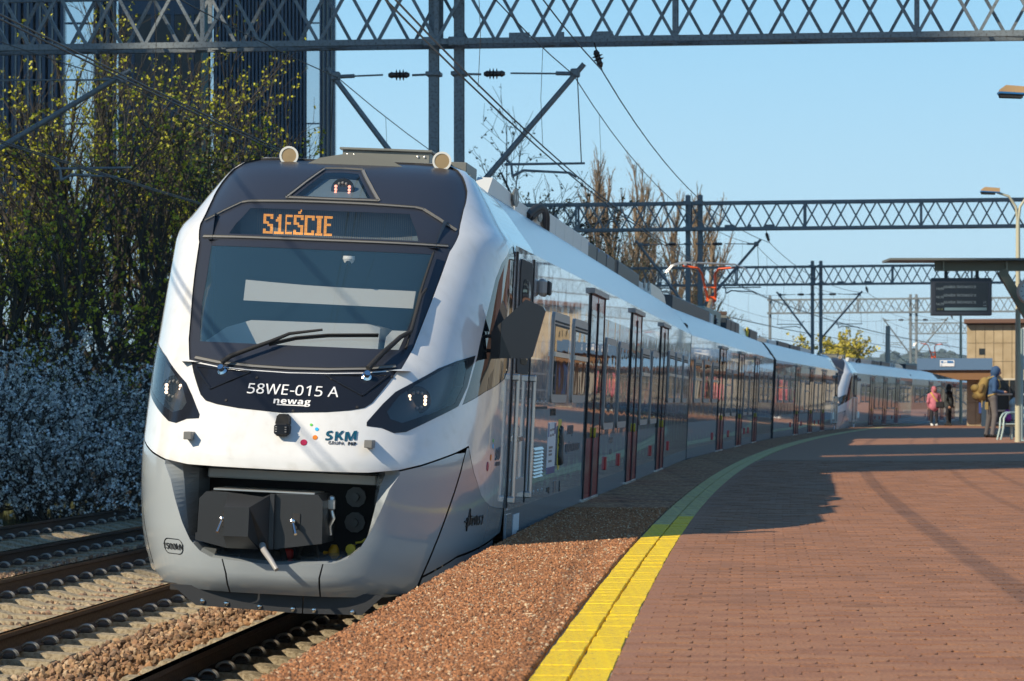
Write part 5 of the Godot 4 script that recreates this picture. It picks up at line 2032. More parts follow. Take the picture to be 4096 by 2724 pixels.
func tower() -> void:
	var root := thing("office_tower", "dark blue glass tower with vertical fins, standing behind the budding trees", "building", Vector3(0, -1.25, -100.0))
	var xx := func(px: float) -> float: return (px - 2048.0) / 115.0
	var top := 46.0
	begin()
	prism(PackedVector2Array([Vector2(xx.call(-700), -0.4), Vector2(xx.call(1339), -0.4), Vector2(xx.call(1339) - 2.0, -17.0), Vector2(xx.call(-700), -17.0)]), Vector3.ZERO, Vector3.RIGHT, Vector3(0, 0, 1), Vector3(0, top, 0))
	put("core", done(), M.tower_dark, root)
	# glass bays: [left px, right px, front z, material]
	for b in [[-700, 262, -0.3, "tower_glass", "curtain_wall"], [262, 374, -0.1, "tower_mirror", "bright_bay"], [374, 470, -0.2, "tower_glass", "curtain_wall"], [846, 858, 0.30, "tower_mirror", "bright_edge"], [858, 1227, -0.3, "tower_glass", "curtain_wall"], [1227, 1278, 0.0, "tower_mirror", "bright_bay"], [1278, 1341, -0.1, "tower_glass", "curtain_wall"], [470, 477, 0.25, "tower_mirror", "bright_edge"], [805, 835, 0.1, "green_panel", "green_panel"]]:
		begin()
		box(Vector3((xx.call(b[0]) + xx.call(b[1])) * 0.5, top * 0.5, b[2] - 0.3), Vector3(xx.call(b[1]) - xx.call(b[0]), top, 0.6))
		put(b[4], done(), M[b[3]], root)
	# recess between the two wings: deep glass with floors
	for f in 13:
		begin()
		box(Vector3((xx.call(478) + xx.call(805)) * 0.5, 2.0 + 3.5 * f, -0.45), Vector3(xx.call(805) - xx.call(478), 0.5, 0.2))
		put("floor_edge", done(), M.fin_metal, root)
	for k in 4:
		begin()
		box(Vector3(xx.call(478 + 80 * (k + 0.6)), top * 0.5, -0.42), Vector3(0.12, top, 0.2))
		put("mullion", done(), M.fin_metal, root)
	# fins
	var fin := BoxMesh.new()
	for k in 25:
		put("fin", fin, M.fin_metal, root, Transform3D(Basis.from_scale(Vector3(0.07, top, 0.42)), Vector3(xx.call(866 + 14.7 * k), top * 0.5, -0.05)))
	for k in 30:
		var px := 252.0 - 24.5 * k
		put("fin", fin, M.fin_metal, root, Transform3D(Basis.from_scale(Vector3(0.11, top, 0.5)), Vector3(xx.call(px), top * 0.5, 0.0)))
		if k % 2 == 0:
			put("fin_edge", fin, M.tower_mirror, root, Transform3D(Basis.from_scale(Vector3(0.035, top, 0.1)), Vector3(xx.call(px + 8), top * 0.5, -0.02)))
	for k in 4:
		put("fin", fin, M.fin_metal, root, Transform3D(Basis.from_scale(Vector3(0.07, top, 0.3)), Vector3(xx.call(385 + 26 * k), top * 0.5, 0.05)))
		put("fin", fin, M.fin_metal, root, Transform3D(Basis.from_scale(Vector3(0.05, top, 0.3)), Vector3(xx.call(1284 + 17 * k), top * 0.5, 0.05)))
	for k in 12:      # thin horizontal joints in the bright bays
		put("joint", fin, M.fin_metal, root, Transform3D(Basis.from_scale(Vector3(xx.call(374) - xx.call(262), 0.05, 0.02)), Vector3(xx.call(318), 3.5 * k + 1.4, 0.0)))
		put("joint", fin, M.fin_metal, root, Transform3D(Basis.from_scale(Vector3(xx.call(1278) - xx.call(1227), 0.05, 0.02)), Vector3(xx.call(1252), 3.5 * k + 1.4, 0.01)))
	# low glazed annexe in front of it
	var an := thing("glass_annexe", "low annexe with sky-reflecting glass behind the tree trunks", "building", Vector3(0, -1.25, -74.0))
	begin()
	box(Vector3(-11.6, 3.35, -3.0), Vector3(8.4, 6.7, 5.8))
	put("wall", done(), M.tower_dark, an)
	for k in 8:
		begin()
		box(Vector3(-15.2 + 1.03 * k, 5.0, -0.02), Vector3(0.96, 3.0, 0.12))
		put("pane", done(), M.tower_mirror, an)
	begin()
	box(Vector3(-11.6, 6.75, -2.9), Vector3(8.7, 0.25, 6.3))
	put("roof", done(), M.roof_black, an)

func station() -> void:
	# beige tiled building and the blue canopy beside it
	var z := 116.0
	var x0 := 18.35
	var root := thing("station_building", "beige tiled station building with brown roof edge and small square opening", "building", Vector3(x0, 0, -z))
	var w := 7.0
	var h := 4.28
	begin()
	box(Vector3(w * 0.5, h * 0.5, -3.05), Vector3(w, h, 6.0))
	put("wall", done(), M.joint_dark, root)
	root.rotation.y = -0.208
	var cols := 10
	for r in [[0.0, 0.95], [0.95, 1.85], [1.85, 2.60], [2.60, 3.34], [3.34, 4.08]]:
		for c in cols:
			var cx: float = (c + 0.5) * 0.36
			var cy: float = (r[0] + r[1]) * 0.5
			if cy < 1.9 and cx > 0.55:
				continue
			begin()
			cbox(Vector3(cx, cy, -0.02), Vector3(0.345, r[1] - r[0] - 0.014, 0.07), 0.005)
			put("tile", done(), M.wall_tile, root)
	begin()
	cbox(Vector3(w * 0.5, h - 0.06, -2.9), Vector3(w + 0.2, 0.18, 6.5), 0.02)
	put("roof", done(), M.roof_brown, root)
	begin()
	box(Vector3(0.61, 3.0, 0.0), Vector3(0.24, 0.25, 0.06))
	put("opening", done(), M.window_dark, root)
	var win := group_node("window", root)
	begin()
	box(Vector3(2.6, 1.0, -0.0), Vector3(4.1, 1.75, 0.03))
	put("pane", done(), M.window_dark, win)
	for y in [0.12, 0.62, 1.28, 1.88]:
		begin()
		cbox(Vector3(2.6, y, 0.03), Vector3(4.1, 0.07, 0.06), 0.01)
		put("bar", done(), M.window_frame, win)
	for x in [0.57, 1.7, 2.8, 3.9]:
		begin()
		cbox(Vector3(x, 1.0, 0.03), Vector3(0.05, 1.8, 0.05), 0.01)
		put("bar", done(), M.joint_dark, win)
	var can := thing("platform_canopy", "blue-grey canopy with dark timber underside beside the beige building", "canopy", Vector3(16.12, 0, -114.0))
	can.rotation.y = -0.208
	begin()
	box(Vector3(1.42, 2.47, 0.0), Vector3(2.95, 0.46, 0.12))
	put("fascia", done(), M.fascia_blue, can)
	begin()
	prism(PackedVector2Array([Vector2(0.0, 2.24), Vector2(2.9, 2.24), Vector2(2.9, 1.85), Vector2(1.5, 1.85), Vector2(0.8, 2.05)]), Vector3(0, 0, -0.08), Vector3.RIGHT, Vector3.UP, Vector3(0, 0, -6.0))
	put("soffit", done(), M.wood_brown, can)
	for k in 6:
		begin()
		box(Vector3(1.6, 2.2 - 0.05 * k, -0.9 - 0.9 * k), Vector3(2.4, 0.05, 0.25))
		put("rafter", done(), M.roof_black, can)
	for p in [[2.55, -0.3, "post_blue", 0.20], [2.84, -0.5, "post_blue", 0.14], [2.30, -3.4, "door_red", 0.16]]:
		begin()
		cbox(Vector3(p[0], 1.0, p[1]), Vector3(p[3], 2.5, p[3]), 0.01)
		put("post", done(), M[p[2]], can)
	begin()
	box(Vector3(2.42, 1.15, -0.5), Vector3(0.14, 1.25, 0.5))
	put("blue_panel", done(), M.sticker_blue, can)
	var sg := group_node("sign", can)
	begin()
	box(Vector3(1.13, 2.50, 0.075), Vector3(0.56, 0.24, 0.03))
	put("sign_plate", done(), M.sticker_white, sg)
	begin()
	prism(PackedVector2Array([Vector2(1.13, 2.51), Vector2(1.39, 2.51), Vector2(1.36, 2.59), Vector2(1.13, 2.60)]), Vector3(0, 0, 0.09), Vector3.RIGHT, Vector3.UP, Vector3(0, 0, 0.01))
	box(Vector3(0.93, 2.55, 0.095), Vector3(0.08, 0.08, 0.012))
	box(Vector3(0.91, 2.43, 0.095), Vector3(0.03, 0.05, 0.012))
	box(Vector3(1.04, 2.535, 0.095), Vector3(0.10, 0.02, 0.012))
	put("sign_print", done(), M.lamp_blue, sg)

func far_things() -> void:
	# wooded hill at the end of the line
	begin()
	var n := 60
	for i in n:
		var quadp := []
		for k in [i, i + 1]:
			var f: float = float(k) / n
			var x := lerpf(-150.0, 900.0, f)
			var hgt := 12.0 + 19.0 * exp(-pow((x - 255.0) / 75.0, 2.0)) + 9.0 * exp(-pow((x - 420.0) / 120.0, 2.0)) + 1.2 * sin(x * 0.21) + 0.8 * sin(x * 0.47)
			hgt *= smoothstep(-150.0, 120.0, x)
			quadp.append([Vector3(x, -1.3, -1700), Vector3(x, hgt, -1800), Vector3(x, hgt * 0.8, -2100)])
		quad(quadp[0][0], quadp[1][0], quadp[1][1], quadp[0][1], Vector3(0, 0.3, 1))
		quad(quadp[0][1], quadp[1][1], quadp[1][2], quadp[0][2], Vector3(0, 1, 0.3))
	structure(put("hills", done(), M.hill_wood, self))
	# trees that clothe the hill's crest read as one mass
	var xs := []
	var cs := []
	for k in 1400:
		var x := rng.randf_range(120.0, 560.0)
		var hgt := 12.0 + 19.0 * exp(-pow((x - 255.0) / 75.0, 2.0)) + 9.0 * exp(-pow((x - 420.0) / 120.0, 2.0))
		var f := rng.randf()
		xs.append(Transform3D(Basis.from_euler(Vector3(0, rng.randf() * TAU, 0)).scaled(Vector3(3.5, 4.0, 3.5) * rng.randf_range(0.6, 1.3)), Vector3(x, hgt * f, -1700 - 100 * f)))
		var g := rng.randf_range(0.7, 1.2)
		cs.append(Color(0.045 * g, 0.065 * g, 0.05 * g))
	var wood := many("distant_wood", stone_mesh(91), M.ballast_stone, xs, cs, self)
	tag(wood, "dark wood covering the far hill beyond the station", "wood")
	# old brick building whose cornice shows above the second car
	var br := thing("brick_building", "old dark brick building with stepped cornice, seen over the train roofs", "building", Vector3(8.2, -1.25, -150.0))
	begin()
	box(Vector3(0, 3.2, -5), Vector3(5.4, 6.4, 10))
	put("wall", done(), M.brick_dark, br)
	for k in 3:
		begin()
		box(Vector3(0, 6.5 + 0.18 * k, -5), Vector3(5.5 + 0.25 * k, 0.17, 10.1 + 0.25 * k))
		put("cornice_course", done(), M.brick_dark, br)
	begin()
	box(Vector3(-1.6, 7.1, -4), Vector3(0.9, 0.5, 0.9))
	put("chimney", done(), M.brick_dark, br)
	# low buildings beyond, they show only as thin roofs between the masts
	for b in [[27.5, 175.0, 6.0, 3.2, "low grey trackside hut beyond the far train"], [37.0, 230.0, 12.0, 5.0, "long low shed beyond the end of the platform"]]:
		var hut := thing("trackside_hut", b[4], "building", Vector3(b[0], -1.25, -b[1]))
		begin()
		box(Vector3(0, b[3] * 0.5, 0), Vector3(b[2], b[3], 5.0))
		put("wall", done(), M.concrete, hut)
		begin()
		box(Vector3(0, b[3] + 0.1, 0), Vector3(b[2] + 0.5, 0.2, 5.5))
		put("roof", done(), M.roof_brown, hut)
	# concrete line pole
	var cp := thing("concrete_pole", "pale concrete pole with stay wire standing beyond the trains", "pole", photo(3548, 1700, 150.0))
	cp.position.y = -1.25
	begin()
	tube(PackedVector3Array([Vector3.ZERO, Vector3(0.05, 6.2, 0)]), 0.17, 0.12, 10)
	put("shaft", done(), M.concrete, cp)
	begin()
	tube(PackedVector3Array([Vector3(0.05, 5.0, 0), Vector3(4.2, 2.0, 0.5)]), 0.03, 0.03, 6)
	put("stay", done(), M.concrete, cp)
	# opposite side of the platform: low houses that the train's side mirrors
	for b in [[34.0, 120.0, 9.0, 4.5, "roof_brown", "pale gabled house right of the beige station building"], [46.0, 160.0, 14.0, 7.0, "roof_brown", "largest pale house with brown gable roof, beyond the station building"], [30.0, 78.0, 8.0, 4.0, "roof_brown", "small pale gabled house level with the bench, across the tracks"]]:
		var ho := thing("town_house", b[5], "house", Vector3(b[0], -1.25, -b[1]), "houses right of the platform")
		begin()
		box(Vector3(0, b[3] * 0.5, 0), Vector3(b[2], b[3], 12.0))
		put("wall", done(), M.concrete, ho)
		begin()
		prism(PackedVector2Array([Vector2(-b[2] * 0.55, b[3]), Vector2(b[2] * 0.55, b[3]), Vector2(0, b[3] + 2.6)]), Vector3(0, 0, 6.3), Vector3.RIGHT, Vector3.UP, Vector3(0, 0, -12.6))
		put("roof", done(), M.roof_brown, ho)
		for k in 4:
			begin()
			box(Vector3(-b[2] * 0.5 - 0.01, 2.2, -4.2 + 2.8 * k), Vector3(0.08, 1.4, 1.1))
			put("window", done(), M.window_dark, ho)

# ---------------------------------------------------------------- overhead line
const CHORD_Y := 6.16

func gantry(zz: float, left: float, right: float, label: String, cols: Array, arms: Array) -> void:
	var root := thing("overhead_gantry", label, "gantry", along(zz, TRACK, 0.0), "lattice gantries over the tracks")
	var b := Basis(rightward(zz), Vector3.UP, -away(zz))
	root.basis = b
	var m: Material = M.mast_paint
	var hw := 0.26
	for y in [CHORD_Y, CHORD_Y + 0.78]:
		for z in [-hw, hw]:
			put("chord", unit_box(), m, root, Transform3D(Basis.from_scale(Vector3(right - left, 0.085, 0.07)), Vector3((left + right) * 0.5, y, z)))
	var step := 0.43
	var n := int((right - left) / step)
	for i in n:
		var x0 := left + i * step
		for f in 2:
			var z := hw if f == 0 else -hw
			var upw := (i + f) % 2 == 0
			var a := Vector3(x0, CHORD_Y if upw else CHORD_Y + 0.78, z)
			var c := Vector3(x0 + step, CHORD_Y + 0.78 if upw else CHORD_Y, z)
			bar_node("lattice_bar", a, c, 0.045, 0.045, m, root, Vector3(0, 0, 1))
		if i % 2 == 0:
			bar_node("bottom_brace", Vector3(x0, CHORD_Y, -hw if i % 4 == 0 else hw), Vector3(x0 + step * 2, CHORD_Y, hw if i % 4 == 0 else -hw), 0.035, 0.035, m, root)
		if i % 8 == 4:
			for z in [-hw, hw]:
				bar_node("panel_post", Vector3(x0, CHORD_Y, z), Vector3(x0, CHORD_Y + 0.78, z), 0.06, 0.05, m, root, Vector3(0, 0, 1))
	for x in cols:      # paired masts
		begin()
		for s in [-1.0, 1.0]:
			box(Vector3(x, 3.05, s * 0.08), Vector3(0.135, 8.3 - 0.02, 0.02))
		box(Vector3(x, 3.05, 0), Vector3(0.02, 8.3, 0.14))
		put("mast", done(), m, root)
		for y in [CHORD_Y, CHORD_Y + 0.78]:
			begin()
			cbox(Vector3(x, y, hw + 0.02), Vector3(0.24, 0.13, 0.08), 0.01)
			put("mast_bracket", done(), m, root)
	for k in 3:
		begin()
		cbox(Vector3(-0.75 + 0.6 * k, CHORD_Y + 0.03, hw + 0.03), Vector3(0.30 if k != 1 else 0.1, 0.16, 0.02), 0.005)
		put("splice_plate", done(), m, root)
	for a in arms:
		cantilever(root, a[0], a[1])

func insul(a: Vector3, d: Vector3, n := 3) -> void:
	var prof := [[0.0, 0.025], [0.05, 0.05], [0.07, 0.04]]
	for k in n:
		var z := 0.09 + 0.05 * k
		prof.append_array([[z - 0.015, 0.04], [z, 0.085], [z + 0.015, 0.04]])
	var e := 0.09 + 0.05 * n
	prof.append_array([[e, 0.04], [e + 0.02, 0.05], [e + 0.07, 0.025], [e + 0.07, 0.0]])
	lathe(a, d, prof, 12)

func cantilever(root: Node3D, mast: float, track: float) -> void:      # arm from a mast to the wires over one track
	var n := group_node("cantilever", root)
	var s := signf(track - mast)
	begin()
	tube(PackedVector3Array([Vector3(mast, 3.75, 0), Vector3(track + s * 0.16, 5.84, 0)]), 0.045, 0.04, 10)
	tube(PackedVector3Array([Vector3(mast + s * 0.75, 5.72, 0), Vector3(track + s * 0.02, 5.70, 0)]), 0.014, 0.014, 6)
	tube(PackedVector3Array([Vector3(track - s * 0.25, 5.71, 0), Vector3(track + s * 0.06, 5.70, 0)]), 0.03, 0.03, 8)
	tube(PackedVector3Array([Vector3(mast, 5.72, 0), Vector3(mast + s * 0.32, 5.71, 0)]), 0.018, 0.018, 6)
	cbox(Vector3(track + s * 0.03, 5.71, 0), Vector3(0.14, 0.13, 0.10), 0.02)
	cbox(Vector3(mast, 5.72, 0), Vector3(0.22, 0.06, 0.26), 0.01)
	put("arm_tube", done(), M.mast_paint, n)
	begin()
	insul(Vector3(mast + s * 0.36, 5.715, 0), Vector3(s, 0, 0))
	put("insulator", done(), M.insulator, n)
	begin()
	tube(PackedVector3Array([Vector3(track - s * 1.0, 4.40, 0), Vector3(track + s * 0.17, 4.405, 0)]), 0.022, 0.018, 6)
	tube(PackedVector3Array([Vector3(track - s * 1.05, 4.55, 0), Vector3(track - s * 0.9, 4.40, 0), Vector3(track - s * 0.88, 4.22, 0)]), 0.02, 0.02, 6)
	tube(PackedVector3Array([Vector3(track - s * 0.88, 4.23, 0), Vector3(track - s * 0.72, 4.31, 0), Vector3(track - s * 0.05, 4.27, 0), Vector3(track + s * 0.05, 4.20, 0)]), 0.024, 0.016, 6)
	put("steady_arm", done(), M.mast_paint, n)
	begin()
	rod(Vector3(track + s * 0.12, 4.42, 0), Vector3(track + s * 0.06, 5.70, 0), 0.008, 4)
	put("drop_rod", done(), M.wire, n)

func overhead() -> void:
	var gz := [41.4, 86.0, 126.0, 165.0, 214.0]
	var labels := ["nearest lattice gantry, its bottom chord right above the leading car", "second lattice gantry from the camera end, in front of the bare poplars", "lattice gantry between the pantograph and the departure board", "lattice gantry with a stout end post behind the far train", "pale lattice gantry furthest down the line"]
	for i in 5:
		gantry(gz[i], -14.0 if i < 3 else -10.2, 16.0, labels[i], [-2.03, -1.66] if i < 3 else [-10.2, -2.0, -1.66], [[-1.66, 0.0], [-2.03, -3.45]] + ([[-10.2, -6.7]] if i == 0 else []))
	# wires: for each track two contact wires, a carrier and droppers; over the train's track a feeder as well
	var span := [-3.0, 41.4, 86.0, 126.0, 165.0, 214.0, 262.0]
	for t in [[0.0, "catenary over the train's own track, twin contact wires under a carrier wire"], [-3.45, "catenary over the sunlit neighbouring track"], [-6.7, "catenary over the shaded outer track in front of the trees"]]:
		var root := thing("catenary", t[1], "overhead wire", Vector3.ZERO, "catenaries along the tracks")
		var off: float = TRACK + t[0]
		for s in [-0.04, 0.04]:
			begin()
			var pts := PackedVector3Array()
			for k in 70:
				pts.append(along(lerpf(3.0, 262.0, k / 69.0), off + s, 4.235))
			tube(pts, 0.010, 0.010, 5)
			put("contact_wire", done(), M.wire, root)
		begin()
		for k in span.size() - 1:
			var pts := PackedVector3Array()
			for q in 15:
				var f := q / 14.0
				var zz := lerpf(span[k], span[k + 1], f)
				pts.append(along(maxf(zz, 0.2), off, 5.69 - 0.42 * 4.0 * f * (1.0 - f)))
			tube(pts, 0.008, 0.008, 5)
		put("carrier_wire", done(), M.wire, root)
		for k in span.size() - 1:
			for q in 6:
				var f := (q + 0.6) / 6.2
				var zz := lerpf(span[k], span[k + 1], f)
				if zz < 8.0:
					continue
				begin()
				var sway := 0.03 * sin(q * 2.1 + k)
				var ytop := 5.69 - 0.42 * 4.0 * f * (1.0 - f)
				tube(PackedVector3Array([along(zz, off, ytop), along(zz, off + sway, lerpf(ytop, 4.235, 0.5)), along(zz, off, 4.25)]), 0.0035, 0.0035, 4)
				put("dropper", done(), M.wire, root)
	var fd := thing("feeder_wire", "feeder wire hung from the gantries by brown insulators, right of the carrier wire", "overhead wire")
	begin()
	for k in span.size() - 1:
		var pts := PackedVector3Array()
		for q in 15:
			var f := q / 14.0
			pts.append(along(maxf(lerpf(span[k], span[k + 1], f), 0.2), TRACK + 0.42, 5.74 - 0.30 * 4.0 * f * (1.0 - f)))
		tube(pts, 0.010, 0.010, 5)
	put("wire", done(), M.wire, fd)
	for z in gz:
		begin()
		var p := along(z, TRACK + 0.30, CHORD_Y - 0.05)
		var q := along(z, TRACK + 0.42, 5.74)
		rod(p + Vector3(0, 0.06, 0), q, 0.012, 6)
		insul(p.lerp(q, 0.2), (q - p), 2)
		put("hanger_insulator", done(), M.insulator, fd)

# ---------------------------------------------------------------- plants
var tips := []      # [point, direction, level radius] of the last tree grown
var tree_lim := 0

func grow(p: Vector3, d: Vector3, l: float, r: float, level: int, top: int, o: Dictionary) -> void:
	var n := 3 if level < 2 else 2
	var pts := PackedVector3Array([p])
	var q := p
	var dd := d
	for i in n:
		dd = (dd + Vector3(rng.randfn(0, o.wob), rng.randfn(0, o.wob) + o.lift, rng.randfn(0, o.wob))).normalized()
		q += dd * l / n
		pts.append(q)
	var r1 := r * 0.62
	tube(pts, r, r1, 7 if level == 0 else (5 if level < 3 else 3), false)
	if level >= top:
		tips.append([pts[0], pts[n], r1])
		return
	var kids: int = o.kids[level]
	for k in kids:
		var f := lerpf(o.low, 1.0, (k + rng.randf() * 0.8) / kids) if level > 0 else lerpf(o.low0, 1.0, (k + rng.randf() * 0.8) / kids)
		var at := pts[0].lerp(pts[n], f) if n == 1 else pts[mini(int(f * n), n - 1)].lerp(pts[mini(int(f * n) + 1, n)], f * n - floorf(f * n))
		var side := ring_basis(dd)
		var a := rng.randf() * TAU
		var out: Vector3 = side[0] * cos(a) + side[1] * sin(a)
		var nd: Vector3 = (dd * o.fwd + out * o.spread * rng.randf_range(0.6, 1.2)).normalized()
		grow(at, nd, l * rng.randf_range(o.shrink - 0.14, o.shrink + 0.1) * (1.0 - 0.35 * f * float(level == 0)), maxf(r * (0.55 if level > 0 else 0.5) * lerpf(1.0, 0.7, f), o.rmin), level + 1, top, o)

func leaf_quad(c: Vector3, s: float) -> void:
	var n := Vector3(rng.randfn(), rng.randfn() + 0.4, rng.randfn()).normalized()
	var bs := ring_basis(n)
	var a := rng.randf() * TAU
	var x: Vector3 = (bs[0] * cos(a) + bs[1] * sin(a)) * s
	var y: Vector3 = n.cross(x).normalized() * s * rng.randf_range(0.6, 1.0)
	quad(c - x * 0.5, c - y * 0.5, c + x * 0.5, c + y * 0.5, n)

func tree(called: String, label: String, at: Vector3, hgt: float, o: Dictionary, bark: String, group := "") -> Node3D:
	var root := thing(called, label, "tree" if not o.has("shrub") else "shrub", at, group)
	tips = []
	var stems: int = o.get("stems", 1)
	begin()
	for s in stems:
		var a := TAU * s / stems + rng.randf()
		var lean: float = o.get("lean", 0.0) * (1.0 if stems > 1 else 0.3)
		grow(Vector3(cos(a), 0, sin(a)) * 0.12 * float(stems > 1), Vector3(cos(a) * lean, 1, sin(a) * lean).normalized(), hgt * o.trunk, o.r0, 0, o.top, o)
	put("trunk", done(), M[bark], root)
	if o.has("leaf"):
		begin()
		for t in tips:
			var a: Vector3 = t[0]
			var b: Vector3 = t[1]
			var cnt: int = o.leaves
			for k in cnt:
				if rng.randf() > o.get("chance", 1.0):
					continue
				var c: Vector3 = a.lerp(b, 0.25 + 0.8 * float(k + 0.5) / cnt) + Vector3(rng.randfn(), rng.randfn(), rng.randfn()) * o.jit
				var g := rng.randf_range(0.65, 1.3)
				var col: Vector3 = o.leaf
				for q in int(o.get("petals", 3)):
					leaf_quad(c + Vector3(rng.randfn(), rng.randfn(), rng.randfn()) * o.size * 0.35, o.size * rng.randf_range(0.7, 1.3))
				tint(Color(col.x * g, col.y * g, col.z * g))
		put("crown", done(true), M.leaf, root)
	return root

func plants() -> void:
	var budding := {"wob": 0.10, "lift": 0.10, "kids": [9, 5, 4, 3], "low0": 0.15, "low": 0.25, "fwd": 1.0, "spread": 0.75, "shrink": 0.56, "rmin": 0.006, "trunk": 0.60, "r0": 0.11, "top": 4, "leaf": Vector3(0.42, 0.42, 0.02), "leaves": 3, "jit": 0.02, "size": 0.06, "stems": 3, "lean": 0.22, "chance": 0.36}
	var names := ["budding tree with yellow-green leaves, closest to the train's cab", "budding yellow-green tree with dark forked trunks at the middle of the row", "tall budding tree in front of the tower's dark recess", "budding tree at the outer end of the row, in front of the finned facade", "smaller budding tree behind the blossoming shrubs", "slender budding tree reaching above the others in front of the bright glass bay"]
	var spots := [[-5.2, 54.0, 8.2], [-7.0, 52.0, 9.6], [-6.1, 58.0, 10.6], [-9.2, 51.0, 9.4], [-8.2, 49.0, 6.4], [-7.9, 56.0, 11.0]]
	for i in spots.size():
		var s: Array = spots[i]
		tree("budding_tree", names[i], Vector3(s[0], -1.2, -s[1]), s[2], budding, "bark", "budding trees along the outer track")
	# ivy mass high in the tree by the cab
	begin()
	for k in 900:
		var c := Vector3(rng.randfn() * 0.42, 5.6 + rng.randfn() * 0.5, rng.randfn() * 0.35)
		leaf_quad(c, 0.085)
		var g := rng.randf_range(0.5, 1.2)
		tint(Color(0.05 * g, 0.075 * g, 0.012 * g))
	var ivy := thing("ivy_clump", "dark green ivy clump hanging in the tree beside the cab", "ivy", Vector3(-5.75, -0.5, -54.2))
	put("leaves", done(true), M.leaf, ivy)
	# white blossoming shrubs in front
	var blossom := {"shrub": 1, "wob": 0.14, "lift": 0.05, "kids": [7, 5, 4], "low0": 0.15, "low": 0.2, "fwd": 0.9, "spread": 0.95, "shrink": 0.60, "rmin": 0.004, "trunk": 0.62, "r0": 0.035, "top": 3, "leaf": Vector3(0.74, 0.77, 0.78), "leaves": 6, "jit": 0.035, "size": 0.045, "stems": 6, "lean": 0.5, "petals": 3, "chance": 0.5}
	var bl := [[-8.55, 45.5, 2.7], [-7.55, 46.8, 2.9], [-6.95, 48.6, 2.6], [-8.1, 48.4, 3.2], [-7.15, 45.4, 1.8], [-6.2, 50.4, 2.5], [-8.9, 47.4, 3.0]]
	var bn := ["white blossoming shrub at the outer end of the hedge", "broad white blossoming shrub in the middle of the hedge", "white blossoming shrub next to the train's cab", "tall white blossoming shrub under the budding trees", "low white blossoming shrub close to the outer rail", "white blossoming shrub half hidden by the train's nose", "white blossoming shrub behind the outermost one"]
	for i in bl.size():
		tree("blossom_shrub", bn[i], Vector3(bl[i][0], -1.2, -bl[i][1]), bl[i][2] * 1.28, blossom, "bark", "blossoming shrubs along the outer track")
	# rough grass and dead leaves along the bank
	var xs := []
	var cs := []
	begin()
	for k in 5:
		var a := TAU * k / 5.0
		var d := Vector3(cos(a), 0, sin(a))
		ftri(d * 0.3 - Vector3(d.z, 0, -d.x) * 0.12, d * 0.3 + Vector3(d.z, 0, -d.x) * 0.12, d * 0.7 + Vector3(0, 1.0, 0), d)
	var tuft := done()
	for k in 2600:
		var zz := rng.randf_range(40.0, 62.0)
		xs.append(Transform3D(Basis.from_euler(Vector3(0, rng.randf() * TAU, 0)).scaled(Vector3(0.1, rng.randf_range(0.1, 0.32), 0.1)), along(zz, TRACK - rng.randf_range(8.6, 12.5), -1.2)))
		var g := rng.randf_range(0.5, 1.2)
		cs.append(Color(0.09 * g, 0.10 * g, 0.03 * g))
	var gr := many("bank_grass", tuft, M.leaf, xs, cs, self)
	tag(gr, "rough grass on the bank beneath the shrubs", "grass")
	# bare tree behind the leading car's roof
	var bare := {"wob": 0.13, "lift": 0.05, "kids": [9, 6, 5, 4], "low0": 0.2, "low": 0.25, "fwd": 0.9, "spread": 0.9, "shrink": 0.58, "rmin": 0.010, "trunk": 0.58, "r0": 0.16, "top": 4, "leaf": Vector3(0.07, 0.075, 0.03), "leaves": 2, "jit": 0.05, "size": 0.085, "chance": 0.5}
	tree("bare_tree", "dark bare tree with fine twigs, right behind the paired masts of the nearest gantry", Vector3(-0.75, -1.2, -88.0), 12.6, bare, "bark")
	tree("bare_tree", "smaller dark bare tree between the nearest masts and the poplars", Vector3(1.3, -1.2, -98.0), 11.2, bare, "bark")
	# poplars
	var pop := {"wob": 0.05, "lift": 0.16, "kids": [34, 9, 6], "low0": 0.08, "low": 0.2, "fwd": 1.0, "spread": 0.42, "shrink": 0.30, "rmin": 0.008, "trunk": 0.80, "r0": 0.17, "top": 3, "leaf": Vector3(0.34, 0.24, 0.14), "leaves": 3, "jit": 0.10, "size": 0.05, "chance": 0.4}
	var pp := [[2392, 600, 172.0], [2440, 620, 176.0], [2510, 615, 168.0], [2555, 720, 180.0], [2700, 730, 186.0], [2752, 700, 176.0], [2800, 770, 190.0]]
	var pn := ["tallest bare poplar of the group, furthest from the platform", "bare poplar just beside the tallest one", "bare poplar in the middle of the group", "short bare poplar at the edge of the first group", "bare poplar in the second group, before the masts", "tallest bare poplar of the second group", "thin bare poplar at the platform end of the row"]
	for i in pp.size():
		var s: Array = pp[i]
		var base := photo(s[0], 1700, s[2])
		base.y = -1.2
		tree("poplar_tree", pn[i], base, photo(0, s[1], s[2]).y + 1.2, pop, "bark_light", "bare poplars beyond the tracks")
	for s in [[2480, 1000, 150.0, "dark leafless tree under the poplars, left of their trunks"], [2600, 1020, 156.0, "dark leafless tree filling the gap below the poplars"], [2730, 1080, 160.0, "low dark tree at the foot of the second poplar group"], [2880, 1260, 170.0, "scrubby dark tree beside the pantograph"]]:
		var base := photo(s[0], 1700, s[2])
		base.y = -1.2
		tree("scrub_tree", s[3], base, (photo(0, s[1], s[2]).y + 1.2) * 1.3, bare, "bark", "dark trees below the poplars")
	# yellow-green shrub far behind
	var fors := budding.duplicate()
	fors.leaf = Vector3(0.42, 0.36, 0.04)
	fors.size = 0.22
	for s in [[3290, 1340, 190.0, "bright yellow flowering bush between the distant masts"], [3390, 1310, 195.0, "pale yellow-green bush beyond the coupled cabs"]]:
		var base := photo(s[0], 1700, s[2])
		base.y = -1.2
		tree("spring_bush", s[3], base, photo(0, s[1], s[2]).y + 1.6, fors, "bark_light", "yellow bushes far down the line")

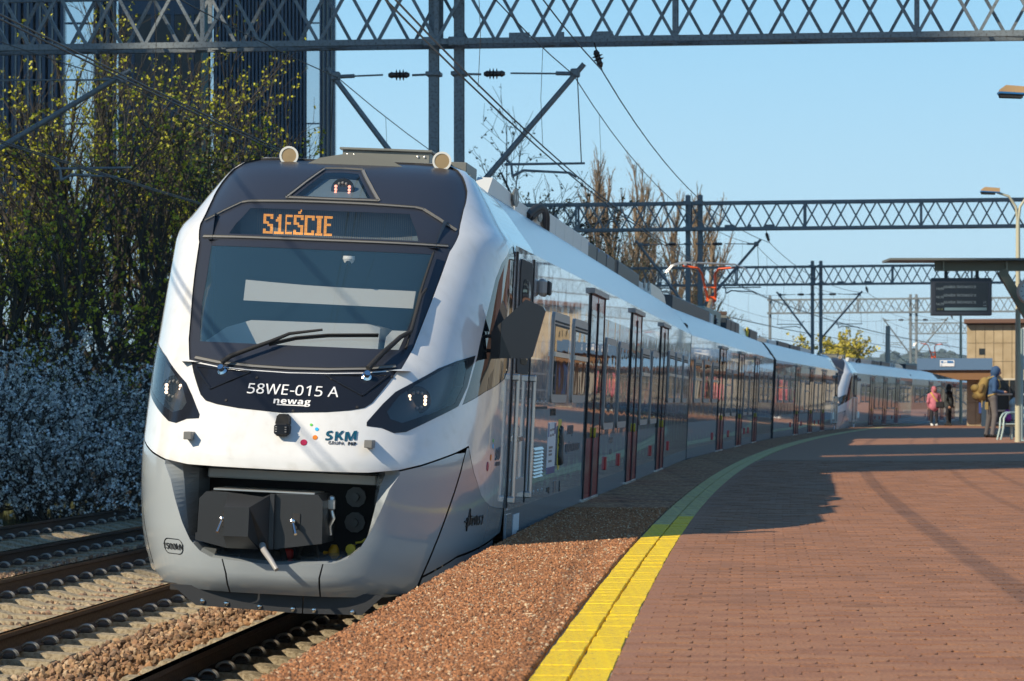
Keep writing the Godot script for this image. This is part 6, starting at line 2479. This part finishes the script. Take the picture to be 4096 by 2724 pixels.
# ---------------------------------------------------------------- platform furniture
func lamp_head(root: Node3D, at: Vector3, dir: Vector3) -> void:
	var n := group_node("lamp_head", root)
	n.position = at * 0.3
	n.scale = Vector3.ONE * 0.7
	var side := Vector3.UP.cross(dir).normalized()
	begin()
	prism(PackedVector2Array([Vector2(0.0, 0.0), Vector2(0.62, 0.03), Vector2(0.60, 0.10), Vector2(0.50, 0.17), Vector2(0.0, 0.13)]), at - side * 0.14, dir, Vector3.UP, side * 0.28)
	put("hood", done(), M.lamp_rust, n)
	begin()
	prism(PackedVector2Array([Vector2(-0.02, -0.03), Vector2(0.64, 0.0), Vector2(0.64, 0.04), Vector2(-0.02, 0.0)]), at - side * 0.15, dir, Vector3.UP, side * 0.30)
	put("rim", done(), M.lamp_blue, n)
	begin()
	prism(PackedVector2Array([Vector2(0.16, -0.09), Vector2(0.60, -0.075), Vector2(0.63, 0.0), Vector2(0.14, -0.02)]), at - side * 0.12, dir, Vector3.UP, side * 0.24)
	put("diffuser", done(), M.rubber, n)

func lamp_post(at: Vector3, hgt: float, label: String) -> void:
	var root := thing("lamp_post", label, "street lamp", at, "platform lamps")
	begin()
	tube(PackedVector3Array([Vector3.ZERO, Vector3(0, hgt * 0.5, 0), Vector3(0, hgt - 0.75, 0)]), 0.075, 0.05, 12)
	put("pole", done(), M.pole_cream, root)
	for s in [-1.0, 1.0]:
		begin()
		tube(PackedVector3Array([Vector3(0, hgt - 0.8, 0), Vector3(s * 0.05, hgt - 0.4, 0), Vector3(s * 0.22, hgt - 0.15, 0), Vector3(s * 0.5, hgt - 0.06, 0)]), 0.035, 0.028, 8)
		put("arm", done(), M.pole_cream, root)
		lamp_head(root, Vector3(s * 0.45, hgt - 0.05, 0), Vector3(s, 0, 0))

func furniture() -> void:
	lamp_post(Vector3(photo(4072, 0, 69.0).x, 0, -69.0), 6.05, "cream double-armed platform lamp with rusty hoods, nearer the beige building")
	var q := photo(4245, 1700, 41.0)
	lamp_post(Vector3(q.x, 0, q.z), 5.4, "double-armed platform lamp whose rusty hood hangs in from the frame edge")
	lamp_post(Vector3(20.45, 0, -131.0), 7.1, "far platform lamp behind the roof of the beige building")
	# canopy frame that carries the departure board
	var root := thing("canopy_frame", "olive steel canopy beam with slanting brace above the departure board", "canopy", Vector3.ZERO)
	var z := 67.0
	var b0 := photo(3738, 1082, z)
	begin()      # deep I-beam
	box(Vector3(b0.x + 3.0, b0.y + 0.10, -z), Vector3(6.0, 0.20, 0.02))
	box(Vector3(b0.x + 3.0, b0.y + 0.205, -z), Vector3(6.02, 0.02, 0.16))
	box(Vector3(b0.x + 3.0, b0.y - 0.002, -z), Vector3(6.0, 0.02, 0.16))
	put("beam", done(), M.beam_olive, root)
	begin()
	box(Vector3(b0.x + 2.4, b0.y + 0.245, -z - 0.25), Vector3(7.0, 0.05, 1.4))
	put("roof_sheet", done(), M.roof_grey, root)
	for x in [0.14, 1.17]:
		begin()
		cbox(Vector3(b0.x + x * 1.43, b0.y + 0.10, -z + 0.04), Vector3(0.035, 0.22, 0.09), 0.004)
		put("stiffener", done(), M.pole_cream, root)
	begin()
	bar(photo(4005, 1082, z), photo(4150, 1330, z), 0.2, 0.21, Vector3(0, 0, 1))
	put("brace", done(), M.beam_olive, root)
	begin()
	bar(photo(4235, 1060, z), Vector3(photo(4235, 1060, z).x, 0, -z), 0.18, 0.18, Vector3(0, 0, 1))
	put("column", done(), M.beam_olive, root)
	# departure board
	var db := thing("departure_board", "black departure board with dim lines of text hanging from the canopy beam", "display board", photo(3847, 1187, z))
	var w := 0.985
	var h := 0.615
	db.scale = Vector3.ONE * 67.0 / 47.0
	begin()
	cbox(Vector3(0, 0, -0.07), Vector3(w, h, 0.16), 0.012)
	put("case", done(), M.screen_case, db)
	begin()
	cbox(Vector3(0.0, -0.005, 0.012), Vector3(w * 0.875, h * 0.77, 0.006), 0.002)
	put("screen", done(), M.screen, db)
	for x in [-0.25, 0.26]:
		begin()
		box(Vector3(x, h * 0.5 + 0.06, -0.06), Vector3(0.05, 0.13, 0.05))
		put("hanger", done(), M.roof_black, db)
	var rows := [["14:09", "GDAŃSK ŚRÓDMIEŚCIE", 0.155], ["14:19", "GDAŃSK ŚRÓDMIEŚCIE", 0.018], ["14:29", "GDAŃSK ŚRÓDMIEŚCIE", -0.095]]
	for r in rows:
		text_at(db, r[0], 0.052, Vector3(-0.36, r[2] - 0.025, 0.016), M.screen_text)
		text_at(db, r[1], 0.052, Vector3(-0.03, r[2] + 0.004, 0.016), M.screen_text)
	text_at(db, "21", 0.05, Vector3(0.375, -0.092, 0.016), M.screen_text)
	text_at(db, "MIN", 0.028, Vector3(0.375, -0.145, 0.016), M.screen_text)
	text_at(db, "14:10", 0.042, Vector3(-0.36, -0.205, 0.016), M.screen_yellow)
	begin()
	box(Vector3(0.06, -0.2, 0.016), Vector3(0.69, 0.045, 0.003))
	put("message_bar", done(), M.screen_bar, db)
	# round clock cut by the frame edge
	var ck := thing("station_clock", "round station clock with pale rim on the canopy column", "clock", photo(4123, 1165, 66.0))
	begin()
	ck.scale = Vector3.ONE * 1.42
	lathe(Vector3(0, 0, -0.12), Vector3(0, 0, 1), [[0.0, 0.0], [0.0, 0.19], [0.03, 0.215], [0.14, 0.215], [0.15, 0.20], [0.15, 0.185], [0.13, 0.18]], 40)
	put("case", done(), M.clock_rim, ck)
	begin()
	lathe(Vector3(0, 0, 0.0), Vector3(0, 0, 1), [[0.0, 0.182], [0.008, 0.18], [0.009, 0.0]], 40)
	put("dial", done(), M.clock_face, ck)
	for k in 12:
		var a := TAU * k / 12.0
		begin()
		bar(Vector3(sin(a) * 0.14, cos(a) * 0.14, 0.012), Vector3(sin(a) * 0.165, cos(a) * 0.165, 0.012), 0.012, 0.004, Vector3(0, 0, 1))
		put("hour_mark", done(), M.ink_black, ck)
	for a in [[deg_to_rad(64.5), 0.09], [deg_to_rad(54.0), 0.14]]:
		begin()
		bar(Vector3(0, 0, 0.016), Vector3(sin(a[0]) * a[1], cos(a[0]) * a[1], 0.016), 0.012, 0.004, Vector3(0, 0, 1))
		put("hand", done(), M.ink_black, ck)
	begin()
	rod(Vector3(0, 0, -0.1), Vector3(0.45, 0.0, -0.5), 0.03, 8)
	put("bracket", done(), M.beam_olive, ck)
	# green-grey post and info panel at the frame edge
	var ps := thing("platform_post", "pale green steel post standing behind the bench", "post", Vector3(photo(4082, 1766, 70.0).x, 0, -70.0))
	begin()
	tube(PackedVector3Array([Vector3(0, 0, 0), Vector3(0, 2.75, 0)]), 0.07, 0.07, 14)
	put("shaft", done(), M.pole_green, ps)
	begin()
	cbox(Vector3(0, 0.02, 0), Vector3(0.26, 0.04, 0.26), 0.01)
	put("foot", done(), M.pole_green, ps)
	begin()
	prism(PackedVector2Array([Vector2(0.07, 1.75), Vector2(0.9, 2.05), Vector2(0.9, 3.1), Vector2(0.02, 2.75)]), Vector3(0, 0, -0.05), Vector3.RIGHT, Vector3.UP, Vector3(0, 0, 0.08))
	put("board", done(), M.sticker_white, ps)
	bench()

func text_at(parent: Node, s: String, size: float, at: Vector3, m: Material) -> void:
	put("lettering", text_mesh(s, size, 0.003), m, parent, Transform3D(Basis(), at))

func bench() -> void:
	var z := 73.5
	var p := photo(3992, 1762, z)
	var root := thing("bench", "pale grey-green tubular bench with arm hoops in front of the hooded man", "bench", Vector3(p.x, 0, -z))
	for k in 3:
		var x := 0.9 * k
		for e in 2:
			var n := group_node("arm_hoop", root) if e == 0 else null
			if n == null:
				continue
			begin()
			for s in [0.0, 0.09]:
				tube(PackedVector3Array([Vector3(x + s - 0.07, 0, 0.30), Vector3(x + s, 0.30, 0.28), Vector3(x + s + 0.02, 0.55, 0.24), Vector3(x + s + 0.10, 0.66, 0.16), Vector3(x + s + 0.22, 0.695, 0.0), Vector3(x + s + 0.42, 0.69, -0.12)]), 0.026, 0.026, 8)
			put("tube", done(), M.pole_green, n)
	for k in 6:
		begin()
		cbox(Vector3(1.2, 0.40 - 0.004 * k, 0.22 - 0.075 * k), Vector3(2.3, 0.03, 0.06), 0.008)
		put("seat_slat", done(), M.pole_green, root)
	for k in 4:
		begin()
		cbox(Vector3(1.5, 0.52 + 0.095 * k, -0.26 - 0.03 * k), Vector3(1.7, 0.075, 0.025), 0.008)
		put("back_slat", done(), M.fascia_blue if k % 2 == 0 else M.pole_green, root)
	for x in [0.35, 1.1, 2.0]:
		begin()
		cbox(Vector3(x, 0.19, -0.02), Vector3(0.07, 0.38, 0.07), 0.01)
		put("leg", done(), M.pole_green, root)
	begin()
	cbox(Vector3(1.2, 0.355, 0.0), Vector3(2.2, 0.04, 0.05), 0.01)
	put("seat_rail", done(), M.pole_green, root)

# ---------------------------------------------------------------- people
func field(p: Vector3, caps: Array, k: float) -> float:
	var d := 1e3
	for c in caps:
		var a: Vector3 = c[0]
		var ab: Vector3 = c[1] - a
		var t := clampf((p - a).dot(ab) / maxf(ab.length_squared(), 1e-8), 0.0, 1.0)
		var e: float = (p - a - ab * t).length() - lerpf(c[2], c[3], t)
		var h := clampf(0.5 + 0.5 * (d - e) / k, 0.0, 1.0)
		d = lerpf(d, e, h) - k * h * (1.0 - h)
	return d

func nets(caps: Array, cell: float, k: float) -> void:      # meshes the joined capsules into the open builder, coloured by the nearest one
	var lo := Vector3.ONE * 1e3
	var hi := -lo
	for c in caps:
		for e in 2:
			var r: float = c[2 + e] + k
			lo = lo.min(c[e] - Vector3.ONE * r)
			hi = hi.max(c[e] + Vector3.ONE * r)
	lo -= Vector3.ONE * cell
	var n := Vector3i(((hi - lo) / cell).ceil()) + Vector3i(2, 2, 2)
	var f := PackedFloat32Array()
	f.resize(n.x * n.y * n.z)
	for z in n.z:
		for y in n.y:
			for x in n.x:
				f[(z * n.y + y) * n.x + x] = field(lo + Vector3(x, y, z) * cell, caps, k)
	var vid := {}
	var vp := []
	var vn := []
	var vcol := []
	var sx := 1
	var sy := n.x
	var sz := n.x * n.y
	for z in n.z - 1:
		for y in n.y - 1:
			for x in n.x - 1:
				var b := (z * n.y + y) * n.x + x
				var s := [f[b], f[b + sx], f[b + sy], f[b + sx + sy], f[b + sz], f[b + sx + sz], f[b + sy + sz], f[b + sx + sy + sz]]
				var neg := 0
				for q in 8:
					if s[q] < 0.0:
						neg += 1
				if neg == 0 or neg == 8:
					continue
				var sum := Vector3.ZERO
				var cnt := 0
				for e in [[0, 1], [2, 3], [4, 5], [6, 7], [0, 2], [1, 3], [4, 6], [5, 7], [0, 4], [1, 5], [2, 6], [3, 7]]:
					var u: float = s[e[0]]
					var v: float = s[e[1]]
					if (u < 0.0) != (v < 0.0):
						var t := u / (u - v)
						var pa := Vector3(e[0] & 1, (e[0] >> 1) & 1, e[0] >> 2)
						var pb := Vector3(e[1] & 1, (e[1] >> 1) & 1, e[1] >> 2)
						sum += pa.lerp(pb, t)
						cnt += 1
				var p := lo + (Vector3(x, y, z) + sum / cnt) * cell
				vid[b] = vp.size()
				vp.append(p)
				var h := cell * 0.5
				vn.append(Vector3(field(p + Vector3(h, 0, 0), caps, k) - field(p - Vector3(h, 0, 0), caps, k), field(p + Vector3(0, h, 0), caps, k) - field(p - Vector3(0, h, 0), caps, k), field(p + Vector3(0, 0, h), caps, k) - field(p - Vector3(0, 0, h), caps, k)).normalized())
				var best := 1e3
				var col := Color.WHITE
				for c in caps:
					var d := field(p, [c], 0.001)
					if d < best:
						best = d
						col = c[4]
				vcol.append(col)
	for b in vid:
		var x: int = b % n.x
		var y: int = (b / n.x) % n.y
		var z: int = b / sz
		for ax in 3:
			var st: int = [sx, sy, sz][ax]
			var u: int = [sy, sz, sx][ax]
			var v: int = [sz, sx, sy][ax]
			if (f[b] < 0.0) == (f[b + st] < 0.0):
				continue
			if not (vid.has(b - u) and vid.has(b - v) and vid.has(b - u - v)):
				continue
			var i := [vid[b], vid[b - u], vid[b - u - v], vid[b - v]]
			for t in [[0, 1, 2], [0, 2, 3]]:
				var before := gv.size()
				tri(vp[i[t[0]]], vp[i[t[1]]], vp[i[t[2]]], vn[i[t[0]]], vn[i[t[1]]], vn[i[t[2]]])
				var cc := [vcol[i[t[0]]], vcol[i[t[1]]], vcol[i[t[2]]]]
				# tri() may have swapped the last two corners
				if gv[before + 1] == vp[i[t[1]]]:
					gc.append_array(PackedColorArray([cc[0], cc[1], cc[2]]))
				else:
					gc.append_array(PackedColorArray([cc[0], cc[2], cc[1]]))

func hand_caps(w: Vector3, d: Vector3, up: Vector3, skin: Color) -> Array:      # palm and five bent fingers
	var s := d.cross(up).normalized()
	var out := [[w, w + d * 0.085, 0.026, 0.03, skin]]
	var lens := [0.055, 0.068, 0.062, 0.048]
	for k in 4:
		var a := w + d * 0.085 + s * (0.024 - 0.016 * k)
		var b: Vector3 = a + d * lens[k] * 0.6 - up * 0.012
		var c: Vector3 = b + d * lens[k] * 0.25 - up * 0.03
		out.append([a, b, 0.0095, 0.009, skin])
		out.append([b, c, 0.009, 0.0075, skin])
	out.append([w + d * 0.03 + s * 0.02, w + d * 0.075 + s * 0.058, 0.012, 0.010, skin])
	out.append([w + d * 0.075 + s * 0.058, w + d * 0.11 + s * 0.055, 0.010, 0.008, skin])
	return out

func person(label: String, at: Vector3, turn: float, caps: Array, hands: Array, cell: float) -> Node3D:
	var root := thing("person", label, "person", at)
	root.rotation.y = turn
	begin()
	nets(caps, cell, 0.035)
	for h in hands:
		nets(h, 0.008, 0.008)
	put("body", done(true), M.figure, root)
	return root

func people() -> void:
	var V := func(x: float, y: float, z: float) -> Vector3: return Vector3(x, y, z)
	# hooded man with a rucksack, looking down at his phone; built facing +x
	var blue := Color(0.030, 0.075, 0.17)
	var grey := Color(0.13, 0.12, 0.115)
	var shoe := Color(0.012, 0.012, 0.014)
	var skin := Color(0.42, 0.24, 0.17)
	var k := 1.08
	var man := []
	for c in [[[0.02, 1.00, 0.08], [0.06, 0.55, 0.09], 0.10, 0.075, grey], [[0.06, 0.55, 0.09], [-0.01, 0.10, 0.10], 0.075, 0.055, grey], [[-0.02, 1.00, -0.08], [-0.02, 0.55, -0.10], 0.10, 0.075, grey], [[-0.02, 0.55, -0.10], [-0.10, 0.10, -0.11], 0.075, 0.055, grey],
		[[-0.03, 0.05, 0.10], [0.16, 0.04, 0.11], 0.05, 0.042, shoe], [[-0.12, 0.05, -0.11], [0.07, 0.04, -0.12], 0.05, 0.042, shoe],
		[[0.0, 1.02, 0.05], [0.0, 1.02, -0.05], 0.125, 0.125, grey], [[0.0, 1.12, 0.0], [0.02, 1.32, 0.0], 0.145, 0.165, blue], [[0.02, 1.36, 0.10], [0.02, 1.36, -0.10], 0.125, 0.125, blue], [[0.03, 1.46, 0.13], [0.03, 1.46, -0.13], 0.075, 0.075, blue],
		[[0.05, 1.50, 0.0], [0.09, 1.60, 0.0], 0.075, 0.085, blue], [[0.09, 1.645, 0.0], [0.11, 1.69, 0.0], 0.115, 0.112, blue], [[0.17, 1.635, 0.0], [0.165, 1.67, 0.0], 0.075, 0.075, skin], [[0.245, 1.63, 0.0], [0.25, 1.615, 0.0], 0.016, 0.016, skin],
		[[0.02, 1.44, 0.20], [-0.01, 1.17, 0.25], 0.068, 0.056, blue], [[-0.01, 1.17, 0.25], [0.24, 1.13, 0.16], 0.055, 0.045, blue], [[0.02, 1.44, -0.20], [0.0, 1.17, -0.25], 0.068, 0.056, blue], [[0.0, 1.17, -0.25], [0.25, 1.15, -0.12], 0.055, 0.045, blue]]:
		man.append([V.call(c[0][0], c[0][1], c[0][2]) * k, V.call(c[1][0], c[1][1], c[1][2]) * k, c[2] * k, c[3] * k, c[4]])
	var at := photo(3966, 1752, 78.0)
	var hands := [hand_caps(V.call(0.24, 1.13, 0.16) * k, Vector3(0.92, 0.2, -0.33).normalized(), Vector3.UP, skin), hand_caps(V.call(0.25, 1.15, -0.12) * k, Vector3(0.95, 0.2, 0.2).normalized(), Vector3.UP, skin)]
	var m := person("man in blue hooded jacket and grey trousers looking at his phone", Vector3(at.x, 0, at.z), 0.15, man, hands, 0.026)
	# tan rucksack
	var bag := thing("rucksack", "tan military rucksack on the hooded man's back", "rucksack", m.position)
	bag.rotation.y = 0.15
	var tan := Color(0.34, 0.225, 0.065)
	var dark := Color(0.20, 0.13, 0.04)
	begin()
	nets([[Vector3(-0.34, 1.16, 0.04), Vector3(-0.20, 1.52, 0.04), 0.15, 0.12, tan], [Vector3(-0.34, 1.16, -0.06), Vector3(-0.20, 1.50, -0.06), 0.15, 0.12, tan], [Vector3(-0.46, 1.34, 0.05), Vector3(-0.46, 1.34, -0.07), 0.105, 0.105, tan], [Vector3(-0.41, 1.12, 0.05), Vector3(-0.41, 1.12, -0.07), 0.11, 0.11, dark], [Vector3(-0.22, 1.06, 0.0), Vector3(-0.30, 1.02, 0.0), 0.08, 0.08, dark], [Vector3(-0.36, 1.26, 0.17), Vector3(-0.30, 1.40, 0.16), 0.055, 0.05, dark]], 0.026, 0.03)
	put("sack", done(true), M.figure, bag)
	begin()
	for s in [-0.14, 0.14]:
		tube(PackedVector3Array([Vector3(-0.16, 1.58, s * 0.7), Vector3(0.0, 1.655, s), Vector3(0.16, 1.55, s * 1.1), Vector3(0.19, 1.38, s * 1.15), Vector3(0.08, 1.2, s * 1.35), Vector3(-0.15, 1.12, s)]), 0.024, 0.024, 6)
	tube(PackedVector3Array([Vector3(-0.30, 1.0, 0.1), Vector3(-0.31, 0.82, 0.12)]), 0.018, 0.014, 6)
	cbox(Vector3(-0.17, 0.86, 0.1), Vector3(0.09, 0.2, 0.02), 0.004)
	tint(Color(0.40, 0.29, 0.10))
	put("strap", done(true), M.figure, bag)
	var phone := thing("phone", "phone in the hooded man's hands", "phone", m.position)
	phone.rotation.y = 0.15
	begin()
	cbox(Vector3(0.405, 1.285, 0.01), Vector3(0.012, 0.14, 0.07), 0.003, Basis(Vector3(0, 0, 1), 0.5))
	put("case", done(), M.rubber, phone)
	# woman in a pink coat, seen from the back
	var pink := Color(0.50, 0.16, 0.21)
	var trous := Color(0.018, 0.018, 0.022)
	var white := Color(0.66, 0.68, 0.68)
	at = photo(3736, 1704.6, 115.5)
	var w := [[V.call(0.085, 0.86, 0), V.call(0.10, 0.48, 0.02), 0.095, 0.07, trous], [V.call(0.10, 0.48, 0.02), V.call(0.11, 0.09, 0), 0.07, 0.05, trous], [V.call(-0.085, 0.86, 0), V.call(-0.10, 0.48, 0), 0.095, 0.07, trous], [V.call(-0.10, 0.48, 0), V.call(-0.12, 0.09, 0), 0.07, 0.05, trous],
		[V.call(0.11, 0.05, 0.02), V.call(0.12, 0.04, -0.15), 0.052, 0.045, white], [V.call(-0.12, 0.05, 0.06), V.call(-0.13, 0.04, 0.19), 0.052, 0.045, white],
		[V.call(0, 0.80, 0), V.call(0, 1.05, 0), 0.20, 0.185, pink], [V.call(0.07, 1.20, 0), V.call(-0.07, 1.20, 0), 0.145, 0.145, pink], [V.call(0.13, 1.27, 0), V.call(-0.13, 1.27, 0), 0.075, 0.075, pink], [V.call(0, 1.33, 0), V.call(0, 1.40, 0), 0.08, 0.10, pink], [V.call(0, 1.44, 0), V.call(0, 1.50, -0.01), 0.115, 0.11, pink], [V.call(0, 1.405, 0.075), V.call(0, 1.43, 0.08), 0.05, 0.05, Color(0.30, 0.14, 0.07)],
		[V.call(0.21, 1.25, 0), V.call(0.26, 0.98, 0.02), 0.066, 0.058, pink], [V.call(0.26, 0.98, 0.02), V.call(0.20, 0.78, -0.08), 0.056, 0.048, pink], [V.call(-0.21, 1.25, 0), V.call(-0.26, 0.98, 0.02), 0.066, 0.058, pink], [V.call(-0.26, 0.98, 0.02), V.call(-0.20, 0.78, -0.08), 0.056, 0.048, pink]]
	var pw := person("woman in pink hooded coat and white shoes waiting beyond the bench", Vector3(at.x, 0, at.z), 0.2, w, [hand_caps(V.call(0.20, 0.77, -0.08), Vector3(0, -0.8, -0.6), Vector3(1, 0, 0), skin), hand_caps(V.call(-0.20, 0.77, -0.08), Vector3(0, -0.8, -0.6), Vector3(-1, 0, 0), skin)], 0.03)
	var hb := thing("handbag", "black shoulder bag with pale strap worn by the woman in pink", "bag", pw.position)
	begin()
	cbox(Vector3(0.21, 0.86, 0.20), Vector3(0.34, 0.26, 0.12), 0.04)
	put("pouch", done(), M.rubber, hb)
	begin()
	tube(PackedVector3Array([Vector3(0.12, 0.98, 0.20), Vector3(0.0, 1.12, 0.215), Vector3(-0.10, 1.27, 0.17), Vector3(-0.13, 1.35, 0.05)]), 0.02, 0.02, 6)
	put("strap", done(), M.emblem_yellow, hb)
	# person in a dark grey hooded coat
	var dg := Color(0.05, 0.055, 0.062)
	at = photo(3795, 1702.0, 118.5)
	var gcaps := []
	for c in w:
		var col: Color = c[4]
		if col == pink:
			col = dg
		elif col == white:
			col = shoe
		gcaps.append([c[0] * 1.07, c[1] * 1.07, c[2] * 1.0, c[3] * 1.0, col])
	person("person in dark grey hooded coat standing next to the woman in pink", Vector3(at.x, 0, at.z), -2.1, gcaps, [hand_caps(V.call(0.21, 0.82, -0.08), Vector3(0, -0.8, -0.6), Vector3(1, 0, 0), skin), hand_caps(V.call(-0.21, 0.82, -0.08), Vector3(0, -0.8, -0.6), Vector3(-1, 0, 0), skin)], 0.03)
	# person in a white jacket sitting beyond the bench
	at = photo(4062, 1725, 86.0)
	var jac := Color(0.60, 0.56, 0.50)
	var s4 := [[V.call(0, 0.50, 0), V.call(0.0, 0.62, 0), 0.17, 0.16, jac], [V.call(0.07, 0.92, 0), V.call(-0.07, 0.92, 0), 0.13, 0.13, jac], [V.call(0, 0.70, 0), V.call(0, 0.95, 0), 0.16, 0.15, jac], [V.call(0, 1.03, 0), V.call(0, 1.10, 0), 0.055, 0.055, skin], [V.call(0, 1.17, 0), V.call(0.01, 1.22, 0), 0.095, 0.098, Color(0.10, 0.05, 0.03)], [V.call(0.06, 1.16, 0.02), V.call(0.06, 1.20, 0.02), 0.065, 0.07, skin],
		[V.call(0, 0.50, 0.09), V.call(0.42, 0.50, 0.11), 0.085, 0.07, white], [V.call(0.42, 0.50, 0.11), V.call(0.40, 0.09, 0.11), 0.065, 0.05, white], [V.call(0, 0.50, -0.09), V.call(0.42, 0.50, -0.11), 0.085, 0.07, white], [V.call(0.42, 0.50, -0.11), V.call(0.38, 0.09, -0.11), 0.065, 0.05, white], [V.call(0.39, 0.05, 0.11), V.call(0.55, 0.04, 0.11), 0.05, 0.042, white], [V.call(0.37, 0.05, -0.11), V.call(0.53, 0.04, -0.11), 0.05, 0.042, white],
		[V.call(0, 0.97, 0.19), V.call(0.04, 0.72, 0.23), 0.065, 0.055, jac], [V.call(0.04, 0.72, 0.23), V.call(0.27, 0.64, 0.15), 0.052, 0.045, jac], [V.call(0, 0.97, -0.19), V.call(0.04, 0.72, -0.23), 0.065, 0.055, jac], [V.call(0.04, 0.72, -0.23), V.call(0.27, 0.64, -0.15), 0.052, 0.045, jac]]
	var sp := person("seated person in cream jacket and white trousers behind the pale green post", Vector3(at.x, 0, at.z), 0.3, s4, [hand_caps(V.call(0.27, 0.64, 0.15), Vector3(0.95, -0.2, -0.2).normalized(), Vector3.UP, skin), hand_caps(V.call(0.27, 0.64, -0.15), Vector3(0.95, -0.2, 0.2).normalized(), Vector3.UP, skin)], 0.03)
	var seat := thing("low_bench", "low concrete seat under the person in the cream jacket", "bench", sp.position)
	begin()
	cbox(Vector3(0.1, 0.19, 0), Vector3(0.6, 0.38, 1.6), 0.02)
	put("block", done(), M.concrete, seat)
	var pb := thing("pink_bag", "bright pink bag beside the seated person", "bag", sp.position)
	begin()
	nets([[Vector3(-0.25, 0.47, 0.12), Vector3(-0.25, 0.66, 0.12), 0.11, 0.08, Color(0.42, 0.03, 0.26)], [Vector3(-0.25, 0.47, -0.04), Vector3(-0.25, 0.66, -0.04), 0.11, 0.08, Color(0.42, 0.03, 0.26)]], 0.03, 0.03)
	put("sack", done(true), M.figure, pb)
